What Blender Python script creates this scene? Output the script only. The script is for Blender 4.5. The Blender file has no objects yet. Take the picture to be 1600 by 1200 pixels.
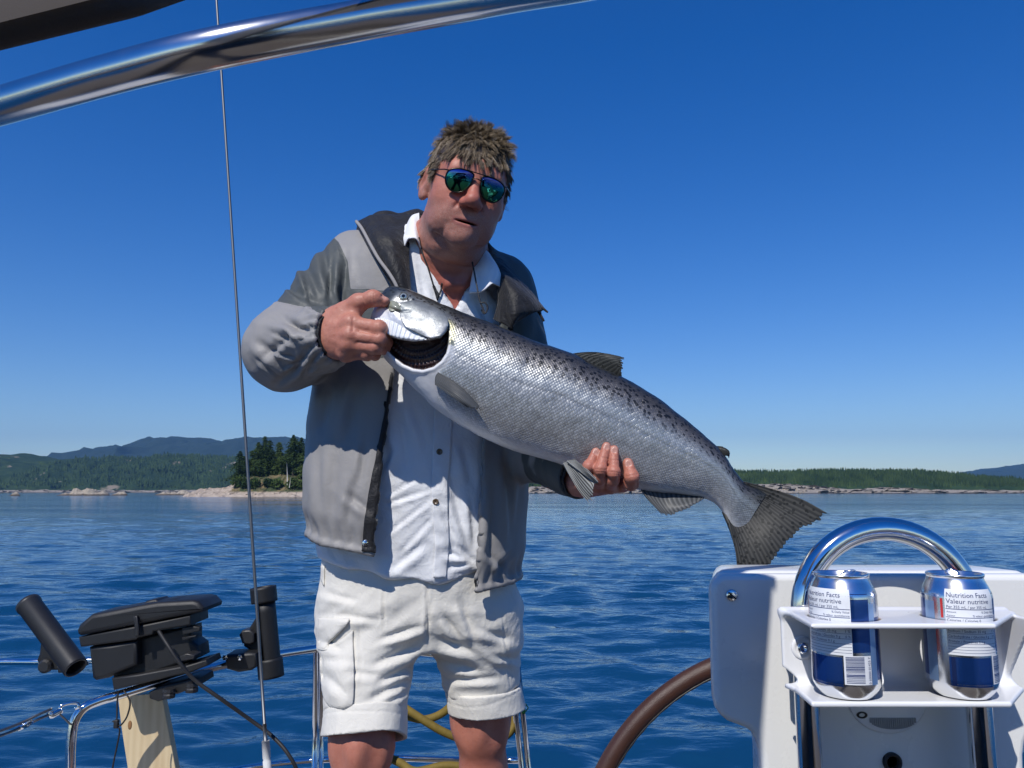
import bpy, bmesh, math, random
import numpy as np
from mathutils import Vector, Matrix
from mathutils.bvhtree import BVHTree

random.seed(7)
RNG = np.random.default_rng(11)
C = bpy.context.scene
COL = C.collection

# ------------------------------------------------------------------ camera, sky, sun, exposure
CAM_H = 2.0
FPX = 1244.0
PITCH = math.radians(7.7)
cam_data = bpy.data.cameras.new('camera')
cam_data.sensor_width = 36.0
cam_data.lens = FPX / 1600.0 * 36.0
cam_data.clip_start = 0.05
cam_data.clip_end = 60000.0
cam = bpy.data.objects.new('camera', cam_data)
COL.objects.link(cam)
cam.location = (0, 0, CAM_H)
cam.rotation_euler = (math.pi / 2 + PITCH, 0, 0)
C.camera = cam

SUN = Vector((-0.33, -0.75, 0.90)).normalized()          # towards the sun
sun_data = bpy.data.lights.new('sun', 'SUN')
sun_data.energy = 4.4
sun_data.angle = math.radians(0.53)
sun_data.color = (1.0, 0.96, 0.90)
sun = bpy.data.objects.new('sun', sun_data)
COL.objects.link(sun)
sun.rotation_euler = SUN.to_track_quat('Z', 'Y').to_euler()

world = bpy.data.worlds.new('World')
C.world = world
world.use_nodes = True
wn = world.node_tree
for n in list(wn.nodes):
    wn.nodes.remove(n)
sky = wn.nodes.new('ShaderNodeTexSky')
sky.sky_type = 'NISHITA'
sky.sun_disc = False
sky.sun_elevation = math.asin(SUN.z)
sky.sun_rotation = math.atan2(SUN.x, SUN.y)
sky.altitude = 0
sky.air_density = 1.0
sky.dust_density = 0.0
sky.ozone_density = 4.0
hsv = wn.nodes.new('ShaderNodeHueSaturation')
hsv.inputs['Hue'].default_value = 0.517
hsv.inputs['Saturation'].default_value = 1.40
hsv.inputs['Value'].default_value = 1.0
bg = wn.nodes.new('ShaderNodeBackground')
bg.inputs['Strength'].default_value = 0.119
wo = wn.nodes.new('ShaderNodeOutputWorld')
wn.links.new(sky.outputs[0], hsv.inputs['Color'])
wn.links.new(hsv.outputs[0], bg.inputs['Color'])
wn.links.new(bg.outputs[0], wo.inputs['Surface'])

C.view_settings.view_transform = 'Standard'
C.view_settings.look = 'None'
C.view_settings.exposure = 0.0
C.view_settings.gamma = 1.0
C.view_settings.use_curve_mapping = False
C.render.engine = 'CYCLES'
C.cycles.max_bounces = 8
C.cycles.diffuse_bounces = 3
C.cycles.glossy_bounces = 4
C.cycles.transmission_bounces = 6
C.cycles.volume_bounces = 0
C.cycles.caustics_reflective = False
C.cycles.caustics_refractive = False
C.cycles.use_denoising = True

# ------------------------------------------------------------------ camera geometry helpers (authoring only)
ct, st = math.cos(PITCH), math.sin(PITCH)
FWD = np.array([0.0, ct, st]); UPV = np.array([0.0, -st, ct]); RGT = np.array([1.0, 0.0, 0.0])
CAMP = np.array([0.0, 0.0, CAM_H])

def W(px, py, Y):
    """world point seen at photo pixel (px, py) standing Y metres ahead of the camera"""
    d = FWD + (px - 800.0) / FPX * RGT + (600.0 - py) / FPX * UPV
    return CAMP + d * (Y / d[1])

def WZ(px, py, z):
    d = FWD + (px - 800.0) / FPX * RGT + (600.0 - py) / FPX * UPV
    return CAMP + d * ((z - CAM_H) / d[2])

def proj(P):
    q = P - CAMP
    zc = q @ FWD
    return np.stack([800.0 + FPX * (q @ RGT) / zc, 600.0 - FPX * (q @ UPV) / zc], -1)

def mpp(px, py, Y):
    """metres per photo pixel there"""
    return float((W(px, py, Y) - CAMP) @ FWD) / FPX

# ------------------------------------------------------------------ mesh builders
def new_mesh(name, V, F, smooth=True, attrs=None, uv=None):
    """V (n,3); F list of int arrays (m,k), one per polygon size"""
    V = np.asarray(V, np.float32)
    if not isinstance(F, list):
        F = [F]
    F = [np.asarray(f, np.int32) for f in F if len(f)]
    me = bpy.data.meshes.new(name)
    me.vertices.add(len(V))
    me.vertices.foreach_set('co', V.ravel())
    nl = sum(f.size for f in F); npoly = sum(len(f) for f in F)
    me.loops.add(nl); me.polygons.add(npoly)
    li = np.concatenate([f.ravel() for f in F]); me.loops.foreach_set('vertex_index', li)
    tot = np.concatenate([np.full(len(f), f.shape[1], np.int32) for f in F])
    start = np.concatenate([[0], np.cumsum(tot)[:-1]]).astype(np.int32)
    me.polygons.foreach_set('loop_start', start)
    me.polygons.foreach_set('loop_total', tot)
    me.update(calc_edges=True)
    me.polygons.foreach_set('use_smooth', np.full(npoly, smooth, bool))
    if attrs:
        for k, a in attrs.items():
            at = me.attributes.new(k, 'FLOAT', 'POINT')
            at.data.foreach_set('value', np.asarray(a, np.float32))
    if uv is not None:
        ul = me.uv_layers.new(name='UVMap')
        ul.data.foreach_set('uv', np.asarray(uv, np.float32)[li].ravel())
    me.validate()
    me.update()
    return me

def link(name, me, mat=None, parent=None, kind=None):
    o = bpy.data.objects.new(name, me)
    COL.objects.link(o)
    if mat is not None:
        for m in (mat if isinstance(mat, (list, tuple)) else [mat]):
            me.materials.append(m)
    if parent is not None:
        o.parent = parent
        o.matrix_parent_inverse = parent_inv(parent)
    if kind:
        o['kind'] = kind
    return o

def parent_inv(p):
    m = Matrix.Identity(4)
    q = p
    while q is not None:
        m = q.matrix_basis.inverted() if m == Matrix.Identity(4) and q.parent is None else m @ q.matrix_basis.inverted() if False else m
        q = q.parent
    # roots are the only objects that carry a transform in this script
    r = p
    while r.parent is not None:
        r = r.parent
    return r.matrix_basis.inverted() if p.parent is None else Matrix.Identity(4)

def tag(o, label=None, cat=None, group=None, kind=None):
    if label: o['label'] = label
    if cat: o['category'] = cat
    if group: o['group'] = group
    if kind: o['kind'] = kind
    return o

def empty(name, loc, label, cat, group=None):
    o = bpy.data.objects.new(name, None)
    o.empty_display_size = 0.1
    COL.objects.link(o)
    o.location = loc
    return tag(o, label, cat, group)

class MB:
    """collects shapes, links them as one mesh object"""
    def __init__(self):
        self.V = []; self.F = {}; self.n = 0
    def add(self, V, F):
        V = np.asarray(V, float)
        if not isinstance(F, list): F = [F]
        for f in F:
            f = np.asarray(f, int)
            if len(f): self.F.setdefault(f.shape[1], []).append(f + self.n)
        self.V.append(V); self.n += len(V)
        return self
    def tube(self, pts, r, seg=12, caps=True, closed=False):
        V, F = tube_geo(pts, r, seg, caps, closed)
        return self.add(V, F)
    def box(self, c, size, M=None, bev=0.0):
        V, F = box_geo(size, bev)
        if M is not None: V = V @ np.asarray(M).T
        return self.add(V + np.asarray(c), F)
    def mesh(self, name, smooth=True):
        return new_mesh(name, np.concatenate(self.V), [np.concatenate(f) for f in self.F.values()], smooth)
    def build(self, name, mat, parent=None, smooth=True, sharp=None):
        me = self.mesh(name, smooth)
        if sharp is not None:
            me.set_sharp_from_angle(angle=math.radians(sharp))
        return link(name, me, mat, parent)

def smooth_path(pts, n=8, closed=False):
    """Catmull-Rom through the points"""
    P = np.asarray(pts, float)
    out = []
    m = len(P)
    rng = range(m if closed else m - 1)
    for i in rng:
        if closed:
            p0, p1, p2, p3 = P[(i - 1) % m], P[i], P[(i + 1) % m], P[(i + 2) % m]
        else:
            p0 = P[i - 1] if i > 0 else 2 * P[i] - P[i + 1]
            p1, p2 = P[i], P[i + 1]
            p3 = P[i + 2] if i + 2 < m else 2 * P[i + 1] - P[i]
        for t in np.linspace(0, 1, n, endpoint=False):
            out.append(0.5 * ((2 * p1) + (-p0 + p2) * t + (2 * p0 - 5 * p1 + 4 * p2 - p3) * t * t + (-p0 + 3 * p1 - 3 * p2 + p3) * t ** 3))
    if not closed: out.append(P[-1])
    return np.array(out)

def frames(P, closed=False):
    T = np.gradient(P, axis=0)
    if closed:
        T = np.roll(P, -1, 0) - np.roll(P, 1, 0)
    T /= np.linalg.norm(T, axis=1, keepdims=True) + 1e-12
    a = np.array([0, 0, 1.0]) if abs(T[0][2]) < 0.9 else np.array([1.0, 0, 0])
    N = np.zeros_like(P)
    n = a - T[0] * (a @ T[0]); n /= np.linalg.norm(n)
    for i in range(len(P)):
        n = n - T[i] * (n @ T[i]); n /= np.linalg.norm(n) + 1e-12
        N[i] = n
    return T, N, np.cross(T, N)

def tube_geo(pts, r, seg=12, caps=True, closed=False):
    P = np.asarray(pts, float); k = len(P)
    r = np.broadcast_to(np.asarray(r, float), (k,))
    T, N, B = frames(P, closed)
    a = np.linspace(0, 2 * np.pi, seg, endpoint=False)
    V = P[:, None] + r[:, None, None] * (np.cos(a)[None, :, None] * N[:, None] + np.sin(a)[None, :, None] * B[:, None])
    V = V.reshape(-1, 3)
    i = np.arange(k if closed else k - 1)[:, None]; j = np.arange(seg)[None, :]
    i2 = (i + 1) % k; j2 = (j + 1) % seg
    Q = np.stack([i * seg + j, i2 * seg + j, i2 * seg + j2, i * seg + j2], -1)
    Q = np.broadcast_to(Q, (len(i), seg, 4)).reshape(-1, 4)[:, ::-1]
    F = [Q]
    if caps and not closed:
        F.append(np.arange(seg)[None, :]); F.append((np.arange(seg)[::-1] + (k - 1) * seg)[None, :])
    return V, F

def box_geo(size, bev=0.0):
    sx, sy, sz = [s / 2 for s in size]
    bm = bmesh.new()
    bmesh.ops.create_cube(bm, size=1.0)
    for v in bm.verts:
        v.co = Vector((v.co.x * 2 * sx, v.co.y * 2 * sy, v.co.z * 2 * sz))
    if bev > 0:
        bmesh.ops.bevel(bm, geom=list(bm.edges), offset=bev, segments=2, affect='EDGES', profile=0.6)
    V = np.array([v.co[:] for v in bm.verts]); 
    bm.verts.index_update()
    F = {}
    for f in bm.faces:
        F.setdefault(len(f.verts), []).append([v.index for v in f.verts])
    bm.free()
    return V, [np.array(f) for f in F.values()]

def prism_geo(outline, y0, y1, bev=0.0, seg=3):
    """closed 2D outline (x,z), counter-clockwise seen from -y; front at y0 (towards camera), back at y1; rounded front and back edge"""
    O = np.asarray(outline, float); n = len(O)
    e = np.roll(O, -1, 0) - O
    nn = np.stack([e[:, 1], -e[:, 0]], -1); nn /= np.linalg.norm(nn, axis=1, keepdims=True) + 1e-12
    m = nn + np.roll(nn, 1, 0); m /= np.linalg.norm(m, axis=1, keepdims=True) + 1e-12
    rings = []
    if bev > 0:
        for t in np.linspace(0, np.pi / 2, seg + 1):
            rings.append((bev * (1 - math.sin(t)), y0 + bev * (1 - math.cos(t))))
        for t in np.linspace(np.pi / 2, 0, seg + 1):
            rings.append((bev * (1 - math.sin(t)), y1 - bev * (1 - math.cos(t))))
    else:
        rings = [(0, y0), (0, y1)]
    V = []
    for ins, y in rings:
        q = O - m * ins
        V.append(np.stack([q[:, 0], np.full(n, y), q[:, 1]], -1))
    V = np.concatenate(V)
    k = len(rings)
    i = np.arange(k - 1)[:, None]; j = np.arange(n)[None, :]; j2 = (j + 1) % n
    Q = np.stack([i * n + j, (i + 1) * n + j, (i + 1) * n + j2, i * n + j2], -1).reshape(-1, 4)[:, ::-1]
    return V, [Q, np.arange(n)[None, :], (np.arange(n)[::-1] + (k - 1) * n)[None, :]]

def lathe_geo(prof, seg=48, caps=True):
    """profile [(r,z)], axis z at origin"""
    P = np.asarray(prof, float); k = len(P)
    a = np.linspace(0, 2 * np.pi, seg, endpoint=False)
    V = np.stack([P[:, 0:1] * np.cos(a), P[:, 0:1] * np.sin(a), np.broadcast_to(P[:, 1:2], (k, seg))], -1).reshape(-1, 3)
    i = np.arange(k - 1)[:, None]; j = np.arange(seg)[None, :]; j2 = (j + 1) % seg
    Q = np.stack([i * seg + j, i * seg + j2, (i + 1) * seg + j2, (i + 1) * seg + j], -1).reshape(-1, 4)
    F = [Q]
    if caps:
        F.append(np.arange(seg)[::-1][None, :]); F.append((np.arange(seg) + (k - 1) * seg)[None, :])
    return V, F

def vnormals(V, F):
    N = np.zeros_like(V)
    for f in (F if isinstance(F, list) else [F]):
        a, b, c = V[f[:, 0]], V[f[:, 1]], V[f[:, 2]]
        n = np.cross(b - a, c - a)
        if f.shape[1] == 4:
            n = np.cross(V[f[:, 2]] - V[f[:, 0]], V[f[:, 3]] - V[f[:, 1]])
        for k in range(f.shape[1]):
            np.add.at(N, f[:, k], n)
    return N / (np.linalg.norm(N, axis=1, keepdims=True) + 1e-12)

def bicubic(ctrl, nu, nv):
    """Catmull-Rom surface through a control grid (a,b,3) -> (nu,nv,3)"""
    G = np.asarray(ctrl, float)
    def interp(G, n):
        m = G.shape[0]
        t = np.linspace(0, m - 1, n); i = np.minimum(t.astype(int), m - 2); u = (t - i)[:, None, None]
        Gp = np.concatenate([2 * G[:1] - G[1:2], G, 2 * G[-1:] - G[-2:-1]])
        p0, p1, p2, p3 = Gp[i], Gp[i + 1], Gp[i + 2], Gp[i + 3]
        return 0.5 * ((2 * p1) + (-p0 + p2) * u + (2 * p0 - 5 * p1 + 4 * p2 - p3) * u * u + (-p0 + 3 * p1 - 3 * p2 + p3) * u ** 3)
    A = interp(G, nu)
    return interp(A.transpose(1, 0, 2), nv).transpose(1, 0, 2)

def sheet_geo(S, thick):
    """grid of points (nu,nv,3) -> closed thin solid; thick scalar or (nu,nv)"""
    S = np.asarray(S, float); nu, nv = S.shape[:2]
    du = np.gradient(S, axis=0); dv = np.gradient(S, axis=1)
    N = np.cross(du, dv); N /= np.linalg.norm(N, axis=2, keepdims=True) + 1e-12
    th = np.broadcast_to(np.asarray(thick, float), (nu, nv))[..., None] / 2
    V = np.concatenate([(S + N * th).reshape(-1, 3), (S - N * th).reshape(-1, 3)])
    i = np.arange(nu - 1)[:, None]; j = np.arange(nv - 1)[None, :]
    q = np.stack([i * nv + j, (i + 1) * nv + j, (i + 1) * nv + j + 1, i * nv + j + 1], -1).reshape(-1, 4)
    m = nu * nv
    F = [q, q[:, ::-1] + m]
    b = np.concatenate([np.arange(nv - 1), np.arange(nv - 1, (nu - 1) * nv + nv - 1, nv), np.arange(nu * nv - 1, (nu - 1) * nv, -1), np.arange((nu - 1) * nv, 0, -nv)])
    b2 = np.roll(b, -1)
    side = np.stack([b, b2, b2 + m, b + m], -1)
    return V, [np.concatenate(F + [side])]

# ------------------------------------------------------------------ noise
def _h(ix, iy, iz, seed):
    h = (ix.astype(np.uint32) * np.uint32(374761393) + iy.astype(np.uint32) * np.uint32(668265263)
         + iz.astype(np.uint32) * np.uint32(2147483647) + np.uint32(seed * 974711 + 12345))
    h = (h ^ (h >> np.uint32(13))) * np.uint32(1274126177)
    h = (h ^ (h >> np.uint32(15))) * np.uint32(2246822519)
    return h ^ (h >> np.uint32(16))

def perlin(P, seed=0):
    P = np.asarray(P, np.float64)
    I = np.floor(P).astype(np.int64); f = P - I
    u = f * f * f * (f * (f * 6 - 15) + 10)
    out = 0.0
    for dx in (0, 1):
        for dy in (0, 1):
            for dz in (0, 1):
                h = _h(I[..., 0] + dx, I[..., 1] + dy, I[..., 2] + dz, seed)
                gx = (h & np.uint32(1023)).astype(float) / 511.5 - 1
                gy = ((h >> np.uint32(10)) & np.uint32(1023)).astype(float) / 511.5 - 1
                gz = ((h >> np.uint32(20)) & np.uint32(1023)).astype(float) / 511.5 - 1
                w = (u[..., 0] if dx else 1 - u[..., 0]) * (u[..., 1] if dy else 1 - u[..., 1]) * (u[..., 2] if dz else 1 - u[..., 2])
                out = out + w * (gx * (f[..., 0] - dx) + gy * (f[..., 1] - dy) + gz * (f[..., 2] - dz))
    return out

def fbm(P, oct=4, seed=0, gain=0.5):
    s = 0; a = 1.0
    for k in range(oct):
        s = s + a * perlin(P * (2.03 ** k) + k * 17.3, seed + k); a *= gain
    return s

def smoothstep(a, b, x):
    t = np.clip((x - a) / (b - a), 0, 1)
    return t * t * (3 - 2 * t)

# ------------------------------------------------------------------ signed distance shapes and a sparse surface-net mesher
def sd_cap(P, a, b, ra, rb):
    a = np.asarray(a, float); b = np.asarray(b, float)
    ba = b - a; L2 = ba @ ba
    t = np.clip(((P - a) @ ba) / L2, 0, 1)
    return np.linalg.norm(P - a - t[:, None] * ba, axis=1) - (ra + (rb - ra) * t)

def sd_ell(P, c, r, R=None):
    q = P - np.asarray(c, float)
    if R is not None: q = q @ np.asarray(R)
    r = np.asarray(r, float)
    k0 = np.linalg.norm(q / r, axis=1); k1 = np.linalg.norm(q / (r * r), axis=1)
    return k0 * (k0 - 1.0) / (k1 + 1e-9)

def smin(a, b, k):
    h = np.maximum(k - np.abs(a - b), 0) / k
    return np.minimum(a, b) - h * h * k * 0.25

def smax(a, b, k):
    return -smin(-a, -b, k)

def sd_stack(P, tab):
    """stack of superelliptic sections: rows (z, cx, cy, a, b) with z ascending"""
    T = np.asarray(tab, float)
    z = P[:, 2]
    zc = np.clip(z, T[0, 0], T[-1, 0])
    cx = np.interp(zc, T[:, 0], T[:, 1]); cy = np.interp(zc, T[:, 0], T[:, 2])
    a = np.interp(zc, T[:, 0], T[:, 3]); b = np.interp(zc, T[:, 0], T[:, 4])
    x = np.abs(P[:, 0] - cx) / a; y = np.abs(P[:, 1] - cy) / b
    e = 2.3
    q = (x ** e + y ** e) ** (1 / e)
    d = (q - 1) * np.minimum(a, b)
    dz = np.maximum(T[0, 0] - z, z - T[-1, 0])
    return np.where(dz > 0, np.sqrt(np.maximum(d, 0) ** 2 + dz ** 2), np.maximum(d, dz))

def dense_rows(rows, n=60):
    """smooth the section table along z"""
    T = np.asarray(sorted(rows), float)
    z = np.linspace(T[0, 0], T[-1, 0], n)
    out = [z]
    for k in range(1, T.shape[1]):
        v = np.interp(z, T[:, 0], T[:, k])
        for _ in range(6):
            v[1:-1] = 0.25 * v[:-2] + 0.5 * v[1:-1] + 0.25 * v[2:]
        out.append(v)
    return np.stack(out, -1)

def mesh_sdf(f, lo, hi, h, lip=1.7, newton=2):
    lo = np.asarray(lo, float); hi = np.asarray(hi, float)
    B = 8; S = B * h
    nb = np.ceil((hi - lo) / S).astype(int)
    g = np.stack(np.meshgrid(*[np.arange(k) for k in nb], indexing='ij'), -1).reshape(-1, 3)
    dc = np.concatenate([f(lo + (c + 0.5) * S) for c in np.array_split(g, max(1, len(g) // 200000))])
    act = g[np.abs(dc) < S * 0.87 * lip]
    loc = np.stack(np.meshgrid(*[np.arange(B + 1)] * 3, indexing='ij'), -1).reshape(-1, 3)
    dims = nb * B + 2
    def key(I): return (I[..., 0] * dims[1] + I[..., 1]) * dims[2] + I[..., 2]
    corners = np.array([[i, j, k] for i in (0, 1) for j in (0, 1) for k in (0, 1)])
    edges = [(a, b) for a in range(8) for b in range(a + 1, 8) if np.abs(corners[a] - corners[b]).sum() == 1]
    keys = []; verts = []; quads = []
    for chunk in np.array_split(act, max(1, len(act) // 400)):
        idx = (chunk[:, None] * B + loc[None])
        val = f((lo + idx.reshape(-1, 3) * h)).reshape(len(chunk), B + 1, B + 1, B + 1)
        inside = val < 0
        cnt = sum(inside[:, c[0]:B + c[0], c[1]:B + c[1], c[2]:B + c[2]].astype(np.int8) for c in corners)
        b, i, j, k = np.nonzero((cnt > 0) & (cnt < 8))
        if len(b) == 0: continue
        cv = np.stack([val[b, i + c[0], j + c[1], k + c[2]] for c in corners], -1)
        s = np.zeros((len(b), 3)); w = np.zeros(len(b))
        for p, q in edges:
            m = (cv[:, p] < 0) != (cv[:, q] < 0)
            t = np.where(m, cv[:, p] / (cv[:, p] - cv[:, q] + 1e-20), 0)
            pt = corners[p] + t[:, None] * (corners[q] - corners[p])
            s += np.where(m[:, None], pt, 0); w += m
        base = chunk[b] * B + np.stack([i, j, k], -1)
        verts.append(lo + (base + s / w[:, None]) * h)
        keys.append(key(base))
        for ax in range(3):
            o = [0, 0, 0]; o[ax] = 1
            A0 = inside[:, :B, :B, :B]
            A1 = inside[:, o[0]:B + o[0], o[1]:B + o[1], o[2]:B + o[2]]
            b, i, j, k = np.nonzero(A0 != A1)
            if len(b) == 0: continue
            base = chunk[b] * B + np.stack([i, j, k], -1)
            u = np.zeros(3, int); v = np.zeros(3, int)
            u[(ax + 1) % 3] = 1; v[(ax + 2) % 3] = 1
            q = np.stack([key(base), key(base - u), key(base - u - v), key(base - v)], -1)
            flip = ~A0[b, i, j, k]
            q[flip] = q[flip][:, ::-1]
            quads.append(q[(base - u - v).min(1) >= 0])
    keys = np.concatenate(keys); verts = np.concatenate(verts); quads = np.concatenate(quads)
    o = np.argsort(keys); keys = keys[o]; verts = verts[o]
    p = np.searchsorted(keys, quads); p = np.minimum(p, len(keys) - 1)
    good = (keys[p] == quads).all(1)
    F = p[good]
    for _ in range(newton):
        e = h * 0.3
        d = f(verts)
        G = np.stack([f(verts + np.eye(3)[k] * e) - f(verts - np.eye(3)[k] * e) for k in range(3)], -1) / (2 * e)
        g2 = (G * G).sum(1)
        step = (d / np.maximum(g2, 0.15))[:, None] * G
        ln = np.linalg.norm(step, axis=1, keepdims=True)
        verts = verts - step * np.minimum(1, 0.7 * h / (ln + 1e-12))
    return verts, F

def seg2d(q, a, b):
    a = np.asarray(a, float); b = np.asarray(b, float); ba = b - a
    t = np.clip(((q - a) @ ba) / (ba @ ba + 1e-12), 0, 1)
    return np.linalg.norm(q - a - t[:, None] * ba, axis=1), t

def poly_sd(q, poly):
    """signed distance (negative inside) to a polygon, q (n,2)"""
    P = np.asarray(poly, float); n = len(P)
    d = np.full(len(q), 1e9); inside = np.zeros(len(q), bool)
    for i in range(n):
        a, b = P[i], P[(i + 1) % n]
        d = np.minimum(d, seg2d(q, a, b)[0])
        c = ((a[1] > q[:, 1]) != (b[1] > q[:, 1])) & (q[:, 0] < (b[0] - a[0]) * (q[:, 1] - a[1]) / (b[1] - a[1] + 1e-12) + a[0])
        inside ^= c
    return np.where(inside, -d, d)

# ------------------------------------------------------------------ materials
def mat_new(name):
    m = bpy.data.materials.new(name)
    m.use_nodes = True
    nt = m.node_tree
    b = nt.nodes['Principled BSDF']
    return m, nt, b

def N(nt, t, **kw):
    n = nt.nodes.new(t)
    for k, v in kw.items():
        if k in n.inputs.keys() if isinstance(k, str) else False:
            n.inputs[k].default_value = v
        else:
            setattr(n, k, v)
    return n

def setin(n, **kw):
    for k, v in kw.items():
        n.inputs[k.replace('_', ' ')].default_value = v

def L(nt, a, b): nt.links.new(a, b)

def rgb(c): return (c[0], c[1], c[2], 1.0)

def math_node(nt, op, a, b=None, c=None, clamp=False):
    n = nt.nodes.new('ShaderNodeMath'); n.operation = op; n.use_clamp = clamp
    for k, v in enumerate((a, b, c)):
        if v is None: continue
        if isinstance(v, (int, float)): n.inputs[k].default_value = v
        else: nt.links.new(v, n.inputs[k])
    return n.outputs[0]

def mixc(nt, fac, a, b, mode='MIX'):
    n = nt.nodes.new('ShaderNodeMix'); n.data_type = 'RGBA'; n.blend_type = mode
    if isinstance(fac, (int, float)): n.inputs[0].default_value = fac
    else: nt.links.new(fac, n.inputs[0])
    for s, v in ((6, a), (7, b)):
        if isinstance(v, (tuple, list)): n.inputs[s].default_value = rgb(v)
        else: nt.links.new(v, n.inputs[s])
    return n.outputs[2]

def ramp(nt, fac, stops, interp='LINEAR'):
    n = nt.nodes.new('ShaderNodeValToRGB'); n.color_ramp.interpolation = interp
    cr = n.color_ramp
    while len(cr.elements) > 1: cr.elements.remove(cr.elements[-1])
    for i, (p, c) in enumerate(stops):
        e = cr.elements[0] if i == 0 else cr.elements.new(p)
        e.position = p
        e.color = rgb(c) if isinstance(c, (tuple, list)) else (c, c, c, 1)
    nt.links.new(fac, n.inputs[0])
    return n.outputs[0]

def noise(nt, scale, detail=4, rough=0.55, vec=None, dist=0.0):
    n = nt.nodes.new('ShaderNodeTexNoise')
    n.inputs['Scale'].default_value = scale; n.inputs['Detail'].default_value = detail
    n.inputs['Roughness'].default_value = rough; n.inputs['Distortion'].default_value = dist
    if vec is not None: nt.links.new(vec, n.inputs['Vector'])
    return n.outputs['Fac']

def objco(nt):
    return nt.nodes.new('ShaderNodeTexCoord').outputs['Object']

def mapped(nt, vec, scale=(1, 1, 1), rot=(0, 0, 0)):
    n = nt.nodes.new('ShaderNodeMapping')
    n.inputs['Scale'].default_value = scale; n.inputs['Rotation'].default_value = rot
    nt.links.new(vec, n.inputs['Vector'])
    return n.outputs[0]

def attr(nt, name):
    n = nt.nodes.new('ShaderNodeAttribute'); n.attribute_name = name
    return n.outputs['Fac']

def bump(nt, height, strength=0.3, dist=0.01, normal=None):
    n = nt.nodes.new('ShaderNodeBump')
    n.inputs['Strength'].default_value = strength; n.inputs['Distance'].default_value = dist
    nt.links.new(height, n.inputs['Height'])
    if normal is not None: nt.links.new(normal, n.inputs['Normal'])
    return n.outputs[0]

def simple(name, col, rough=0.5, metal=0.0, var=0.12, nscale=30, bmp=0.0, bscale=200, spec=0.5, coat=0.0, rvar=0.08):
    m, nt, b = mat_new(name)
    oc = objco(nt)
    f = noise(nt, nscale, 5, 0.6, oc)
    L(nt, mixc(nt, f, tuple(c * (1 - var) for c in col), tuple(min(1, c * (1 + var)) for c in col)), b.inputs['Base Color'])
    r = math_node(nt, 'MULTIPLY_ADD', noise(nt, nscale * 2.3, 4, 0.6, oc), rvar * 2, rough - rvar)
    L(nt, r, b.inputs['Roughness'])
    b.inputs['Metallic'].default_value = metal
    b.inputs['Specular IOR Level'].default_value = spec
    b.inputs['Coat Weight'].default_value = coat
    if bmp:
        L(nt, bump(nt, noise(nt, bscale, 4, 0.6, oc), bmp, 0.002), b.inputs['Normal'])
    return m
# ------------------------------------------------------------------ materials of the setting
def make_water():
    m, nt, b = mat_new('sea water')
    b.inputs['Base Color'].default_value = rgb((0.004, 0.045, 0.115))
    b.inputs['Roughness'].default_value = 0.06
    b.inputs['IOR'].default_value = 1.33
    geo = nt.nodes.new('ShaderNodeNewGeometry')
    p = geo.outputs['Position']
    n1 = noise(nt, 1.0, 3, 0.6, mapped(nt, p, (2.2, 3.6, 1)))
    n2 = noise(nt, 1.0, 3, 0.6, mapped(nt, p, (0.35, 0.75, 1), (0, 0, 0.2)))
    n3 = noise(nt, 1.0, 2, 0.5, mapped(nt, p, (0.012, 0.045, 1)))
    n4 = noise(nt, 1.0, 2, 0.5, mapped(nt, p, (9.0, 14.0, 1)))
    calm = math_node(nt, 'MULTIPLY_ADD', ramp(nt, n3, [(0.38, 0.25), (0.62, 1.0)]), 1.0, 0.0)
    h = math_node(nt, 'MULTIPLY_ADD', n2, 0.21, math_node(nt, 'MULTIPLY_ADD', n4, 0.012, math_node(nt, 'MULTIPLY', n1, 0.050)))
    bp = nt.nodes.new('ShaderNodeBump'); bp.inputs['Distance'].default_value = 1.0
    L(nt, h, bp.inputs['Height']); L(nt, calm, bp.inputs['Strength'])
    L(nt, bp.outputs[0], b.inputs['Normal'])
    return m
M_WATER = make_water()

def forest_mat(name, dark, light, rock=None, rscale=0.004, rthr=0.66):
    m, nt, b = mat_new(name)
    geo = nt.nodes.new('ShaderNodeNewGeometry'); p = geo.outputs['Position']
    f = noise(nt, 0.03, 6, 0.7, p)
    c = mixc(nt, ramp(nt, f, [(0.35, 0.0), (0.65, 1.0)]), dark, light)
    if rock:
        g = noise(nt, rscale, 5, 0.65, p)
        c = mixc(nt, ramp(nt, g, [(rthr, 0.0), (rthr + 0.04, 1.0)]), c, rock)
    L(nt, c, b.inputs['Base Color'])
    b.inputs['Roughness'].default_value = 0.9
    b.inputs['Specular IOR Level'].default_value = 0.1
    return m
M_FOREST = forest_mat('forested slope', (0.012, 0.028, 0.010), (0.035, 0.060, 0.018), (0.24, 0.20, 0.15), 0.006, 0.60)
M_FOREST_R = forest_mat('forest ridge', (0.014, 0.032, 0.012), (0.035, 0.065, 0.022))
M_MOUNT = forest_mat('mountain', (0.010, 0.022, 0.017), (0.022, 0.036, 0.026), (0.10, 0.095, 0.085), 0.004, 0.68)
M_CONIFER = forest_mat('conifer needles', (0.014, 0.032, 0.009), (0.060, 0.095, 0.025))

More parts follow.
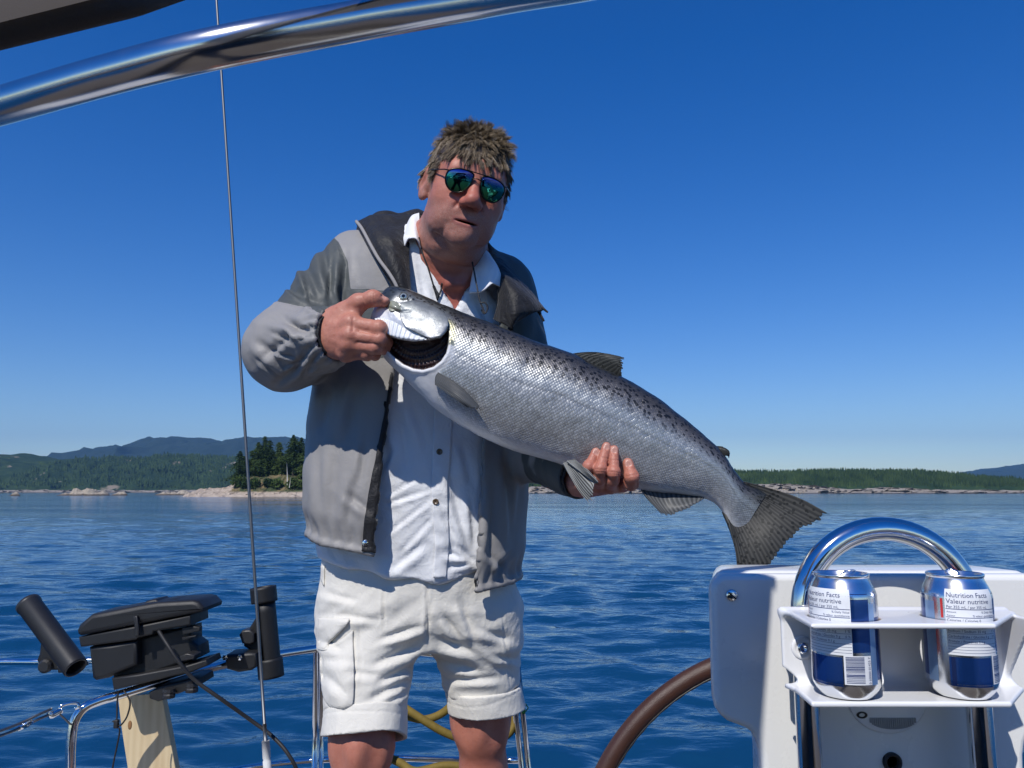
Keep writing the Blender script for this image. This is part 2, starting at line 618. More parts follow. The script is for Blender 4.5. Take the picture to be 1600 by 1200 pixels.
def rock_mat(name, a, b_, sc):
    m, nt, b = mat_new(name)
    geo = nt.nodes.new('ShaderNodeNewGeometry'); p = geo.outputs['Position']
    f = noise(nt, sc, 7, 0.7, mapped(nt, p, (1, 1, 2.2)))
    c = mixc(nt, ramp(nt, f, [(0.3, 0.0), (0.7, 1.0)]), a, b_)
    sep = nt.nodes.new('ShaderNodeSeparateXYZ'); L(nt, p, sep.inputs[0])
    wet = ramp(nt, math_node(nt, 'MULTIPLY_ADD', f, 2.0, sep.outputs[2]), [(0.0, 0.0), (1.0, 1.0)])
    wet = ramp(nt, math_node(nt, 'DIVIDE', math_node(nt, 'MULTIPLY_ADD', f, 1.2, sep.outputs[2]), 4.0), [(0.25, 0.0), (0.42, 1.0)])
    c = mixc(nt, wet, (0.07, 0.055, 0.04), c)
    L(nt, c, b.inputs['Base Color'])
    b.inputs['Roughness'].default_value = 0.85
    L(nt, bump(nt, f, 0.6, 0.6), b.inputs['Normal'])
    return m
M_ROCK = rock_mat('shore rock', (0.17, 0.14, 0.105), (0.44, 0.385, 0.31), 0.35)
M_ROCKN = rock_mat('pale granite', (0.20, 0.165, 0.125), (0.48, 0.415, 0.33), 0.9)

# ------------------------------------------------------------------ the sea: one sheet, real waves near the boat
def build_sea():
    nr, na = 500, 560
    r = np.concatenate([np.exp(np.linspace(math.log(3.5), math.log(260), nr - 40)), np.exp(np.linspace(math.log(262), math.log(26000), 40))])
    a = np.radians(np.linspace(-64, 64, na))
    R, A = np.meshgrid(r, a, indexing='ij')
    X = R * np.sin(A); Y = R * np.cos(A)
    Z = np.zeros_like(X)
    rg = np.random.default_rng(3)
    cell = np.maximum(R * (a[1] - a[0]), np.gradient(r)[:, None])
    for k in range(70):
        lam = math.exp(rg.uniform(math.log(0.20), math.log(2.8)))
        th = math.radians(90 + rg.normal(0, 30)) + (0.25 if k % 2 else -0.3)
        amp = 0.0064 * lam ** 0.9 * rg.uniform(0.5, 1.3)
        kx, ky = math.cos(th) * 2 * math.pi / lam, math.sin(th) * 2 * math.pi / lam
        ph = rg.uniform(0, 6.28)
        fade = np.clip(lam / (3.0 * cell) - 0.5, 0, 1)
        w = np.sin(kx * X + ky * Y + ph + 0.7 * np.sin(0.23 * X + k) + 0.6 * np.sin(0.31 * Y - k))
        Z += amp * fade * (w + 0.25 * np.cos(2 * (kx * X + ky * Y + ph)))
    patch = 0.65 + 0.55 * fbm(np.stack([X * 0.09, Y * 0.16, 0 * X], -1), 3, 5)
    Z *= np.clip(patch, 0.25, 1.4)
    V = np.stack([X, Y, Z], -1).reshape(-1, 3)
    i = np.arange(nr - 1)[:, None]; j = np.arange(na - 1)[None, :]
    F1 = np.stack([i * na + j, i * na + j + 1, (i + 1) * na + j + 1, (i + 1) * na + j], -1).reshape(-1, 4)[:, ::-1]
    # the rest of the ring and the disc under the boat, flat
    b = np.radians(np.linspace(64, 296, 60)); r2 = np.array([0.0, 3.5, 12, 60, 400, 3000, 26000])
    R2, B2 = np.meshgrid(r2, b, indexing='ij')
    V2 = np.stack([R2 * np.sin(B2), R2 * np.cos(B2), 0 * R2], -1).reshape(-1, 3)
    i = np.arange(6)[:, None]; j = np.arange(59)[None, :]
    F2 = np.stack([i * 60 + j, i * 60 + j + 1, (i + 1) * 60 + j + 1, (i + 1) * 60 + j], -1).reshape(-1, 4)[:, ::-1] + len(V)
    V3 = np.array([[0, 0, 0]] + [[3.5 * math.sin(t), 3.5 * math.cos(t), 0] for t in np.radians(np.linspace(-64, 64, 12))])
    F3 = np.array([[0, k + 2, k + 1] for k in range(11)]) + len(V) + len(V2)
    me = new_mesh('sea', np.concatenate([V, V2, V3]), [np.concatenate([F1, F2]), F3])
    link('sea', me, M_WATER, kind='structure')
build_sea()

# ------------------------------------------------------------------ hills: ridge lines given as (photo x, photo y of the crest) at a distance
def ridge_z(D, px, py):
    return W(px, py, D)[2]

def build_hill(name, D, depth, crest, mat, seed, rough=1.0, nx=260, ny=26, base=-1.0, face=0.55):
    c = np.array(crest, float)
    xs = np.linspace(c[0, 0], c[-1, 0], nx)
    ys = np.interp(xs, c[:, 0], c[:, 1])
    for _ in range(3):
        ys[1:-1] = 0.25 * ys[:-2] + 0.5 * ys[1:-1] + 0.25 * ys[2:]
    V = np.zeros((ny, nx, 3))
    crestp = np.array([W(x, y, D) for x, y in zip(xs, ys)])
    for k in range(ny):
        t = k / (ny - 1)                                   # 0 shore, face..1 behind the crest
        if t <= face:
            s = t / face; hgt = math.sin(s * math.pi / 2) ** 0.9; yy = D - depth * (1 - s)
        else:
            s = (t - face) / (1 - face); hgt = math.cos(s * math.pi / 2); yy = D + depth * 1.2 * s
        V[k, :, 0] = crestp[:, 0] * (yy / D) if False else crestp[:, 0]
        V[k, :, 1] = yy
        V[k, :, 2] = base + (crestp[:, 2] - base) * hgt
    P = V.reshape(-1, 3)
    hmax = crestp[:, 2].max()
    n = fbm(P * (3.0 / max(hmax, 1)) * np.array([1, 1, 0.3]), 5, seed)
    env = np.clip(P[:, 2] / (0.25 * hmax), 0, 1) * np.repeat(np.where(np.arange(ny) / (ny - 1) <= face, 1 - (np.arange(ny) / (ny - 1) / face) ** 6 * 0.85, 1), nx)
    P[:, 2] += n * hmax * 0.16 * rough * env
    P[:, 1] += fbm(P * (2.0 / max(hmax, 1)), 4, seed + 9) * depth * 0.12
    i = np.arange(ny - 1)[:, None]; j = np.arange(nx - 1)[None, :]
    F = np.stack([i * nx + j, i * nx + j + 1, (i + 1) * nx + j + 1, (i + 1) * nx + j], -1).reshape(-1, 4)
    me = new_mesh(name, P, F)
    o = link(name, me, mat, kind='structure')
    return o, P.reshape(ny, nx, 3)

HL, PL = build_hill('hill', 2300, 600, [(-900, 716), (-500, 722), (-300, 708), (-120, 716), (0, 713), (45, 711), (85, 718), (120, 722), (160, 719), (185, 716), (230, 722), (290, 713), (350, 716), (420, 722), (480, 728), (560, 738), (640, 748), (720, 757), (770, 763)], M_FOREST, 3, 1.0)
MT, PM = build_hill('mountain', 5200, 1500, [(150, 766), (163, 722), (185, 704), (205, 700), (217, 697), (236, 701), (252, 693), (275, 687), (305, 685), (330, 688), (352, 690), (364, 692), (385, 689), (400, 686), (425, 685), (440, 687), (470, 686), (520, 690), (600, 700), (700, 722), (800, 740), (880, 752), (960, 766)], M_MOUNT, 8, 0.8)
MF, PF = build_hill('far_mountain', 9000, 1600, [(-300, 750), (-100, 735), (60, 722), (108, 716), (125, 714), (150, 715), (180, 720), (240, 740), (330, 760)], M_MOUNT, 12, 0.4)
HR, PR = build_hill('hill', 1150, 210, [(800, 757), (860, 752), (930, 748), (1000, 742), (1080, 742), (1150, 741), (1200, 742), (1250, 740), (1300, 739), (1350, 740), (1400, 740), (1440, 741), (1470, 745), (1490, 749), (1520, 751), (1560, 752), (1600, 753), (1700, 754), (1850, 750), (2100, 745), (2500, 742)], M_FOREST_R, 21, 0.7)
MR, PR2 = build_hill('mountain', 5600, 1500, [(1440, 766), (1500, 748), (1530, 738), (1552, 735), (1580, 734), (1598, 727), (1640, 722), (1720, 712), (1820, 718), (2000, 730), (2200, 760)], M_MOUNT, 31, 0.6)
MQ, PR3 = build_hill('far_mountain', 9000, 1000, [(1440, 766), (1480, 745), (1497, 740), (1508, 738), (1520, 742), (1540, 741), (1600, 748), (1700, 764)], M_MOUNT, 37, 0.5)

def cones(pts, hts, rad, seed, sides=6, tiers=3):
    """many small ragged conifers joined into one mesh"""
    rg = np.random.default_rng(seed)
    n = len(pts); Vs = []; Fs = []
    off = 0
    a = np.arange(sides) / sides * 2 * np.pi
    for t in range(tiers):
        z0 = t / tiers * 0.85; z1 = min(1.0, z0 + 1.25 / tiers + (0.0 if t < tiers - 1 else 0.2))
        rr = (1 - z0) * 1.0
        jit = rg.uniform(0.55, 1.25, (n, sides))
        ang = a[None] + rg.uniform(0, 6.28, (n, 1))
        ring = np.stack([np.cos(ang) * jit * rr * (rad * hts)[:, None], np.sin(ang) * jit * rr * (rad * hts)[:, None],
                         (z0 + rg.uniform(-0.05, 0.05, (n, sides))) * hts[:, None]], -1) + pts[:, None]
        tip = pts + np.stack([rg.normal(0, 0.02, n) * hts, rg.normal(0, 0.02, n) * hts, np.minimum(z1, 1.0) * hts], -1)
        V = np.concatenate([ring, tip[:, None]], 1)
        Vs.append(V.reshape(-1, 3))
        k = np.arange(n)[:, None] * (sides + 1) + off; j = np.arange(sides)[None]
        Fs.append(np.stack([k + j, k + (j + 1) % sides, k + sides + 0 * j], -1).reshape(-1, 3))
        off += n * (sides + 1)
    return np.concatenate(Vs), np.concatenate(Fs)

def forest(name, P, count, hmin, hmax, seed, mat, xlim, rowlim, rad=0.2, shore=0, tiers=2, sides=5):
    rg = np.random.default_rng(seed)
    ny, nx = P.shape[:2]
    u = rg.uniform(rowlim[0], rowlim[1], count) * (ny - 1)
    px = proj(P[0])[:, 0]
    ok = np.nonzero((px > xlim[0]) & (px < xlim[1]))[0]
    v = rg.uniform(ok[0], ok[-1] - 1, count)
    i = np.minimum(u.astype(int), ny - 2); j = np.minimum(v.astype(int), nx - 2); fu = (u - i)[:, None]; fv = (v - j)[:, None]
    p = P[i, j] * (1 - fu) * (1 - fv) + P[i + 1, j] * fu * (1 - fv) + P[i, j + 1] * (1 - fu) * fv + P[i + 1, j + 1] * fu * fv
    if shore:
        keep = p[:, 2] > shore * (0.7 + 1.6 * np.clip(0.5 + 1.5 * perlin(np.stack([p[:, 0] * 0.02, p[:, 0] * 0, p[:, 2] * 0], -1), 4), 0, 1))
        p = p[keep]
    h = rg.uniform(hmin, hmax, len(p)) * (1 + 0.35 * perlin(p * 0.03, 6))
    p[:, 2] -= 1.0
    V, F = cones(p, h, rad, seed, sides, tiers)
    o = link(name, new_mesh(name, V, F, smooth=False), mat, kind='stuff')
    o['label'] = 'conifer forest covering the hill'
    o['category'] = 'forest'
    return o
f1 = forest('forest', PR, 11000, 5, 9.5, 5, M_CONIFER, (780, 1750), (0.06, 0.64), 0.19, shore=5.0)
f1['label'] = 'dense conifer forest along the low ridge behind the fish tail'
f2 = forest('forest', PL, 5500, 6, 13, 6, M_CONIFER, (-60, 560), (0.03, 0.60), 0.30, shore=4.0)
f2['label'] = 'dark conifer forest on the hillside across the water at left'

# pale rock shore in front of the right-hand ridge and of the left hill
def shore_rocks(name, D, x0, x1, tops, seed, mat, depth):
    n, m = 420, 22
    xs = np.linspace(x0, x1, n)
    tp = np.interp(xs, [t[0] for t in tops], [t[1] for t in tops])
    V = np.zeros((m, n, 3))
    for k in range(m):
        s = k / (m - 1)
        yy = D - depth + depth * 1.6 * s
        base = np.array([W(x, 768, yy) for x in xs])
        V[k, :, 0] = base[:, 0]; V[k, :, 1] = yy
        hgt = np.array([max(W(x, t, D)[2], 0.2) for x, t in zip(xs, tp)])
        V[k, :, 2] = -0.8 + (hgt + 0.8) * np.clip(math.sin(min(s * 1.5, 1.0) * math.pi / 2), 0, 1)
    P = V.reshape(-1, 3)
    sc = 1.0 / (D * 0.012)
    nz = fbm(P * sc * np.array([1, 1, 1.5]), 5, seed)
    P[:, 2] += np.abs(nz) * D * 0.0022 * np.clip(P[:, 2] + 0.6, 0, 1)
    P[:, 1] -= nz * depth * 0.5
    i = np.arange(m - 1)[:, None]; j = np.arange(n - 1)[None, :]
    F = np.stack([i * n + j, i * n + j + 1, (i + 1) * n + j + 1, (i + 1) * n + j], -1).reshape(-1, 4)
    return link(name, new_mesh(name, P, F, smooth=False), mat, kind='structure')
shore_rocks('shore', 925, 790, 1720, [(790, 766), (830, 761), (860, 760), (920, 759), (1000, 760), (1100, 760), (1185, 757), (1225, 757), (1270, 760), (1310, 764), (1340, 766), (1375, 762), (1410, 763), (1450, 766), (1500, 766), (1600, 767.5), (1720, 767.5)], 3, M_ROCK, 60)
shore_rocks('shore', 1660, -150, 500, [(-150, 766.5), (40, 766.5), (130, 767), (240, 767), (330, 766), (500, 766)], 5, M_ROCK, 60)

# ------------------------------------------------------------------ the wooded islet at left
ID = 330.0
def build_islet():
    n, m = 220, 40
    xs = np.linspace(300, 640, n)
    prof = np.interp(xs, [300, 318, 344, 356, 360, 368, 374, 400, 430, 445, 480, 520, 560, 600, 640], [768.5, 767, 765, 760, 755, 750, 748, 748, 744, 745, 748, 750, 756, 765, 769])
    V = np.zeros((m, n, 3))
    for k in range(m):
        s = k / (m - 1)
        yy = ID - 12 + 44 * s
        for q in range(n):
            b = W(xs[q], 768, ID)
            top = max(W(xs[q], prof[q], ID)[2], 0.05)
            beach = 1.5 * smoothstep(0.0, 0.14, s)
            V[k, q] = (b[0], yy, -0.6 + beach + (top - 0.3) * smoothstep(0.12, 0.42, s) * (1 - smoothstep(0.75, 1.0, s)))
    P = V.reshape(-1, 3)
    nz = fbm(P * 0.35, 5, 2)
    P[:, 2] += np.abs(nz) * 1.3 * smoothstep(-0.6, 0.6, P[:, 2])
    P[:, 1] -= nz * 2.0
    i = np.arange(m - 1)[:, None]; j = np.arange(n - 1)[None, :]
    F = np.stack([i * n + j, i * n + j + 1, (i + 1) * n + j + 1, (i + 1) * n + j], -1).reshape(-1, 4)
    mt, nt, b = mat_new('islet ground')
    geo = nt.nodes.new('ShaderNodeNewGeometry'); p = geo.outputs['Position']
    sep = nt.nodes.new('ShaderNodeSeparateXYZ'); L(nt, p, sep.inputs[0])
    f = noise(nt, 0.5, 6, 0.7, p)
    rockc = mixc(nt, ramp(nt, f, [(0.3, 0.0), (0.7, 1.0)]), (0.26, 0.20, 0.15), (0.55, 0.46, 0.37))
    veg = mixc(nt, ramp(nt, noise(nt, 0.25, 4, 0.6, p), [(0.4, 0.0), (0.6, 1.0)]), (0.035, 0.055, 0.016), (0.17, 0.13, 0.06))
    up = ramp(nt, math_node(nt, 'DIVIDE', math_node(nt, 'MULTIPLY_ADD', f, 1.6, sep.outputs[2]), 6.0), [(0.40, 0.0), (0.5, 1.0)])
    c = mixc(nt, up, rockc, veg)
    left = ramp(nt, math_node(nt, 'MULTIPLY_ADD', f, 4.0, math_node(nt, 'ADD', sep.outputs[0], 0.0)), [(0.0, 0.0), (1.0, 1.0)])
    sel = math_node(nt, 'GREATER_THAN', math_node(nt, 'MULTIPLY_ADD', f, 5.0, sep.outputs[0]), -112.0)
    c = mixc(nt, sel, rockc, c)
    L(nt, c, b.inputs['Base Color']); b.inputs['Roughness'].default_value = 0.9
    L(nt, bump(nt, f, 0.7, 0.5), b.inputs['Normal'])
    link('island', new_mesh('island', P, F, smooth=False), mt, kind='structure')
    return P.reshape(m, n, 3), xs
ISL, ISX = build_islet()
BVH_ISL = BVHTree.FromPolygons([tuple(v) for v in ISL.reshape(-1, 3)], [tuple(q) for q in (lambda i, j, n: np.stack([i * n + j, i * n + j + 1, (i + 1) * n + j + 1, (i + 1) * n + j], -1).reshape(-1, 4).tolist())(np.arange(39)[:, None], np.arange(219)[None, :], 220)])

M_BARK = simple('bark', (0.10, 0.075, 0.055), 0.9, nscale=3)
M_SNAG = simple('bleached dead wood', (0.50, 0.47, 0.42), 0.8, nscale=3)
M_NEEDLE = [forest_mat('needles %s' % n, a, b_) for n, a, b_ in (('dark', (0.020, 0.042, 0.012), (0.070, 0.105, 0.028)), ('mid', (0.028, 0.055, 0.014), (0.100, 0.140, 0.036)), ('blue', (0.020, 0.044, 0.018), (0.065, 0.100, 0.040)))]

def conifer(px, ytop, Y, rpx, label, mat, seed, crown_from=0.12, name='conifer_tree', droop=0.35, group='conifers on the islet'):
    rg = np.random.default_rng(seed)
    b = W(px, 748, Y)
    hit = BVH_ISL.ray_cast(Vector((b[0], b[1], 60)), Vector((0, 0, -1)))
    z0 = hit[0].z if hit[0] is not None else 1.0
    top = W(px, ytop, Y)[2]
    H = top - z0; R = 2.5 * rpx * mpp(px, 740, Y)
    root = empty(name, (b[0], b[1], z0), label, 'tree', group)
    base = np.array([b[0], b[1], z0 - 0.3])
    lean = np.array([rg.normal(0, 0.012), rg.normal(0, 0.012), 1.0])
    MB().tube([base + lean * t * H for t in np.linspace(0, 1, 8)], np.linspace(0.022 * H, 0.003 * H, 8), 7).build('trunk', M_BARK, root)
    # crown: whorls of drooping boughs, each a spray of small needle clumps
    V = []; F = []; n0 = 0
    nb = int(170 + H * 9)
    for k in range(nb):
        t = crown_from + (1 - crown_from) * (k + rg.uniform(0, 1)) / nb
        env = (1 - t) ** 0.65 * (0.68 + 0.32 * math.sin(t * 17 + seed)) + 0.05
        Lb = R * env * rg.uniform(0.55, 1.25)
        az = rg.uniform(0, 6.28)
        d = np.array([math.cos(az), math.sin(az), 0])
        p0 = base + lean * t * H
        m = max(3, int(Lb / 0.32))
        for q in range(m):
            s = (q + rg.uniform(0.2, 1)) / m
            c = p0 + d * Lb * s + np.array([0, 0, -droop * Lb * s * s + 0.08 * Lb * s]) + rg.normal(0, 0.10 * Lb * 0.5, 3)
            sz = rg.uniform(0.35, 0.85) * (0.7 + 0.02 * H)
            side = np.cross(d, [0, 0, 1])
            for _ in range(3):
                a1 = (d * rg.uniform(0.5, 1.2) + side * rg.normal(0, 0.7) + np.array([0, 0, rg.normal(-0.25, 0.35)])) * sz
                a2 = (side * rg.uniform(0.4, 1.0) + np.array([0, 0, rg.normal(0.0, 0.5)])) * sz * 0.6
                V += [c - a1 * 0.5 - a2 * 0.5, c - a1 * 0.3 + a2 * 0.5, c + a1 * 0.8]
                F.append([n0, n0 + 1, n0 + 2]); n0 += 3
    link('crown', new_mesh('crown', np.array(V), np.array(F), smooth=False), mat, root)
    return root

trees = [
    (374, 704, 336, 9, 'small slim conifer at the islet\'s left end, behind the grey wire', 2, 0.05),
    (386, 716, 344, 8, 'low conifer just right of the thin grey wire on the islet', 0, 0.02),
    (401, 690, 342, 12, 'broad conifer with a rounded top, left in the islet\'s big clump', 1, 0.05),
    (411, 681, 338, 10, 'conifer with a bare pointed leader, tallest of the islet\'s left clump', 0, 0.08),
    (419, 687, 350, 11, 'conifer on the right flank of the islet\'s left clump', 2, 0.05),
    (434, 690, 340, 10, 'separate narrow cone-shaped conifer in the middle of the islet', 1, 0.06),
    (443, 716, 346, 8, 'short conifer under the gap right of the islet\'s middle tree', 0, 0.02),
    (457, 679, 336, 14, 'tallest conifer on the islet, with a dense flat bushy top', 0, 0.22),
    (467, 683, 343, 10, 'tall ragged conifer touching the right side of the bushy-topped one', 2, 0.15),
    (474, 699, 334, 10, 'yellow-green conifer right beside the man\'s jacket', 1, 0.04),
    (394, 706, 352, 12, 'shaded conifer filling the back of the islet\'s left clump', 0, 0.03),
    (426, 704, 354, 11, 'dim conifer between the islet\'s left clump and middle tree, set back', 2, 0.03),
    (450, 700, 352, 12, 'conifer in shade behind the bleached trunk', 0, 0.03),
    (465, 706, 355, 12, 'low dark conifer at the back, under the bushy-topped tree', 2, 0.03),
    (380, 712, 350, 10, 'dark low conifer behind the islet\'s left-end slim conifer', 0, 0.02),
    (438, 706, 357, 11, 'dim conifer right behind the islet\'s separate middle conifer', 2, 0.02),
    (484, 708, 340, 11, 'bushy conifer partly behind the grey jacket, near the islet beach', 1, 0.02),
    (492, 692, 345, 12, 'conifer half hidden by the left edge of the grey jacket', 0, 0.04),
]
for k, (px, yt, Y, rp, lb, mi, cf) in enumerate(trees):
    conifer(px, yt, Y, rp, lb, M_NEEDLE[mi], 100 + k, cf)

def snag(px0, y0, px1, y1, Y, w, label):
    a = W(px0, y0, Y); b = W(px1, y1, Y)
    o = MB().tube([a, a * 0.5 + b * 0.5 + np.array([0.1, 0, 0]), b], [w, w * 0.8, w * 0.35], 7).build('dead_tree', M_SNAG)
    tag(o, label, 'dead tree')
snag(449, 758, 448, 722, 327, 0.22, 'bleached bare dead trunk standing in front of the islet trees')
snag(452, 762, 454, 744, 326, 0.12, 'thin pale dead stem leaning at the foot of the bleached trunk')

def bushes():
    rg = np.random.default_rng(77)
    spots = [(372, 752, 3.5, 'yellowish bush on the grey rock at the islet\'s left tip', 1), (384, 756, 3.0, 'dark bush above the islet beach, behind the wire', 0), (396, 755, 3.4, 'round green bush below the islet\'s left clump', 1), (420, 754, 2.6, 'olive bush in front of the islet\'s bare slope', 2), (432, 756, 3.2, 'wide green bush above the beach in mid islet', 1), (458, 756, 3.4, 'dark green bush right of the bleached trunk', 0), (472, 757, 3.0, 'green bush on the beach beside the jacket edge', 1)]
    for px, py, r, lb, mi in spots:
        c = W(px, py, 328.5)
        n = 420
        u = rg.normal(0, 1, (n, 3)); u /= np.linalg.norm(u, axis=1, keepdims=True)
        p = c + u * (rg.uniform(0.3, 1, (n, 1)) ** 0.5) * np.array([r * 0.9, r * 0.7, r * 0.62]) * (1 + 0.3 * perlin(u * 2 + px, 3))[:, None]
        p[:, 2] = np.maximum(p[:, 2], 0.8)
        a1 = rg.normal(0, 0.42, (n, 3)); a2 = rg.normal(0, 0.36, (n, 3))
        V = np.stack([p - a1, p + a2, p + a1], 1).reshape(-1, 3)
        o = link('bush', new_mesh('bush', V, np.arange(n * 3).reshape(-1, 3), smooth=False), M_NEEDLE[mi])
        tag(o, lb, 'bush', 'bushes on the islet')
bushes()

def rock_islet(px0, px1, ytop, D, label, seed):
    n, m = 90, 24
    a = W(px0, 770, D); b = W(px1, 770, D)
    hgt = W(px0, ytop, D)[2]
    u = np.linspace(-1, 1, n); v = np.linspace(-1, 1, m)
    U, Vv = np.meshgrid(u, v, indexing='ij')
    X = (a[0] + b[0]) / 2 + U * (b[0] - a[0]) / 2; Y = D + Vv * (b[0] - a[0]) * 0.22
    r = np.clip(1 - U ** 2 - Vv ** 2, 0, 1)
    P = np.stack([X, Y, 0 * X], -1).reshape(-1, 3)
    nz = fbm(P * 0.22, 5, seed).reshape(n, m)
    P[:, 2] = ((r ** 0.7) * hgt * (0.9 + 1.1 * nz + 0.35 * U) - 0.3).ravel()
    i = np.arange(n - 1)[:, None]; j = np.arange(m - 1)[None, :]
    F = np.stack([i * m + j, (i + 1) * m + j, (i + 1) * m + j + 1, i * m + j + 1], -1).reshape(-1, 4)
    o = link('rock_islet', new_mesh('rock_islet', P, F, smooth=False), M_ROCKN)
    tag(o, label, 'rock', 'bare rocks in the water')
rock_islet(88, 172, 764, 420, 'long low bare rock standing in the water at far left', 4)
rock_islet(172, 200, 768, 425, 'small flat rock just right of the long bare rock', 6)
rock_islet(240, 305, 767, 450, 'thin line of rock awash left of the wooded islet', 9)
rock_islet(300, 350, 765, 380, 'pale rock spit joining the left end of the wooded islet', 12)
rock_islet(14, 32, 769, 380, 'tiny dark rock awash at the left edge of the view', 15)

# ------------------------------------------------------------------ the air between here and the far hills
def build_haze():
    m = bpy.data.materials.new('haze air'); m.use_nodes = True
    nt = m.node_tree
    for n in list(nt.nodes): nt.nodes.remove(n)
    out = nt.nodes.new('ShaderNodeOutputMaterial')
    pv = nt.nodes.new('ShaderNodeVolumePrincipled')
    pv.inputs['Color'].default_value = (0.26, 0.56, 1.0, 1)
    pv.inputs['Density'].default_value = HAZE_D
    pv.inputs['Anisotropy'].default_value = 0.0
    L(nt, pv.outputs[0], out.inputs['Volume'])
    V, F = box_geo((23000, 14000, 900))
    o = link('haze', new_mesh('haze', V + np.array([0, 5500, 900 / 2 - 1.6]), F, smooth=False), m, kind='stuff')
HAZE_D = 0.75e-4
build_haze()
# ------------------------------------------------------------------ the boat
DECK = 1.0
def WD(px, py, depth):
    return CAMP + (FWD + (px - 800.0) / FPX * RGT + (600.0 - py) / FPX * UPV) * depth

def steel(name, rough=0.10, col=(0.74, 0.75, 0.76)):
    m, nt, b = mat_new(name)
    oc = objco(nt)
    b.inputs['Base Color'].default_value = rgb(col)
    b.inputs['Metallic'].default_value = 1.0
    f = noise(nt, 40, 4, 0.6, mapped(nt, oc, (1, 1, 1)))
    L(nt, math_node(nt, 'MULTIPLY_ADD', f, 0.10, rough - 0.04), b.inputs['Roughness'])
    L(nt, bump(nt, noise(nt, 9, 3, 0.5, oc), 0.06, 0.01), b.inputs['Normal'])
    return m
M_STEEL = steel('polished stainless steel', 0.09)
M_WIRE = steel('stranded wire', 0.5, (0.20, 0.205, 0.21))
M_GEL = simple('white gelcoat', (0.79, 0.79, 0.765), 0.28, var=0.045, nscale=7, coat=0.25, rvar=0.06, bmp=0.02, bscale=60)
M_RACK = simple('white plastic', (0.82, 0.83, 0.85), 0.30, var=0.02, nscale=12, coat=0.3, bmp=0.02, bscale=90)
M_GASKET = simple('black rubber', (0.012, 0.012, 0.013), 0.6)
M_BLACKP = simple('black moulded plastic', (0.010, 0.0105, 0.012), 0.52, var=0.3, nscale=25, bmp=0.25, bscale=500)
M_BLACKG = simple('worn black plastic', (0.020, 0.020, 0.022), 0.45, var=0.35, nscale=12, bmp=0.15, bscale=300)
M_CANVAS = simple('dark canvas', (0.15, 0.135, 0.125), 0.95, var=0.15, nscale=14, bmp=0.5, bscale=700)
def canvas_through():
    nt = M_CANVAS.node_tree; b = nt.nodes['Principled BSDF']; out = nt.nodes['Material Output']
    tr = nt.nodes.new('ShaderNodeBsdfTranslucent'); tr.inputs['Color'].default_value = (0.24, 0.215, 0.19, 1)
    mx = nt.nodes.new('ShaderNodeMixShader'); mx.inputs[0].default_value = 0.35
    L(nt, b.outputs[0], mx.inputs[1]); L(nt, tr.outputs[0], mx.inputs[2]); L(nt, mx.outputs[0], out.inputs['Surface'])
canvas_through()
M_DECK = simple('deck gelcoat', (0.62, 0.61, 0.58), 0.6, var=0.05, nscale=4, bmp=0.3, bscale=300)
M_TEAK = simple('weathered teak', (0.085, 0.070, 0.058), 0.75, var=0.25, nscale=9, bmp=0.3, bscale=200)

def make_wood():
    m, nt, b = mat_new('pale pine')
    oc = objco(nt)
    w = nt.nodes.new('ShaderNodeTexWave'); w.wave_type = 'BANDS'; w.bands_direction = 'X'
    w.inputs['Scale'].default_value = 16; w.inputs['Distortion'].default_value = 5; w.inputs['Detail'].default_value = 3
    L(nt, mapped(nt, oc, (1, 1, 0.07)), w.inputs['Vector'])
    f = noise(nt, 6, 5, 0.6, mapped(nt, oc, (4, 4, 0.5)))
    c = mixc(nt, w.outputs['Fac'], (0.57, 0.45, 0.27), (0.63, 0.505, 0.31))
    c = mixc(nt, ramp(nt, f, [(0.5, 0.0), (0.75, 0.5)]), c, (0.46, 0.32, 0.17))
    L(nt, c, b.inputs['Base Color']); b.inputs['Roughness'].default_value = 0.7
    L(nt, bump(nt, w.outputs['Fac'], 0.08, 0.004), b.inputs['Normal'])
    return m
M_PINE = make_wood()

# hull and cockpit sole: below the frame, but it stands there and throws light up
def hull():
    out = [(-1.7, -4.5), (1.7, -4.5), (1.65, 0), (1.35, 2.95), (-1.35, 2.95), (-1.65, 0)]
    n = 6
    lv = [(-0.5, 0.55), (0.1, 0.86), (DECK - 0.05, 1.0), (DECK, 0.99)]
    V = np.concatenate([[(x * s, y if y < 2 else y - (1 - s) * 0.5, z) for x, y in out] for z, s in lv])
    i = np.arange(3)[:, None]; j = np.arange(n)[None]
    F = np.stack([i * n + j, i * n + (j + 1) % n, (i + 1) * n + (j + 1) % n, (i + 1) * n + j], -1).reshape(-1, 4)
    link('hull', new_mesh('hull', V, [F, np.arange(n)[None] + 3 * n, np.arange(n)[None, ::-1]], smooth=False), M_DECK, kind='structure')
    # coachroof and companionway ahead of the cockpit, behind the photographer
    b = MB()
    b.box((0, -3.2, DECK + 0.35), (2.2, 2.2, 0.7), bev=0.08)
    b.box((0, -2.092, DECK + 0.35), (0.62, 0.02, 0.6), bev=0.005)
    b.build('coachroof', M_TEAK, smooth=False)['kind'] = 'structure'
    MB().box((0, 0.35, DECK + 0.012), (1.62, 4.6, 0.02), bev=0.004).build('cockpit_sole', M_TEAK, smooth=False)['kind'] = 'structure'
    for s in (-1, 1):
        MB().box((s * 1.15, -0.55, DECK + 0.21), (0.62, 2.9, 0.42), bev=0.05).build('cockpit_bench', M_TEAK, smooth=False)
for o in ():
    pass
hull()
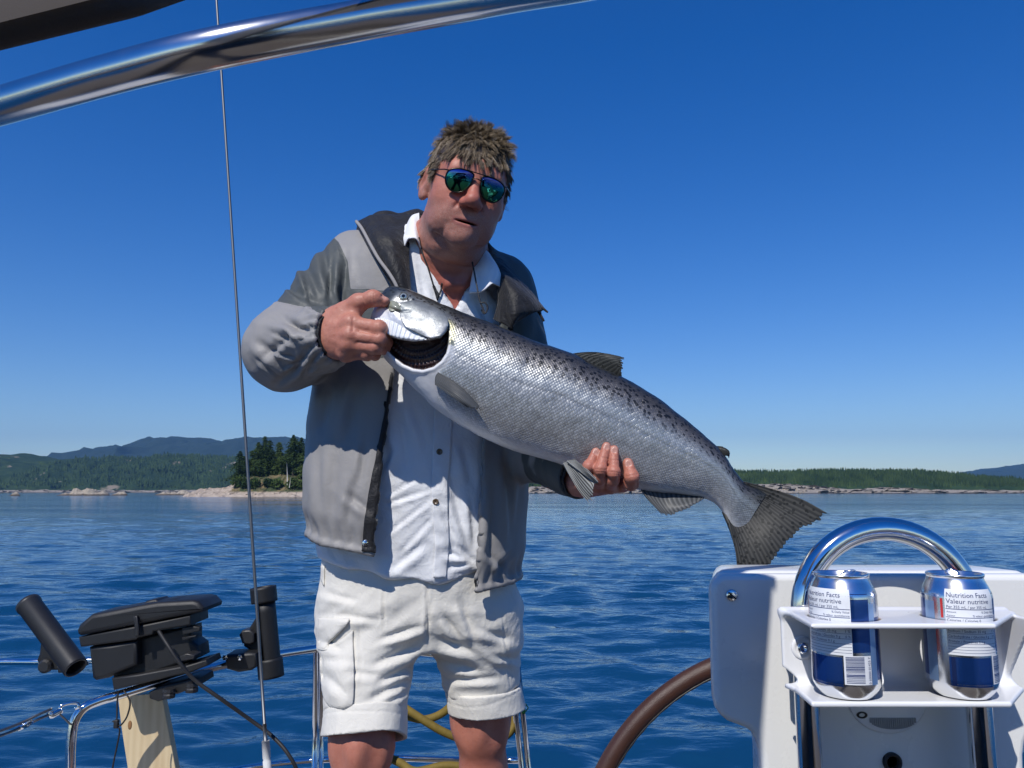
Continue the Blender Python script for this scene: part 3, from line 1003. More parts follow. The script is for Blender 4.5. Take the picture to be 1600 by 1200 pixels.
def added_dodger():  # unseen hood, added so the chrome bow reflects something dark
    root = empty('added_spray_hood', (0, -2.3, DECK + 0.7), 'added spray hood of dark canvas, unseen behind the photographer, reflected in the chrome tube', 'spray hood')
    u = np.linspace(-1, 1, 30); v = np.linspace(0, 1, 16)
    U, Vv = np.meshgrid(u, v, indexing='ij')
    S = np.stack([U * 1.15, -2.0 - 1.3 * Vv ** 1.5, DECK + 0.70 + (0.95 - 0.55 * Vv ** 2) * (1 - np.abs(U) ** 5)], -1)
    V, F = sheet_geo(S, 0.005)
    link('hood_canvas', new_mesh('hood_canvas', V, F), M_CANVAS, root)
    pts = [(x, -2.0, DECK + 0.70 + 0.94 * (1 - abs(x / 1.15) ** 5)) for x in np.linspace(-1.15, 1.15, 40)]
    MB().tube(pts, 0.0125, 10).build('frame_bow', M_STEEL, root)
added_dodger()
for o, lb in zip([o for o in COL.objects if o.name.startswith('cockpit_bench')], ('white cockpit bench along the port side, behind the photographer', 'white cockpit bench along the starboard side, before the console')):
    tag(o, lb, 'bench')

# ------------------------------------------------------------------ bimini: canvas edge and its chrome bow across the top left
def bimini():
    zc = CAM_H + 0.43
    e0 = WZ(0, 55, zc - 0.20); e1 = WZ(222, 0, zc - 0.19)
    d = (e1 - e0)
    root = empty('bimini', (0, 0, DECK), 'dark canvas awning whose hem crosses the upper left corner', 'awning')
    nu, nv = 40, 24
    S = np.zeros((nu, nv, 3))
    crn = np.array([0.113, 0.507, zc])
    hemp = np.concatenate([np.linspace(e0 - d * 3.5, e0, 30)[:-1], np.linspace(e0, e1, 12)[:-1], np.linspace(e1, [-0.08, 0.49, CAM_H + 0.385], 12)[:-1], np.linspace([-0.08, 0.49, CAM_H + 0.385], [0.04, 0.565, CAM_H + 0.425], 10)[:-1], np.linspace([0.04, 0.565, CAM_H + 0.425], [0.113, 0.515, zc], 8)])  # beyond the view the hem is shaped to shade the console's left side
    hl = np.concatenate([[0], np.cumsum(np.linalg.norm(np.diff(hemp, axis=0), axis=1))])
    for a in range(nu):
        e = np.array([np.interp(hl[-1] * a / (nu - 1), hl, hemp[:, k]) for k in range(3)])
        for c in range(nv):
            s = c / (nv - 1)
            S[a, c] = e + np.array([-1.74 * a / (nu - 1), -3.0, 0]) * s + np.array([0, 0, 0.03 * math.sin(s * 9) * s + 0.012 * math.sin(a * 0.9) * s])  # canvas carried far back to keep the bow's reflection dark
    i = np.arange(nu - 1)[:, None]; j = np.arange(nv - 1)[None]
    F = np.stack([i * nv + j, (i + 1) * nv + j, (i + 1) * nv + j + 1, i * nv + j + 1], -1).reshape(-1, 4)
    link('canopy', new_mesh('canopy', S.reshape(-1, 3), F), M_CANVAS, root)
    hem = hemp + np.array([0, -0.004, -0.004])
    MB().tube(hem, 0.006, 8).build('hem', M_CANVAS, root)
    bow = empty('bimini_bow', (0, 0, DECK), 'thick polished chrome tube arching across the top of the view', 'tube')
    pts = [(-900, 620, 0.95), (-560, 360, 0.80), (-250, 238, 0.64), (0, 166, 0.56), (170, 117, 0.525), (340, 75, 0.505), (562, 32, 0.53), (720, 5, 0.56), (880, -20, 0.60), (1200, -60, 0.70), (1700, -60, 0.9)]
    ends = [np.array([-1.36, 0.62, DECK]), np.array([-1.36, 0.62, 1.55])]; ende = [np.array([1.12, 0.62, 2.42]), np.array([1.34, 0.50, 1.9]), np.array([1.36, 0.48, DECK])]
    P = smooth_path(ends + [WD(*p) for p in pts] + ende, 14)
    MB().tube(P, 0.0128, 24).build('tube', steel('brushed stainless tube', 0.17, (0.66, 0.66, 0.66)), bow)
bimini()

# ------------------------------------------------------------------ helm console
def console():
    root = empty('helm_console', W(1385, 1200, 1.0) * np.array([1, 1, 0]) + np.array([0, 0, DECK]), 'white moulded helm console with rounded corners, behind the two cans', 'console')
    Yf = 0.955
    def xz(pts, Y): return [(W(x, y, Y)[0], W(x, y, Y)[2]) for x, y in pts]
    left = [(1140, 897.5), (1130, 898), (1121, 902), (1115, 910), (1112, 922), (1113, 960), (1115, 1030), (1117, 1092), (1121, 1108), (1128, 1119), (1139, 1128), (1155, 1134), (1168, 1139), (1178, 1147), (1185, 1160), (1190, 1180), (1193, 1210), (1196, 1300)]
    cx = W(1385, 1000, Yf)[0]
    Lz = xz(left, Yf)
    Lz.append((Lz[-1][0], DECK + 0.02))
    half = smooth_path(np.array(Lz)[:, :], 3) if False else np.array(Lz)
    right = np.stack([2 * cx - half[:, 0], half[:, 1]], -1)[::-1]
    outl = np.concatenate([half, right])                    # down the left side, up the right: counter-clockwise
    ztop = half[0, 1]
    V, F = prism_geo(outl, Yf, Yf + 0.022, 0.007, 4)
    me = new_mesh('front_moulding', V, F); me.set_sharp_from_angle(angle=math.radians(50))
    link('front_moulding', me, M_GEL, root)
    def inset(o, k):
        e = np.roll(o, -1, 0) - o
        nn = np.stack([e[:, 1], -e[:, 0]], -1); nn /= np.linalg.norm(nn, axis=1, keepdims=True) + 1e-12
        m = nn + np.roll(nn, 1, 0); m /= np.linalg.norm(m, axis=1, keepdims=True) + 1e-12
        return o - m * k
    V, F = prism_geo(inset(outl, 0.0035), Yf + 0.0222, Yf + 0.0268)
    V[:, 0] = cx + (V[:, 0] - cx) * (1 - 0.150 * (V[:, 1] - Yf) / 0.115)
    link('gasket', new_mesh('gasket', V, F, smooth=False), M_GASKET, root)
    V, F = prism_geo(inset(outl, -0.0015), Yf + 0.027, Yf + 0.115, 0.008, 4)
    V[:, 0] = cx + (V[:, 0] - cx) * (1 - 0.150 * np.clip((V[:, 1] - Yf) / 0.115, 0, 1))
    me = new_mesh('housing', V, F); me.set_sharp_from_angle(angle=math.radians(50))
    link('housing', me, M_GEL, root)
    # cross-head screw in the upper left corner
    def disc(px, py, r, y, h, mat, name, dome=0.3, par=root):
        c = W(px, py, y)
        V, F = lathe_geo([(r, 0), (r, h * 0.6), (r * 0.8, h * 0.9), (r * 0.4, h), (0.0003, h)], 24)
        V = np.stack([V[:, 0], -V[:, 2], V[:, 1]], -1)
        return link(name, new_mesh(name, V + np.array([c[0], y, c[2]]), F), mat, par)
    s = disc(1143, 930, 0.0068, Yf, 0.0032, M_STEEL, 'screw')
    c = W(1143, 930, Yf)
    MB().box((c[0], Yf - 0.0028, c[2]), (0.0016, 0.0014, 0.0115), Matrix.Rotation(math.radians(-48), 3, 'Y')).build('screw_slot', M_GASKET, s, smooth=False)
    # round instrument cover with a ribbed crescent light
    cc = W(1385, 1088, Yf)
    V, F = lathe_geo([(0.046, 0), (0.0458, 0.0016), (0.044, 0.0026), (0.020, 0.0034), (0.0003, 0.0034)], 64)
    V = np.stack([V[:, 0], -V[:, 2], V[:, 1] * 0.88], -1)
    cov = link('light_cover', new_mesh('light_cover', V + np.array([cc[0], Yf, cc[2]]), F), M_RACK, root)
    M_LENS = simple('grey ribbed lens', (0.30, 0.32, 0.33), 0.25, var=0.1)
    b = MB()
    nseg = 22
    for k in range(nseg):
        t = -1 + 2 * (k + 0.5) / nseg
        x = cc[0] + 0.004 + t * 0.0265
        zt = cc[2] - 0.0225; h = 0.010 * math.sqrt(max(0, 1 - t * t)) + 0.0025
        b.box((x, Yf - 0.0034, zt - h / 2), (0.0019, 0.003, h), bev=0.0004)
    b.build('lens', M_LENS, cov, smooth=False)
    q = W(1345, 1116, Yf)
    V, F = lathe_geo([(0.0048, 0), (0.0048, 0.0018), (0.0028, 0.0022), (0.0026, 0.0006), (0.0003, 0.0006)], 16)
    V = np.stack([V[:, 0] * 1.3, -V[:, 2], V[:, 1] * 0.8], -1)
    link('drain_hole', new_mesh('drain_hole', V + np.array([q[0], Yf - 0.0018, q[2]]), F), M_GASKET, cov)
    # black grommet low in the middle
    q = W(1393, 1190, Yf)
    V, F = lathe_geo([(0.0105, 0), (0.0105, 0.004), (0.0085, 0.006), (0.0065, 0.004), (0.006, -0.004), (0.0003, -0.004)], 28)
    V = np.stack([V[:, 0], -V[:, 2], V[:, 1]], -1)
    link('grommet', new_mesh('grommet', V + np.array([q[0], Yf, q[2]]), F), M_GASKET, root)
    return ztop, cx
CON_TOP, CON_CX = console()

def guard():
    """stainless pedestal guard: one bent tube, feet on the sole"""
    root = empty('pedestal_guard', (CON_CX, 0.92, DECK), 'polished steel hoop rising above the console behind the cans', 'guard rail')
    Y = 0.915
    a = W(1254, 950, Y); b = W(1518, 950, Y); top = W(1385, 826, Y)
    cx = (a[0] + b[0]) / 2; R = (b[0] - a[0]) / 2
    zs = top[2] - R * 0.98
    P = [(a[0], DECK + 0.01)] + [(a[0], z) for z in np.linspace(DECK + 0.2, zs - 0.02, 5)]
    P += [(cx - R * math.cos(t), zs + R * 0.98 * math.sin(t)) for t in np.linspace(0, math.pi, 33)]
    P += [(b[0], z) for z in np.linspace(zs - 0.02, DECK + 0.2, 5)] + [(b[0], DECK + 0.01)]
    MB().tube([(x, Y, z) for x, z in P], 0.0132, 28).build('hoop', M_STEEL, root)
    return a[0], b[0], Y
GA, GB, GY = guard()

# ------------------------------------------------------------------ white two-can rack on the guard
CAN_Y = 0.845
CAN1 = np.array([W(1319, 990, CAN_Y)[0], CAN_Y]); CAN2 = np.array([W(1498, 990, CAN_Y)[0], CAN_Y])
RZ_TOP = W(1400, 967, 0.845)[2]; RZ_BOT = W(1400, 1086, 0.845)[2]
def rack():
    root = empty('can_holder', (CON_CX, 0.89, RZ_BOT), 'white plastic holder gripping two drink cans on the steel hoop', 'can holder')
    xl = W(1222, 1010, 0.893)[0]; xr = W(1576, 1010, 0.893)[0]
    yb = 0.897
    def rbox(P, lo, hi, r):
        c = (np.array(lo) + hi) / 2; h = (np.array(hi) - lo) / 2 - r
        q = np.abs(P - c) - h
        return np.linalg.norm(np.maximum(q, 0), axis=1) + np.minimum(q.max(1), 0) - r
    def poly_plan(P, outline, z0, z1, r):
        d2 = poly_sd(P[:, :2], outline) + r
        dz = np.abs(P[:, 2] - (z0 + z1) / 2) - (z1 - z0) / 2 + r
        return np.minimum(np.maximum(d2, dz), 0) + np.sqrt(np.maximum(d2, 0) ** 2 + np.maximum(dz, 0) ** 2) - r
    yft = 0.798; yfb = 0.818
    top = [(xl, yb), (xl + 0.004, yb - 0.02), (W(1268, 977, yft)[0], yft), (W(1556, 977, yft)[0], yft), (xr, yb - 0.02), (xr, yb)]
    bot = [(xl + 0.002, yb), (xl + 0.006, yb - 0.02), (W(1268, 1092, yfb)[0], yfb), (W(1580, 1092, yfb)[0], yfb), (xr + 0.003, yb - 0.02), (xr + 0.003, yb)]
    def f(P):
        d = rbox(P, (xl, yb - 0.005, RZ_BOT - 0.006), (xr, yb, RZ_TOP + 0.003), 0.0022)
        # the back plate's lower left corner runs off at a slant
        sl = ((P[:, 0] - xl) * 0.75 + (P[:, 2] - (RZ_BOT + 0.018)) * 1.0) / 1.25
        d = np.maximum(d, -sl)
        t = poly_plan(P, top, RZ_TOP - 0.0026, RZ_TOP + 0.0026, 0.0022)
        for c in (CAN1, CAN2):
            t = smax(t, -(np.linalg.norm(P[:, :2] - c, axis=1) - 0.0350), 0.002)
        b = poly_plan(P, bot, RZ_BOT - 0.0055, RZ_BOT, 0.0022)
        d = smin(d, t, 0.010); d = smin(d, b, 0.012)
        # gusset on the right end
        g = np.maximum(np.abs(P[:, 0] - (xr - 0.004)) - 0.0022, np.maximum((yb - P[:, 1]) - 0.055 * np.clip((P[:, 2] - RZ_BOT) / (RZ_TOP - RZ_BOT), 0.0, 1) , np.maximum(P[:, 1] - yb, np.maximum(RZ_BOT - P[:, 2], P[:, 2] - RZ_TOP))))
        return smin(d, g, 0.004)
    V, F = mesh_sdf(f, (xl - 0.01, yft - 0.01, RZ_BOT - 0.02), (xr + 0.02, yb + 0.008, RZ_TOP + 0.015), 0.0017, newton=1)
    me = new_mesh('shelf_bracket', V, F)
    link('shelf_bracket', me, M_RACK, root)
    for px in (1254, 1524):
        q = W(px, 1012, yb - 0.005)
        V, F = lathe_geo([(0.0125, 0), (0.012, 0.0012), (0.0075, 0.0016), (0.0072, 0.0006), (0.0062, 0.0024), (0.003, 0.0034), (0.0024, 0.001), (0.0003, 0.001)], 32)
        V = np.stack([V[:, 0], -V[:, 2], V[:, 1]], -1)
        b = MB(); b.add(V + np.array([q[0], yb - 0.0050, q[2]]), F)
        sc = b.build('screw', M_RACK, root)
        V, F = lathe_geo([(0.0062, 0.0020), (0.0058, 0.0032), (0.0030, 0.0040), (0.0022, 0.0022), (0.0003, 0.0022)], 24)
        V = np.stack([V[:, 0], -V[:, 2], V[:, 1]], -1)
        link('screw_head', new_mesh('screw_head', V + np.array([q[0], yb - 0.0050, q[2]]), F), M_STEEL, sc)
rack()

# ------------------------------------------------------------------ the two cans
def can_metal():
    m, nt, b = mat_new('can aluminium')
    oc = objco(nt)
    b.inputs['Base Color'].default_value = rgb((0.80, 0.82, 0.85)); b.inputs['Metallic'].default_value = 1.0
    f = noise(nt, 60, 3, 0.6, oc)
    L(nt, math_node(nt, 'MULTIPLY_ADD', f, 0.12, 0.16), b.inputs['Roughness'])
    return m
M_CAN = can_metal()
def ink(name, col, metal=0.35, rough=0.28):
    m, nt, b = mat_new(name)
    b.inputs['Base Color'].default_value = rgb(col); b.inputs['Metallic'].default_value = metal; b.inputs['Roughness'].default_value = rough
    b.inputs['Coat Weight'].default_value = 0.3
    return m
M_INKB = ink('blue can ink', (0.014, 0.062, 0.26), 0.7, 0.22)
M_INKN = ink('navy can ink', (0.008, 0.022, 0.10), 0.45)
M_INKS = ink('pale blue can ink', (0.30, 0.46, 0.72), 0.75)
M_INKW = ink('white can ink', (0.78, 0.80, 0.83), 0.0, 0.35)
M_INKR = ink('red can ink', (0.62, 0.03, 0.03), 0.3)
M_INKT = ink('dark blue lettering ink', (0.01, 0.03, 0.14), 0.0, 0.4)

CAN_R, CAN_HT = 0.0331, 0.1215
CAN_PROF = [(0.0003, 0.006), (0.012, 0.005), (0.021, 0.002), (0.0235, 0.0), (0.0255, 0.0008), (0.0268, 0.003), (0.0300, 0.0075), (0.0322, 0.0115), (0.0331, 0.016), (CAN_R, 0.06), (CAN_R, 0.098), (0.0328, 0.101), (0.0318, 0.1045), (0.0300, 0.1085), (0.0280, 0.1125), (0.0268, 0.1150), (0.0262, 0.1172)]
def can_radius(z):
    return float(np.interp(z, [p[1] for p in CAN_PROF[4:]], [p[0] for p in CAN_PROF[4:]]))

def text_geo(s, size):
    cu = bpy.data.curves.new('lettering', 'FONT'); cu.body = s; cu.size = size; cu.resolution_u = 2
    ob = bpy.data.objects.new('lettering', cu)
    COL.objects.link(ob)
    dg = bpy.context.evaluated_depsgraph_get()
    me = bpy.data.meshes.new_from_object(ob.evaluated_get(dg))
    V = np.array([v.co[:] for v in me.vertices]) if len(me.vertices) else np.zeros((0, 3))
    F = {}
    for p in me.polygons: F.setdefault(len(p.vertices), []).append(list(p.vertices))
    bpy.data.objects.remove(ob); bpy.data.curves.remove(cu); bpy.data.meshes.remove(me)
    return V, [np.array(f) for f in F.values()]

def wrap(V, phi0, z0, off):
    """flat (x,y) print -> can wall; phi measured rightwards from the side facing the camera"""
    phi = math.radians(phi0) + V[:, 0] / CAN_R
    z = z0 + V[:, 1]
    r = np.array([can_radius(a) for a in z]) + off
    return np.stack([r * np.sin(phi), -r * np.cos(phi), z], -1)

def patch(p0, p1, z0, z1, off, nz=10):
    a = np.radians(np.linspace(p0, p1, max(3, int((p1 - p0) / 4)))); z = np.linspace(z0, z1, nz)
    A, Z = np.meshgrid(a, z, indexing='ij')
    r = np.vectorize(can_radius)(Z) + off
    V = np.stack([r * np.sin(A), -r * np.cos(A), Z], -1)
    n, m = A.shape
    i = np.arange(n - 1)[:, None]; j = np.arange(m - 1)[None]
    F = np.stack([i * m + j, (i + 1) * m + j, (i + 1) * m + j + 1, i * m + j + 1], -1).reshape(-1, 4)
    return V.reshape(-1, 3), F

def make_can(loc, turn, label):
    root = empty('drink_can', loc, label, 'can', 'drink cans in the white holder')
    Rz = np.array(Matrix.Rotation(math.radians(turn), 3, 'Z'))
    O = np.array(loc)
    def put(name, parts, mat, par, smooth=True):
        b = MB()
        for V, F in parts: b.add(V @ Rz.T + O, F)
        return b.build(name, mat, par, smooth)
    V, F = lathe_geo(CAN_PROF, 72, caps=False)
    body = put('can_body', [(V, F)], M_CAN, root)
    V, F = lathe_geo([(0.0262, 0.1172), (0.0270, 0.1180), (0.0274, 0.1198), (0.0270, 0.1212), (0.0262, 0.1215), (0.0254, 0.1206), (0.0246, 0.1150), (0.0232, 0.1142), (0.0220, 0.1156), (0.0003, 0.1158)], 64, caps=False)
    put('lid', [(V, F)], M_CAN, root)
    # pull tab: ring with a bent tongue, half lifted
    t = np.linspace(0, 2 * np.pi, 24, endpoint=False)
    ring = np.stack([0.0060 * np.cos(t), 0.009 + 0.0085 * np.sin(t), 0.1176 + 0.0026 * (1 + np.sin(t))], -1)
    V1, F1 = tube_geo(ring, 0.0011, 8, closed=True)
    V2, F2 = box_geo((0.010, 0.010, 0.0012), 0.0004); V2 = V2 + np.array([0, -0.002, 0.1172])
    M3 = np.array(Matrix.Rotation(math.radians(-20), 3, 'Z'))
    put('pull_tab', [(V1 @ M3.T, F1), (V2 @ M3.T, F2)], M_CAN, root)
    put('blue_print', [patch(37, 70, 0.047, 0.1035, 0.00012), patch(-50, 20, 0.014, 0.042, 0.00012), patch(84, 104, 0.020, 0.080, 0.00012), patch(-112, -92, 0.02, 0.1, 0.00012)], M_INKB, body)
    put('navy_print', [patch(-47, -40, 0.014, 0.042, 0.00018)], M_INKN, body)
    put('pale_print', [patch(70, 84, 0.016, 0.101, 0.0001)], M_INKS, body); put('pale_print', [patch(-92, -70, 0.016, 0.101, 0.0001)], M_INKS, body)
    put('red_print', [patch(112, 146, 0.030, 0.100, 0.00012)], M_INKR, body); put('red_print', [patch(-58.5, -54.5, 0.079, 0.098, 0.0002)], M_INKR, body)
    pan = put('nutrition_panel', [patch(-51, 37, 0.0440, 0.1075, 0.0002, 16), patch(22, 69, 0.0165, 0.0440, 0.00022, 6)], M_INKW, body)
    # ruled lines and lettering, wrapped on the wall
    prts = []
    w = math.radians(88) * CAN_R
    def line(s, size, y, x=0.0012, right=False):
        V, F = text_geo(s, size)
        if len(V) == 0: return
        wd = V[:, 0].max()
        mx = w - 0.0024
        if wd > mx: V[:, 0] *= mx / wd; wd = mx
        V = V + np.array([(w - 0.0012 - wd) if right else x, 0, 0])
        prts.append((wrap(V, -51, y, 0.00036), F))
    line('Nutrition Facts', 0.0066, 0.0998)
    line('Valeur nutritive', 0.0066, 0.0938)
    line('Per 355 mL / par 355 mL', 0.0038, 0.0892)
    line('Amount', 0.0026, 0.0846); line('% Daily Value', 0.0030, 0.0846, right=True)
    line('Teneur', 0.0026, 0.0812); line('% valeur quotidienne', 0.0030, 0.0812, right=True)
    line('Calories / Calories 0', 0.0037, 0.0764)
    line('Fat / Lipides 0 g', 0.0037, 0.0712); line('0 %', 0.0037, 0.0712, right=True)
    line('Sodium / Sodium 35 mg', 0.0037, 0.0660); line('1 %', 0.0037, 0.0660, right=True)
    line('Carbohydrate / Glucides 0 g', 0.0034, 0.0610); line('0 %', 0.0034, 0.0610, right=True)
    line('Protein / Protéines 0.1 g', 0.0034, 0.0562)
    for y, hgt in ((0.0880, 0.0006), (0.0800, 0.0006), (0.0750, 0.0003), (0.0698, 0.0003), (0.0648, 0.0003), (0.0600, 0.0003), (0.0550, 0.0003), (0.0520, 0.0003), (0.0492, 0.0003), (0.0464, 0.0003)):
        prts.append(patch(-50, 36, y, y + hgt, 0.00034, 2))
    for k in range(12):
        V, F = patch(-49, -16 + (k * 37 % 29), 0.0160 + k * 0.0021, 0.0166 + k * 0.0021, 0.0003, 2)
    put('lettering', prts, M_INKT, pan, smooth=False)
    # bar code: bars stacked up the can, digits running up beside them
    bars = []
    rg = random.Random(5); z = 0.0180
    while z < 0.0425:
        h = rg.choice((0.0003, 0.0003, 0.0006, 0.0009)); bars.append(patch(25, 56, z, z + h, 0.00038, 2)); z += h + rg.choice((0.0004, 0.0005, 0.0008))
    V, F = text_geo('0 60000 01425 7', 0.0040)
    V[:, 0] *= 0.0255 / V[:, 0].max()
    V = np.stack([-V[:, 1], V[:, 0], V[:, 2]], -1)
    bars.append((wrap(V + np.array([0.0068, 0, 0]), 56, 0.0172, 0.00038), F))
    put('bar_code', bars, M_INKT, pan, smooth=False)
    return root
make_can((CAN1[0], CAN1[1], RZ_BOT + 0.0006), -47, 'left drink can, bar code facing the camera, in the white holder')
make_can((CAN2[0], CAN2[1], RZ_BOT + 0.0006), 4, 'right drink can with its nutrition panel facing the camera')

# ------------------------------------------------------------------ steering wheel behind the console
def wheel():
    pts = np.array([(947, 1200), (972, 1158), (996, 1126), (1031, 1094.5), (1066, 1068.6), (1105, 1045.5)])
    Y = 1.13
    P = np.array([[W(x, y, Y)[0], W(x, y, Y)[2]] for x, y in pts])
    A = np.c_[2 * P, np.ones(len(P))]; sol = np.linalg.lstsq(A, (P ** 2).sum(1), rcond=None)[0]
    c = sol[:2]; R = math.sqrt(sol[2] + c @ c)
    M_LEATHER = simple('brown leather', (0.055, 0.022, 0.014), 0.42, var=0.25, nscale=60, bmp=0.3, bscale=900)
    root = empty('steering_wheel', (c[0], Y, c[1]), 'brown leather bound rim of the wheel left of the console', 'wheel')
    t = np.linspace(0, 2 * np.pi, 160, endpoint=False)
    ring = np.stack([c[0] + R * np.cos(t), np.full(160, Y), c[1] + R * np.sin(t)], -1)
    MB().tube(ring, 0.0128, 16, closed=True).build('rim', M_LEATHER, root)
    stitch = ring + np.stack([-np.cos(t) * 0.0105, np.full(160, -0.0078), -np.sin(t) * 0.0105], -1)
    MB().tube(stitch, 0.0012 + 0.0008 * (np.arange(160) % 2), 6, closed=True).build('stitching', M_BLACKG, root)
    for k in range(6):
        a = math.radians(60 * k + 40)
        MB().tube([(c[0] + R * 0.97 * math.cos(a), Y, c[1] + R * 0.97 * math.sin(a)), (c[0] + 0.04 * math.cos(a), Y - 0.02, c[1] + 0.04 * math.sin(a))], 0.006, 10).build('spoke', M_STEEL, root)
    V, F = lathe_geo([(0.045, 0), (0.045, 0.025), (0.03, 0.035), (0.0003, 0.036)], 32)
    V = np.stack([V[:, 0], -V[:, 2], V[:, 1]], -1)
    link('hub', new_mesh('hub', V + np.array([c[0], Y, c[1]]), F), M_STEEL, root)
wheel()

# ------------------------------------------------------------------ stern rail
RL = {}
def path3(pts, n=8): return smooth_path([W(*p) for p in pts], n)
def pushpit():
    root = empty('stern_rail', (-0.8, 2.5, DECK), 'stainless tube stern rail at left carrying the black downrigger', 'rail')
    def deckpt(px, py, Y): p = W(px, py, Y); return (p[0], p[1], DECK)
    A = [np.array(deckpt(112, 1200, 2.20)) ] + list(path3([(110, 1200, 2.20), (111, 1160, 2.20), (116, 1128, 2.205), (130, 1107, 2.215), (152, 1096, 2.235), (196, 1083, 2.27), (250, 1066, 2.32), (300, 1051, 2.38), (354, 1038, 2.44), (400, 1028, 2.50), (450, 1020, 2.57), (497, 1013, 2.64)], 6))
    MB().tube(A, 0.0125, 16).build('rail_tube', M_STEEL, root)
    for px, Y in ((494, 2.64), (503, 2.66)):
        p = W(px, 1012, Y)
        MB().tube([(p[0], p[1], p[2] - 0.005), (p[0] + 0.01, p[1], DECK + 0.002)], 0.0095, 14).build('post', M_STEEL, root)
    B = path3([(-200, 1036, 2.65), (0, 1034, 2.68), (60, 1034, 2.68), (140, 1032, 2.7), (300, 1030, 2.75)], 6)
    MB().tube(B, 0.011, 14).build('outer_rail', M_STEEL, root)
    Cc = path3([(300, 1215, 2.6), (400, 1197, 2.62), (497, 1187, 2.66)], 6)
    MB().tube(Cc, 0.0085, 12).build('lower_rail', M_STEEL, root)
    lad = empty('boarding_ladder', (0.0, 2.68, DECK), 'steel boarding ladder rails and rung behind the man\'s legs', 'ladder')
    MB().tube(path3([(505, 1187, 2.67), (600, 1184, 2.67), (700, 1187, 2.67), (815, 1188, 2.67)], 5), 0.010, 14).build('rung', M_STEEL, lad)
    for dx in (0, 11):
        a = W(797 + dx * 1.1, 1040, 2.68); b = W(815 + dx, 1200, 2.62)
        MB().tube([a, b, b + (b - a) * 1.0], 0.0088, 14).build('rail', M_STEEL, lad)
    MB().tube(path3([(797, 1040, 2.68), (650, 1020, 2.72), (503, 1013, 2.66)], 6), 0.0088, 12).build('top_tube', M_STEEL, lad)
pushpit()

def slab(px, Y0, Y1, bev, seg=3):
    O = np.array([[W(x, y, Y0)[0], W(x, y, Y0)[2]] for x, y in px])
    a = O; area = 0.5 * np.sum(a[:, 0] * np.roll(a[:, 1], -1) - np.roll(a[:, 0], -1) * a[:, 1])
    if area < 0: O = O[::-1]
    return prism_geo(O, Y0, Y1, bev, seg)

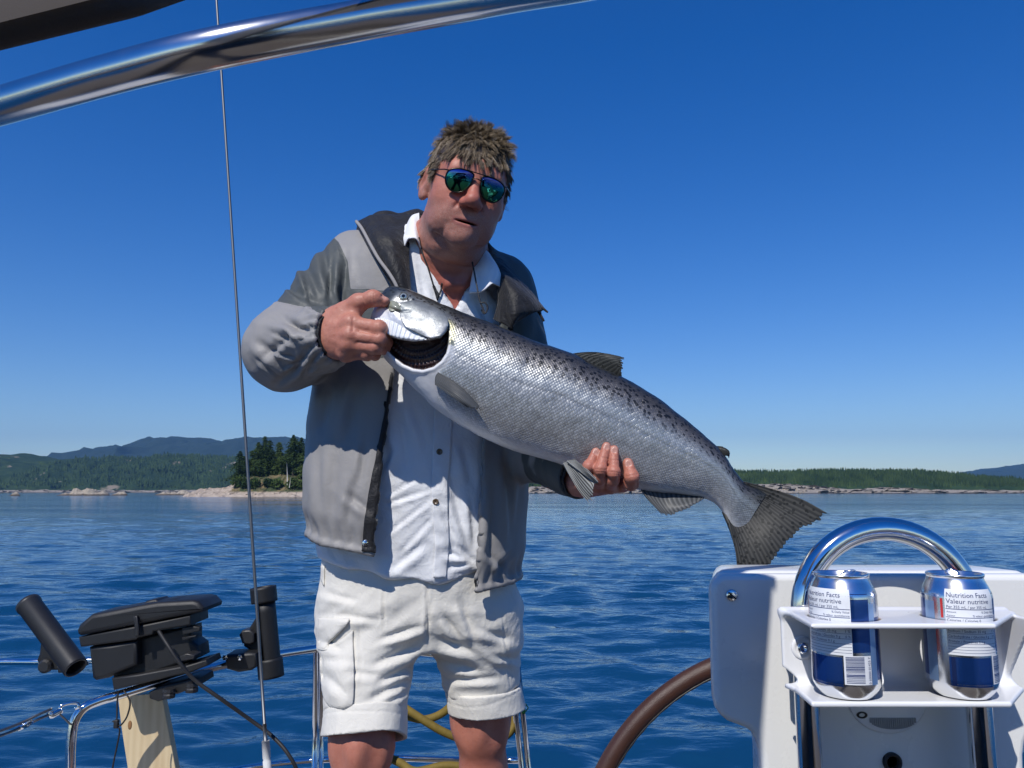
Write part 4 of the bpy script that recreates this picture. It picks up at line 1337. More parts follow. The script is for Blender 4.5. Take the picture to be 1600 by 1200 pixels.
def downrigger():
    Y = 2.24
    root = empty('downrigger', W(220, 1070, Y), 'black plastic downrigger box clamped on the stern rail', 'downrigger')
    def part(name, px, y0, y1, bev, mat=M_BLACKP, par=root):
        V, F = slab(px, y0, y1, bev)
        me = new_mesh(name, V, F); me.set_sharp_from_angle(angle=math.radians(35))
        return link(name, me, mat, par)
    lid = part('lid', [(119, 985), (123, 976), (142, 960), (165, 956), (222, 945), (246, 941), (300, 938), (309, 940), (318, 950), (317, 956), (298, 960), (215, 976), (124, 994), (120, 991)], Y - 0.02, Y + 0.13, 0.012)
    part('lid_hump', [(221, 947), (228, 939), (243, 936.5), (246, 939), (274, 936), (279, 938), (281, 944)], Y + 0.02, Y + 0.10, 0.006, M_BLACKP, lid)
    part('latch', [(207, 964), (214, 962), (217, 985), (217, 993), (210, 995), (209, 975)], Y - 0.032, Y - 0.021, 0.004, M_BLACKG, lid)
    rim = part('rim', [(122, 995.5), (215, 977.5), (297, 961.5), (298, 977), (240, 987), (238, 992), (215, 997), (213, 1000), (130, 1011), (125, 1011)], Y - 0.012, Y + 0.12, 0.006)
    part('motor_housing', [(138, 1011.5), (171, 1006), (213, 1001), (214, 1040), (171, 1058), (168, 1060), (148, 1064), (143, 1060)], Y - 0.002, Y + 0.11, 0.012)
    part('spool_case', [(190, 1003), (240, 991), (298, 979), (299, 1002), (309, 1009), (311, 1028), (275, 1040), (214, 1060), (176, 1062), (176, 1055)], Y + 0.03, Y + 0.115, 0.008)
    part('base', [(174, 1060), (214, 1054), (290, 1040), (322, 1031), (325, 1040), (300, 1050), (240, 1064), (177, 1079)], Y - 0.005, Y + 0.10, 0.005)
    part('blade', [(284, 981), (300, 978), (312, 980), (312, 986), (285, 992)], Y + 0.0, Y + 0.02, 0.003)
    part('blade', [(284, 996), (304, 993), (307, 992), (306, 995), (285, 1001)], Y + 0.0, Y + 0.02, 0.002)
    part('bracket', [(280, 1026), (292, 1021), (304, 1024), (303, 1030), (283, 1033)], Y - 0.012, Y + 0.04, 0.003, M_BLACKG)
    part('clamp', [(232, 1082), (250, 1072), (300, 1060), (308, 1062), (310, 1072), (290, 1080), (276, 1085), (262, 1084), (256, 1094), (246, 1097), (233, 1092)], Y + 0.02, Y + 0.14, 0.006, M_BLACKP)
    for px, py in ((264, 1083), (300, 1074)):
        c = W(px, py, Y)
        V, F = lathe_geo([(0.016, -0.012), (0.017, -0.004), (0.015, 0.0), (0.017, 0.004), (0.016, 0.012)], 12)
        link('knob', new_mesh('knob', V + c, F, smooth=False), M_BLACKG, root)
    # power lead and thin wires
    cab = MB().tube(path3([(248, 986, Y - 0.02), (262, 1008, Y - 0.045), (280, 1035, Y - 0.05), (305, 1063, Y - 0.04), (345, 1092, Y - 0.03), (390, 1124, Y), (425, 1150, Y), (450, 1178, Y - 0.02), (468, 1215, Y - 0.02), (490, 1300, Y)], 8), 0.0052, 10).build('power_cable', M_GASKET, root)
    MB().tube(path3([(193, 1078, Y - 0.02), (203, 1096, Y - 0.03), (199, 1118, Y - 0.03), (190, 1132, Y - 0.03), (184, 1135, Y - 0.03), (187, 1142, Y - 0.03), (183, 1165, Y - 0.02), (176, 1200, Y - 0.02), (172, 1240, Y)], 8), 0.0022, 8).build('wire', M_GASKET, root)
    MB().tube(path3([(185, 1080, Y - 0.02), (183, 1100, Y - 0.02), (182, 1126, Y - 0.03), (176, 1127, Y - 0.03)], 6), 0.0022, 8).build('wire', M_GASKET, root)
    c = W(182, 1131, Y - 0.03)
    MB().box(c, (0.012, 0.012, 0.022), bev=0.003).build('wire_joint', M_GASKET, root)
downrigger()

def plank():
    V, F = slab([(184, 1088), (252, 1083), (263, 1140), (275, 1205), (292, 1300), (222, 1310), (200, 1205), (190, 1140)], 2.40, 2.43, 0.002, 2)
    me = new_mesh('board', V, F); me.set_sharp_from_angle(angle=math.radians(40))
    root = empty('wooden_board', W(230, 1200, 2.4), 'pale pine board with a knot under the downrigger', 'board')
    link('board', me, M_PINE, root)
    c = W(203, 1133, 2.3998)
    V, F = lathe_geo([(0.0085, 0), (0.006, 0.0008), (0.0003, 0.001)], 16)
    V = np.stack([V[:, 0] * 0.7, -V[:, 2], V[:, 1] * 1.5], -1)
    link('knot', new_mesh('knot', V + c, F), simple('pine knot', (0.26, 0.13, 0.05), 0.7), root)
plank()

def rod_holder_left():
    Y = 2.42
    root = empty('rod_holder', W(80, 1035, Y), 'black tube rod holder leaning left at the frame\'s left edge', 'rod holder', 'rod holders on the stern rail')
    a = W(44, 943, Y + 0.05); b = W(119, 1044, Y - 0.05)
    ax = (b - a) / np.linalg.norm(b - a); Ln = np.linalg.norm(b - a)
    q = np.array(Vector(ax).to_track_quat('Z', 'Y').to_matrix())
    r = 0.0335
    V, F = lathe_geo([(r - 0.006, 0.0), (r + 0.002, 0.0), (r + 0.002, 0.010), (r, 0.012), (r, Ln - 0.004), (r - 0.002, Ln), (r - 0.006, Ln), (r - 0.007, Ln - 0.01), (r - 0.007, 0.004), (r - 0.006, 0.0)], 40, caps=False)
    link('tube', new_mesh('tube', V @ q.T + a, F), M_BLACKG, root)
    def part(name, px, y0, y1, bev, mat=M_BLACKP):
        V, F = slab(px, y0, y1, bev); me = new_mesh(name, V, F); me.set_sharp_from_angle(angle=math.radians(35)); return link(name, me, mat, root)
    part('bracket', [(63, 1000), (80, 1012), (95, 1036), (92, 1048), (74, 1048), (60, 1040), (56, 1032), (60, 1022)], Y + 0.03, Y + 0.11, 0.010)
    part('clamp', [(88, 1040), (104, 1046), (106, 1052), (90, 1052)], Y - 0.02, Y + 0.10, 0.006)
    c = W(73, 1040, Y + 0.03)
    V, F = lathe_geo([(0.020, 0), (0.020, 0.012), (0.014, 0.018), (0.0003, 0.018)], 14)
    V = np.stack([V[:, 0], -V[:, 2], V[:, 1]], -1)
    link('knob', new_mesh('knob', V + c, F, smooth=False), M_BLACKG, root)
rod_holder_left()

def rod_holder_right():
    Y = 2.46
    root = empty('rod_holder', W(405, 1040, Y), 'upright black rod holder behind the wire, beside the jacket', 'rod holder', 'rod holders on the stern rail')
    a = W(411, 917, Y); b = W(424, 1058, Y)
    ax = (a - b) / np.linalg.norm(b - a); Ln = np.linalg.norm(b - a)
    q = np.array(Vector(ax).to_track_quat('Z', 'Y').to_matrix())
    ri = 0.028
    def trough(name, z0, z1, r, gap, thick=0.005):
        t = np.radians(np.linspace(gap, 360 - gap, 36)); z = np.linspace(z0, z1, 8)
        T, Z = np.meshgrid(t, z, indexing='ij')
        S = np.stack([r * np.cos(T), r * np.sin(T), Z], -1)
        V, F = sheet_geo(S, thick)
        # gap faces the right-hand front
        R2 = np.array(Matrix.Rotation(math.radians(-62), 3, 'Z'))
        V = V @ R2.T
        return link(name, new_mesh(name, V @ q.T + b, F), M_BLACKP, root)
    trough('collar', Ln - 0.045, Ln, ri + 0.007, 0.5, 0.007)
    trough('cradle', 0.02, Ln - 0.045, ri + 0.001, 48)
    trough('base_cup', 0.0, 0.055, ri + 0.006, 0.5, 0.007)
    V, F = lathe_geo([(ri, 0.0), (ri, 0.004), (0.0003, 0.004)], 24)
    link('bottom', new_mesh('bottom', V @ q.T + b, F), M_BLACKP, root)
    def part(name, px, y0, y1, bev, mat=M_BLACKP):
        V, F = slab(px, y0, y1, bev); me = new_mesh(name, V, F); me.set_sharp_from_angle(angle=math.radians(35)); return link(name, me, mat, root)
    part('arm', [(402, 962), (397, 968), (388, 983), (380, 996), (380, 1010), (392, 1018), (404, 1030), (410, 1010), (408, 980)], Y - 0.01, Y + 0.05, 0.008)
    part('adjuster', [(373, 992), (378, 985), (390, 984), (397, 990), (397, 1004), (390, 1008), (378, 1006)], Y - 0.03, Y + 0.03, 0.006, M_BLACKG)
    part('clamp', [(350, 1026), (354, 1023), (372, 1022), (388, 1020), (400, 1021), (401, 1042), (392, 1048), (372, 1051), (354, 1046)], Y - 0.06, Y + 0.03, 0.008)
    c = W(364, 1027, Y - 0.06)
    for dx in (-0.012, 0.012):
        V, F = lathe_geo([(0.008, 0), (0.008, 0.006), (0.0003, 0.007)], 6)
        V = np.stack([V[:, 0], -V[:, 2], V[:, 1]], -1)
        link('bolt', new_mesh('bolt', V + c + np.array([dx * 1.8, 0, 0]), F, smooth=False), M_STEEL, root)
rod_holder_right()

def backstay():
    root = empty('backstay', (W(412, 1200, 2.2)[0], 2.2, DECK), 'thin grey wire stay running up the left side to the masthead', 'stay')
    P = [W(415.5, 1165, 2.20), W(402, 950, 2.21), W(372, 540, 2.24), W(345, 105, 2.29), W(338, -5, 2.31)]
    a, b = P[0], P[-1]
    line = [a + (b - a) * t for t in np.linspace(0, 2.4, 24)]
    MB().tube(line, np.concatenate([np.linspace(0.0046, 0.0036, 12), np.full(12, 0.0034)]), 8).build('wire', M_WIRE, root)
    M_TAPE = simple('white tape', (0.70, 0.70, 0.68), 0.55, nscale=60)
    d = (a - b) / np.linalg.norm(a - b)
    up = a - d * 0.055
    MB().tube([up, a - d * 0.01], [0.0052, 0.0060], 10).build('swage', M_WIRE, root)
    MB().tube([a - d * 0.012, a + d * 0.03, a + d * 0.034, a + d * 0.038, a + d * 0.09, a + d * 0.2], [0.0100, 0.0105, 0.0090, 0.0108, 0.0110, 0.0112], 14).build('taped_fitting', M_TAPE, root)
    MB().tube([a + d * 0.2, np.array([a[0] + d[0] * 0.5, a[1], DECK])], 0.006, 10).build('turnbuckle', M_STEEL, root)
backstay()

def lifeline():
    root = empty('lifeline', W(60, 1125, 2.1), 'doubled wire lifeline with a shackle hooked on the bent rail', 'lifeline')
    for dz in (0.0, 0.012):
        P = [W(-260, 1240, 1.7), W(0, 1150, 2.04), W(60, 1124, 2.12), W(80, 1115, 2.15)]
        MB().tube(smooth_path([p + np.array([0, 0, dz]) for p in P], 6), 0.0035, 8).build('wire', M_WIRE, root)
    MB().tube(path3([(78, 1112, 2.15), (80, 1118, 2.15), (88, 1114, 2.16), (96, 1110, 2.17)], 4), [0.008] * 13, 10).build('ferrule', M_STEEL, root)
    MB().tube(path3([(92, 1116, 2.17), (95, 1104, 2.17), (108, 1099, 2.18), (120, 1099, 2.19), (123, 1104, 2.19), (118, 1107, 2.19)], 6), 0.0045, 10).build('hook', M_STEEL, root)
    MB().tube(path3([(90, 1113, 2.16), (100, 1122, 2.17), (108, 1130, 2.18), (112, 1132, 2.19)], 5), 0.0025, 8).build('lanyard', M_WIRE, root)
    for px, py in ((36, 1136), (42, 1132)):
        c = W(px, py, 2.09)
        MB().tube([c + np.array([-0.012, 0, -0.004]), c + np.array([0.012, 0, 0.006])], 0.0062, 10).build('crimp', M_STEEL, root)
lifeline()

def rope():
    M_ROPE = simple('yellow rope', (0.17, 0.115, 0.014), 0.75, var=0.35, nscale=50, bmp=0.5, bscale=160)
    root = empty('yellow_rope', W(660, 1120, 2.62), 'dull yellow rope hanging in loops between the man\'s legs', 'rope')
    MB().tube(path3([(560, 1050, 2.64), (600, 1082, 2.62), (634, 1107, 2.60), (660, 1124, 2.59), (690, 1142, 2.59), (720, 1154, 2.60), (760, 1162, 2.62), (800, 1140, 2.65), (806, 1090, 2.69)], 8), 0.0125, 12).build('strand', M_ROPE, root)
    MB().tube(path3([(560, 1075, 2.66), (600, 1105, 2.65), (640, 1120, 2.64), (664, 1124, 2.63), (688, 1116, 2.63), (706, 1100, 2.63), (720, 1070, 2.65), (730, 1030, 2.72)], 8), 0.0125, 12).build('strand', M_ROPE, root)
    MB().tube(path3([(606, 1195, 2.60), (612, 1150, 2.62), (608, 1100, 2.66), (600, 1040, 2.70)], 8), 0.011, 12).build('strand', M_ROPE, root)
    MB().tube(path3([(600, 1180, 2.66), (625, 1192, 2.63), (650, 1205, 2.60), (700, 1196, 2.60), (760, 1205, 2.60)], 8), 0.0125, 12).build('strand', M_ROPE, root)
    c = W(818, 1106, 2.62)
    M_GREEN = simple('green plastic', (0.03, 0.20, 0.04), 0.5)
    g = empty('green_clip', c, 'small green plastic clip on the ladder rail beside the shorts', 'clip')
    MB().box(c, (0.012, 0.02, 0.035), bev=0.004).build('clip_body', M_GREEN, g)
    MB().tube([c + np.array([0.006, 0, -0.012]), c + np.array([0.015, 0, 0.0]), c + np.array([0.006, 0, 0.012])], 0.002, 8).build('loop', M_GREEN, g)
rope()
# ------------------------------------------------------------------ the fish
def ray_hit(bvh, px, py):
    d = FWD + (px - 800.0) / FPX * RGT + (600.0 - py) / FPX * UPV
    h = bvh.ray_cast(Vector(CAMP), Vector(d).normalized())
    return (np.array(h[0]), np.array(h[1])) if h[0] is not None else (None, None)

def surf_grid(bvh, G, off, fallY):
    """drop a grid of photo points (n,m,2) on a surface, lifted towards the camera by off (scalar or (n,m))"""
    G = np.asarray(G, float); n, m = G.shape[:2]
    off = np.broadcast_to(np.asarray(off, float), (n, m))
    S = np.zeros((n, m, 3)); Yp = np.full((n, m), np.nan)
    for i in range(n):
        for j in range(m):
            h, _ = ray_hit(bvh, G[i, j, 0], G[i, j, 1])
            if h is not None: Yp[i, j] = h[1]
    if np.isnan(Yp).all(): Yp[:] = fallY
    for _ in range(n + m):
        bad = np.isnan(Yp)
        if not bad.any(): break
        pad = np.pad(Yp, 1, constant_values=np.nan)
        nb = np.stack([pad[:-2, 1:-1], pad[2:, 1:-1], pad[1:-1, :-2], pad[1:-1, 2:]])
        cnt = (~np.isnan(nb)).sum(0)
        mean = np.where(cnt > 0, np.nansum(nb, 0) / np.maximum(cnt, 1), np.nan)
        Yp = np.where(bad, mean, Yp)
    for i in range(n):
        for j in range(m):
            S[i, j] = W(G[i, j, 0], G[i, j, 1], Yp[i, j] - off[i, j])
    return S

def bvh_of(V, F):
    return BVHTree.FromPolygons(V.tolist(), (F if not isinstance(F, list) else sum([f.tolist() for f in F], [])) if isinstance(F, list) else F.tolist())

DYF = 0.035
def WF(px, py, Y): return W(px, py, Y + DYF)

FISH_ST = [  # top px, bottom px, depth, half thickness
    (602, 456, 592, 478, 1.392, .006), (605, 450, 582, 493, 1.390, .020), (614, 448, 579, 508, 1.388, .030), (626, 449.5, 580, 524, 1.386, .039),
    (643, 454, 587, 538, 1.384, .047), (668, 464.5, 605, 565, 1.382, .053), (700, 479.5, 640, 599, 1.380, .057), (740, 495, 682, 640, 1.376, .061),
    (790, 514, 730, 671, 1.372, .064), (840, 535, 783, 697, 1.368, .065), (890, 551, 838, 714, 1.364, .064), (930, 571, 884, 728, 1.360, .061),
    (975, 591, 932, 747, 1.356, .056), (1020, 617, 976, 761, 1.352, .050), (1060, 647, 1022, 769, 1.348, .043), (1098, 678, 1070, 773, 1.344, .036),
    (1128, 707, 1106, 781, 1.340, .028), (1148, 736, 1126, 797, 1.337, .021), (1164, 755, 1136, 817, 1.334, .015), (1182, 763, 1144, 829, 1.332, .009), (1197, 772, 1156, 836, 1.331, .003)]
FS = np.array(FISH_ST, float)
TOPW = np.array([WF(a[0], a[1], a[4]) for a in FS]); BOTW = np.array([WF(a[2], a[3], a[4]) for a in FS])

GILL = [(597, 519), (608, 525), (626, 529), (650, 531.5), (672, 530), (688, 526), (695, 518), (699, 510), (701, 522), (699.5, 540), (697, 551), (689, 563), (677, 572.5), (661, 577), (646, 575), (630, 568), (612, 554), (600, 541), (595, 530)]

def cr(tab, t):
    """Catmull-Rom along rows of tab at parameters t"""
    m = len(tab); i = np.minimum(t.astype(int), m - 2); u = (t - i)[:, None]
    G = np.concatenate([2 * tab[:1] - tab[1:2], tab, 2 * tab[-1:] - tab[-2:-1]])
    p0, p1, p2, p3 = G[i], G[i + 1], G[i + 2], G[i + 3]
    return 0.5 * ((2 * p1) + (-p0 + p2) * u + (2 * p0 - 5 * p1 + 4 * p2 - p3) * u * u + (-p0 + 3 * p1 - 3 * p2 + p3) * u ** 3)

def fish_skin():
    m, nt, b = mat_new('salmon skin')
    su = attr(nt, 'su'); sv = attr(nt, 'sv'); tv = attr(nt, 'tv'); gill = attr(nt, 'gill'); pale = attr(nt, 'pale'); headm = attr(nt, 'headm'); olive = attr(nt, 'olive')
    cx = nt.nodes.new('ShaderNodeCombineXYZ'); L(nt, su, cx.inputs[0]); L(nt, sv, cx.inputs[1])
    uv = cx.outputs[0]
    oc = objco(nt)
    # scales
    vo = nt.nodes.new('ShaderNodeTexVoronoi'); vo.voronoi_dimensions = '2D'; vo.feature = 'F1'
    vo.inputs['Scale'].default_value = 1.0; vo.inputs['Randomness'].default_value = 0.22
    L(nt, mapped(nt, uv, (240, 280, 1), (0, 0, math.radians(45))), vo.inputs['Vector'])
    sc_h = math_node(nt, 'SUBTRACT', 1.0, vo.outputs['Distance'])
    sepc = nt.nodes.new('ShaderNodeSeparateColor'); L(nt, vo.outputs['Color'], sepc.inputs[0])
    rnd = sepc.outputs[0]
    # colour from the back down to the belly
    wob = math_node(nt, 'MULTIPLY_ADD', noise(nt, 14, 4, 0.6, uv), 0.10, math_node(nt, 'SUBTRACT', tv, 0.05))
    col = ramp(nt, wob, [(0.0, (0.022, 0.025, 0.023)), (0.12, (0.035, 0.036, 0.034)), (0.22, (0.085, 0.080, 0.078)), (0.31, (0.18, 0.172, 0.168)), (0.42, (0.40, 0.42, 0.42)), (0.48, (0.36, 0.37, 0.37)), (0.56, (0.34, 0.35, 0.355)), (0.72, (0.46, 0.47, 0.48)), (0.86, (0.74, 0.75, 0.76)), (1.0, (0.78, 0.78, 0.78))])
    # scale to scale variation and dark rims
    rim = ramp(nt, vo.outputs['Distance'], [(0.35, 1.0), (0.62, 0.68)])
    scm = ramp(nt, wob, [(0.02, 0.5), (0.15, 1.0), (0.78, 1.0), (0.9, 0.2)])
    scm = math_node(nt, 'MULTIPLY', scm, math_node(nt, 'SUBTRACT', 1.0, headm))
    dark = mixc(nt, 1.0, col, rim, 'MULTIPLY')
    col = mixc(nt, math_node(nt, 'MULTIPLY', scm, 0.8), col, dark)
    var = mixc(nt, 1.0, col, ramp(nt, rnd, [(0.0, 0.86), (1.0, 1.12)]), 'MULTIPLY')
    col = mixc(nt, scm, col, var)
    # lateral line
    ll = math_node(nt, 'ABSOLUTE', math_node(nt, 'SUBTRACT', tv, 0.47))
    llm = math_node(nt, 'MULTIPLY', ramp(nt, ll, [(0.004, 0.28), (0.010, 0.0)]), math_node(nt, 'SUBTRACT', 1.0, headm))
    col = mixc(nt, llm, col, (0.10, 0.10, 0.10))
    # head: grey top, silver cheek
    hcol = ramp(nt, math_node(nt, 'MULTIPLY_ADD', noise(nt, 60, 5, 0.7, oc), 0.26, math_node(nt, 'SUBTRACT', tv, 0.13)), [(0.0, (0.035, 0.04, 0.038)), (0.16, (0.06, 0.068, 0.066)), (0.28, (0.22, 0.235, 0.235)), (0.42, (0.50, 0.51, 0.51)), (0.6, (0.66, 0.65, 0.65)), (1.0, (0.76, 0.74, 0.74))])
    hcol = mixc(nt, attr(nt, 'snout'), hcol, (0.045, 0.055, 0.060))
    col = mixc(nt, headm, col, hcol)
    # dark spots on the back
    v2 = nt.nodes.new('ShaderNodeTexVoronoi'); v2.voronoi_dimensions = '2D'; v2.feature = 'F1'
    v2.inputs['Scale'].default_value = 1.0; v2.inputs['Randomness'].default_value = 0.95
    wv = nt.nodes.new('ShaderNodeVectorMath'); wv.operation = 'ADD'
    ns = nt.nodes.new('ShaderNodeTexNoise'); ns.inputs['Scale'].default_value = 320; L(nt, uv, ns.inputs['Vector'])
    scv = nt.nodes.new('ShaderNodeVectorMath'); scv.operation = 'SCALE'; scv.inputs['Scale'].default_value = 0.55; L(nt, ns.outputs['Color'], scv.inputs[0])
    L(nt, mapped(nt, uv, (95, 110, 1), (0, 0, 0.3)), wv.inputs[0]); L(nt, scv.outputs[0], wv.inputs[1])
    L(nt, wv.outputs[0], v2.inputs['Vector'])
    size = ramp(nt, noise(nt, 25, 2, 0.5, uv), [(0.30, 0.14), (0.60, 0.30)])
    sp = math_node(nt, 'LESS_THAN', v2.outputs['Distance'], size)
    spz = ramp(nt, wob, [(0.04, 1.0), (0.32, 1.0), (0.42, 0.0)])
    col = mixc(nt, math_node(nt, 'MULTIPLY', math_node(nt, 'MULTIPLY', sp, spz), 0.9), col, (0.010, 0.011, 0.011))
    # collar, throat and gill
    col = mixc(nt, olive, col, (0.42, 0.40, 0.24))
    col = mixc(nt, pale, col, (0.80, 0.80, 0.80))
    gcol = mixc(nt, noise(nt, 110, 3, 0.6, oc), (0.008, 0.002, 0.0025), (0.032, 0.0045, 0.0055))
    gm = ramp(nt, gill, [(0.0, 0.0), (0.12, 1.0)])
    col = mixc(nt, gm, col, gcol)
    L(nt, col, b.inputs['Base Color'])
    met = math_node(nt, 'MULTIPLY', ramp(nt, wob, [(0.0, 0.30), (0.25, 0.52), (0.7, 0.52), (0.88, 0.10)]), math_node(nt, 'SUBTRACT', 1.0, gm))
    met = math_node(nt, 'MULTIPLY', met, math_node(nt, 'SUBTRACT', 1.0, pale))
    L(nt, met, b.inputs['Metallic'])
    L(nt, math_node(nt, 'ADD', math_node(nt, 'MULTIPLY_ADD', rnd, 0.12, 0.33), math_node(nt, 'MULTIPLY', gm, 0.15)), b.inputs['Roughness'])
    b.inputs['Coat Weight'].default_value = 0.35; b.inputs['Coat Roughness'].default_value = 0.12
    tilt = math_node(nt, 'MULTIPLY_ADD', rnd, 0.28, sc_h)
    hh = math_node(nt, 'MULTIPLY', tilt, scm)
    bp = bump(nt, hh, 0.42, 0.0013)
    bp = bump(nt, noise(nt, 130, 4, 0.6, oc), 0.25, 0.0015, bp)
    L(nt, bp, b.inputs['Normal'])
    return m

def fin_mat(name, a, b_, rough=0.60, spots=0.0, alpha_edge=False):
    m, nt, b = mat_new(name)
    fu = attr(nt, 'fu'); fv = attr(nt, 'fv'); ray = attr(nt, 'ray')
    oc = objco(nt)
    col = mixc(nt, ramp(nt, ray, [(0.25, 0.0), (0.75, 1.0)]), a, b_)
    col = mixc(nt, math_node(nt, 'MULTIPLY', noise(nt, 70, 4, 0.6, oc), 0.5), col, tuple(c * 0.6 for c in a))
    if spots:
        v = nt.nodes.new('ShaderNodeTexVoronoi'); v.inputs['Scale'].default_value = 125; v.inputs['Randomness'].default_value = 0.8
        L(nt, oc, v.inputs['Vector'])
        sp = math_node(nt, 'LESS_THAN', v.outputs['Distance'], spots)
        col = mixc(nt, math_node(nt, 'MULTIPLY', sp, 0.9), col, (0.008, 0.009, 0.008))
    L(nt, col, b.inputs['Base Color'])
    b.inputs['Roughness'].default_value = rough
    b.inputs['Metallic'].default_value = 0.0
    b.inputs['Coat Weight'].default_value = 0.08; b.inputs['Coat Roughness'].default_value = 0.3; b.inputs['Specular IOR Level'].default_value = 0.25
    b.inputs['Transmission Weight'].default_value = 0.0
    return m

def fish():
    root = empty('salmon', WF(850, 640, 1.37), 'big silver salmon with a spotted back held across the man\'s chest', 'fish')
    skin = fish_skin()
    ns, na = 560, 240
    t = np.linspace(0, len(FS) - 1, 4000)
    cen = cr((TOPW + BOTW) / 2, t)
    arc = np.concatenate([[0], np.cumsum(np.linalg.norm(np.diff(cen, axis=0), axis=1))])
    ts = np.interp(np.linspace(0, arc[-1], ns), arc, t)
    T = cr(TOPW, ts); B = cr(BOTW, ts); hw = np.maximum(cr(FS[:, 5:6], ts)[:, 0], 0.0015)
    su = np.interp(ts, t, arc)
    mid = (T + B) / 2; hv = (T - B) / 2
    th = np.linspace(0, 2 * np.pi, na, endpoint=False)
    c, s = np.cos(th), np.sin(th)
    ex = 0.92
    cc = np.sign(c) * np.abs(c) ** ex; ss = np.sign(s) * np.abs(s) ** 1.0
    cam = np.array([0, -1.0, 0])
    V = mid[:, None] + hv[:, None] * cc[None, :, None] + (hw[:, None] * ss[None])[..., None] * cam
    P = V.reshape(-1, 3)
    i = np.arange(ns - 1)[:, None]; j = np.arange(na)[None]; j2 = (j + 1) % na
    F = np.stack([i * na + j, i * na + j2, (i + 1) * na + j2, (i + 1) * na + j], -1).reshape(-1, 4)
    Nn = vnormals(P, F)
    if (Nn[:, 1] * (P[:, 1] - np.repeat(mid[:, 1], na))).sum() < 0:
        F = F[:, ::-1]; Nn = -Nn
    px = proj(P)
    front = (np.tile(s, ns) > 0.0)
    gsd = np.where(front, poly_sd(px, GILL), 50.0)
    # the open gill: a deep crescent with rows of filaments
    gm = smoothstep(1.0, -2.5, gsd)
    q = px - np.array([652.0, 500.0])
    ang = np.arctan2(q[:, 1], q[:, 0]); rad = np.hypot(q[:, 0], q[:, 1])
    fil = np.sin(ang * 70 + 0.05 * rad) * 0.0016 + np.sin(rad * 0.62 + 0.6 * np.sin(ang * 2)) * 0.0016
    P[:, 1] += gm * (0.020 + fil * smoothstep(-1, -5, gsd))
    # lip of the collar stands proud
    lip = np.exp(-((gsd - 4.0) / 3.5) ** 2) * (px[:, 1] > 532) * front
    P += Nn * (lip * 0.0030)[:, None]
    # mouth line, cheek creases and snout notch
    for a, b_, w, amp in (((600, 477), (626, 487), 1.6, 0.0028), ((626, 487), (640, 486), 2.2, 0.0014), ((616, 474), (628, 482), 1.6, 0.0012), ((641, 455), (690, 476), 3.0, 0.0010), ((622, 470), (640, 470), 4.0, 0.0012)):
        d, _ = seg2d(px, a, b_)
        P -= Nn * (np.exp(-(d / w) ** 2) * amp * front)[:, None]
    tvv = np.abs(np.tile(np.where(th > np.pi, 2 * np.pi - th, th), ns)) / np.pi
    # soft lateral groove and belly softness
    P -= Nn * (np.exp(-((tvv - 0.47) / 0.012) ** 2) * 0.0003)[:, None]
    P += Nn * (fbm(P * 22, 3, 4) * 0.0016)[:, None]
    # head / body limit: the gill cover's rear edge
    headm = smoothstep(4, -3, px[:, 0] - (698 - 0.12 * (px[:, 1] - 480)))
    headm = np.maximum(headm, smoothstep(715, 690, px[:, 0]) * (px[:, 1] < 500)) * 1.0
    pale = np.clip(np.exp(-((gsd - 5) / 7) ** 2) * (px[:, 1] > 540) * front, 0, 1)
    thr = smoothstep(720, 640, px[:, 0]) * smoothstep(0.62, 0.80, tvv)
    jaw = smoothstep(604, 596, px[:, 0] + (px[:, 1] - 480) * -0.5) * smoothstep(478, 484, px[:, 1])
    pale = np.clip(np.maximum(np.maximum(pale, thr * 0.95), jaw * 0.9) , 0, 1)
    ol = np.exp(-((gsd - 6) / 5) ** 2) * (px[:, 1] < 545) * (px[:, 0] > 690) * front * 0.8
    circ = np.repeat(np.pi * np.sqrt((np.linalg.norm(hv, axis=1) ** 2 + hw ** 2) / 2), na)
    # keep scale rows parallel to the flank: use a fixed half-girth so that rows thin towards the tail
    hg = np.repeat(0.55 * np.linalg.norm(hv, axis=1).max() + 0.45 * np.linalg.norm(hv, axis=1), na) * 2.2
    me = new_mesh('body', P, F, attrs={'su': np.repeat(su, na), 'sv': tvv * hg, 'tv': tvv, 'gill': np.clip(-gsd / 8, 0, 1), 'pale': pale, 'headm': headm, 'olive': ol, 'snout': smoothstep(626, 612, px[:, 0] + 0.6 * (px[:, 1] - 460)) * smoothstep(480, 474, px[:, 1])})
    body = link('body', me, skin, root)
    bvh = bvh_of(P, F)
    # gill cover: a bright plate lifted off the head
    M_OP = fish_cover_mat()
    G = bicubic(np.array([[(626, 474), (624, 487), (627, 500), (634, 511)], [(650, 470), (651, 489), (652, 507), (654, 521)], [(677, 478), (679, 495), (677, 513), (671, 528)], [(694, 489), (700, 502), (698, 516), (687, 528)]], float), 44, 40)
    fu = np.linspace(0, 1, 44)[:, None]; fv = np.linspace(0, 1, 40)[None]
    lift = 0.0006 + 0.010 * smoothstep(0.2, 1.0, fu) * (0.5 + 0.5 * fv) + 0.006 * smoothstep(0.5, 1.0, fv) + 0.004 * np.sin(np.pi * fu) * np.sin(np.pi * fv)
    fb = BVHTree.FromPolygons(V.reshape(-1, 3).tolist(), F.tolist())
    S = surf_grid(fb, G, lift, 1.34)
    Vc, Fc = sheet_geo(S, 0.0022)
    am = np.concatenate([np.broadcast_to(a, (44, 40)).ravel()] * 2) if False else None
    a1 = np.tile(np.broadcast_to(fu, (44, 40)).ravel(), 2); a2 = np.tile(np.broadcast_to(fv, (44, 40)).ravel(), 2)
    link('gill_cover', new_mesh('gill_cover', Vc, Fc, attrs={'fu': a1, 'fv': a2, 'ray': a1 * 0}), M_OP, root)
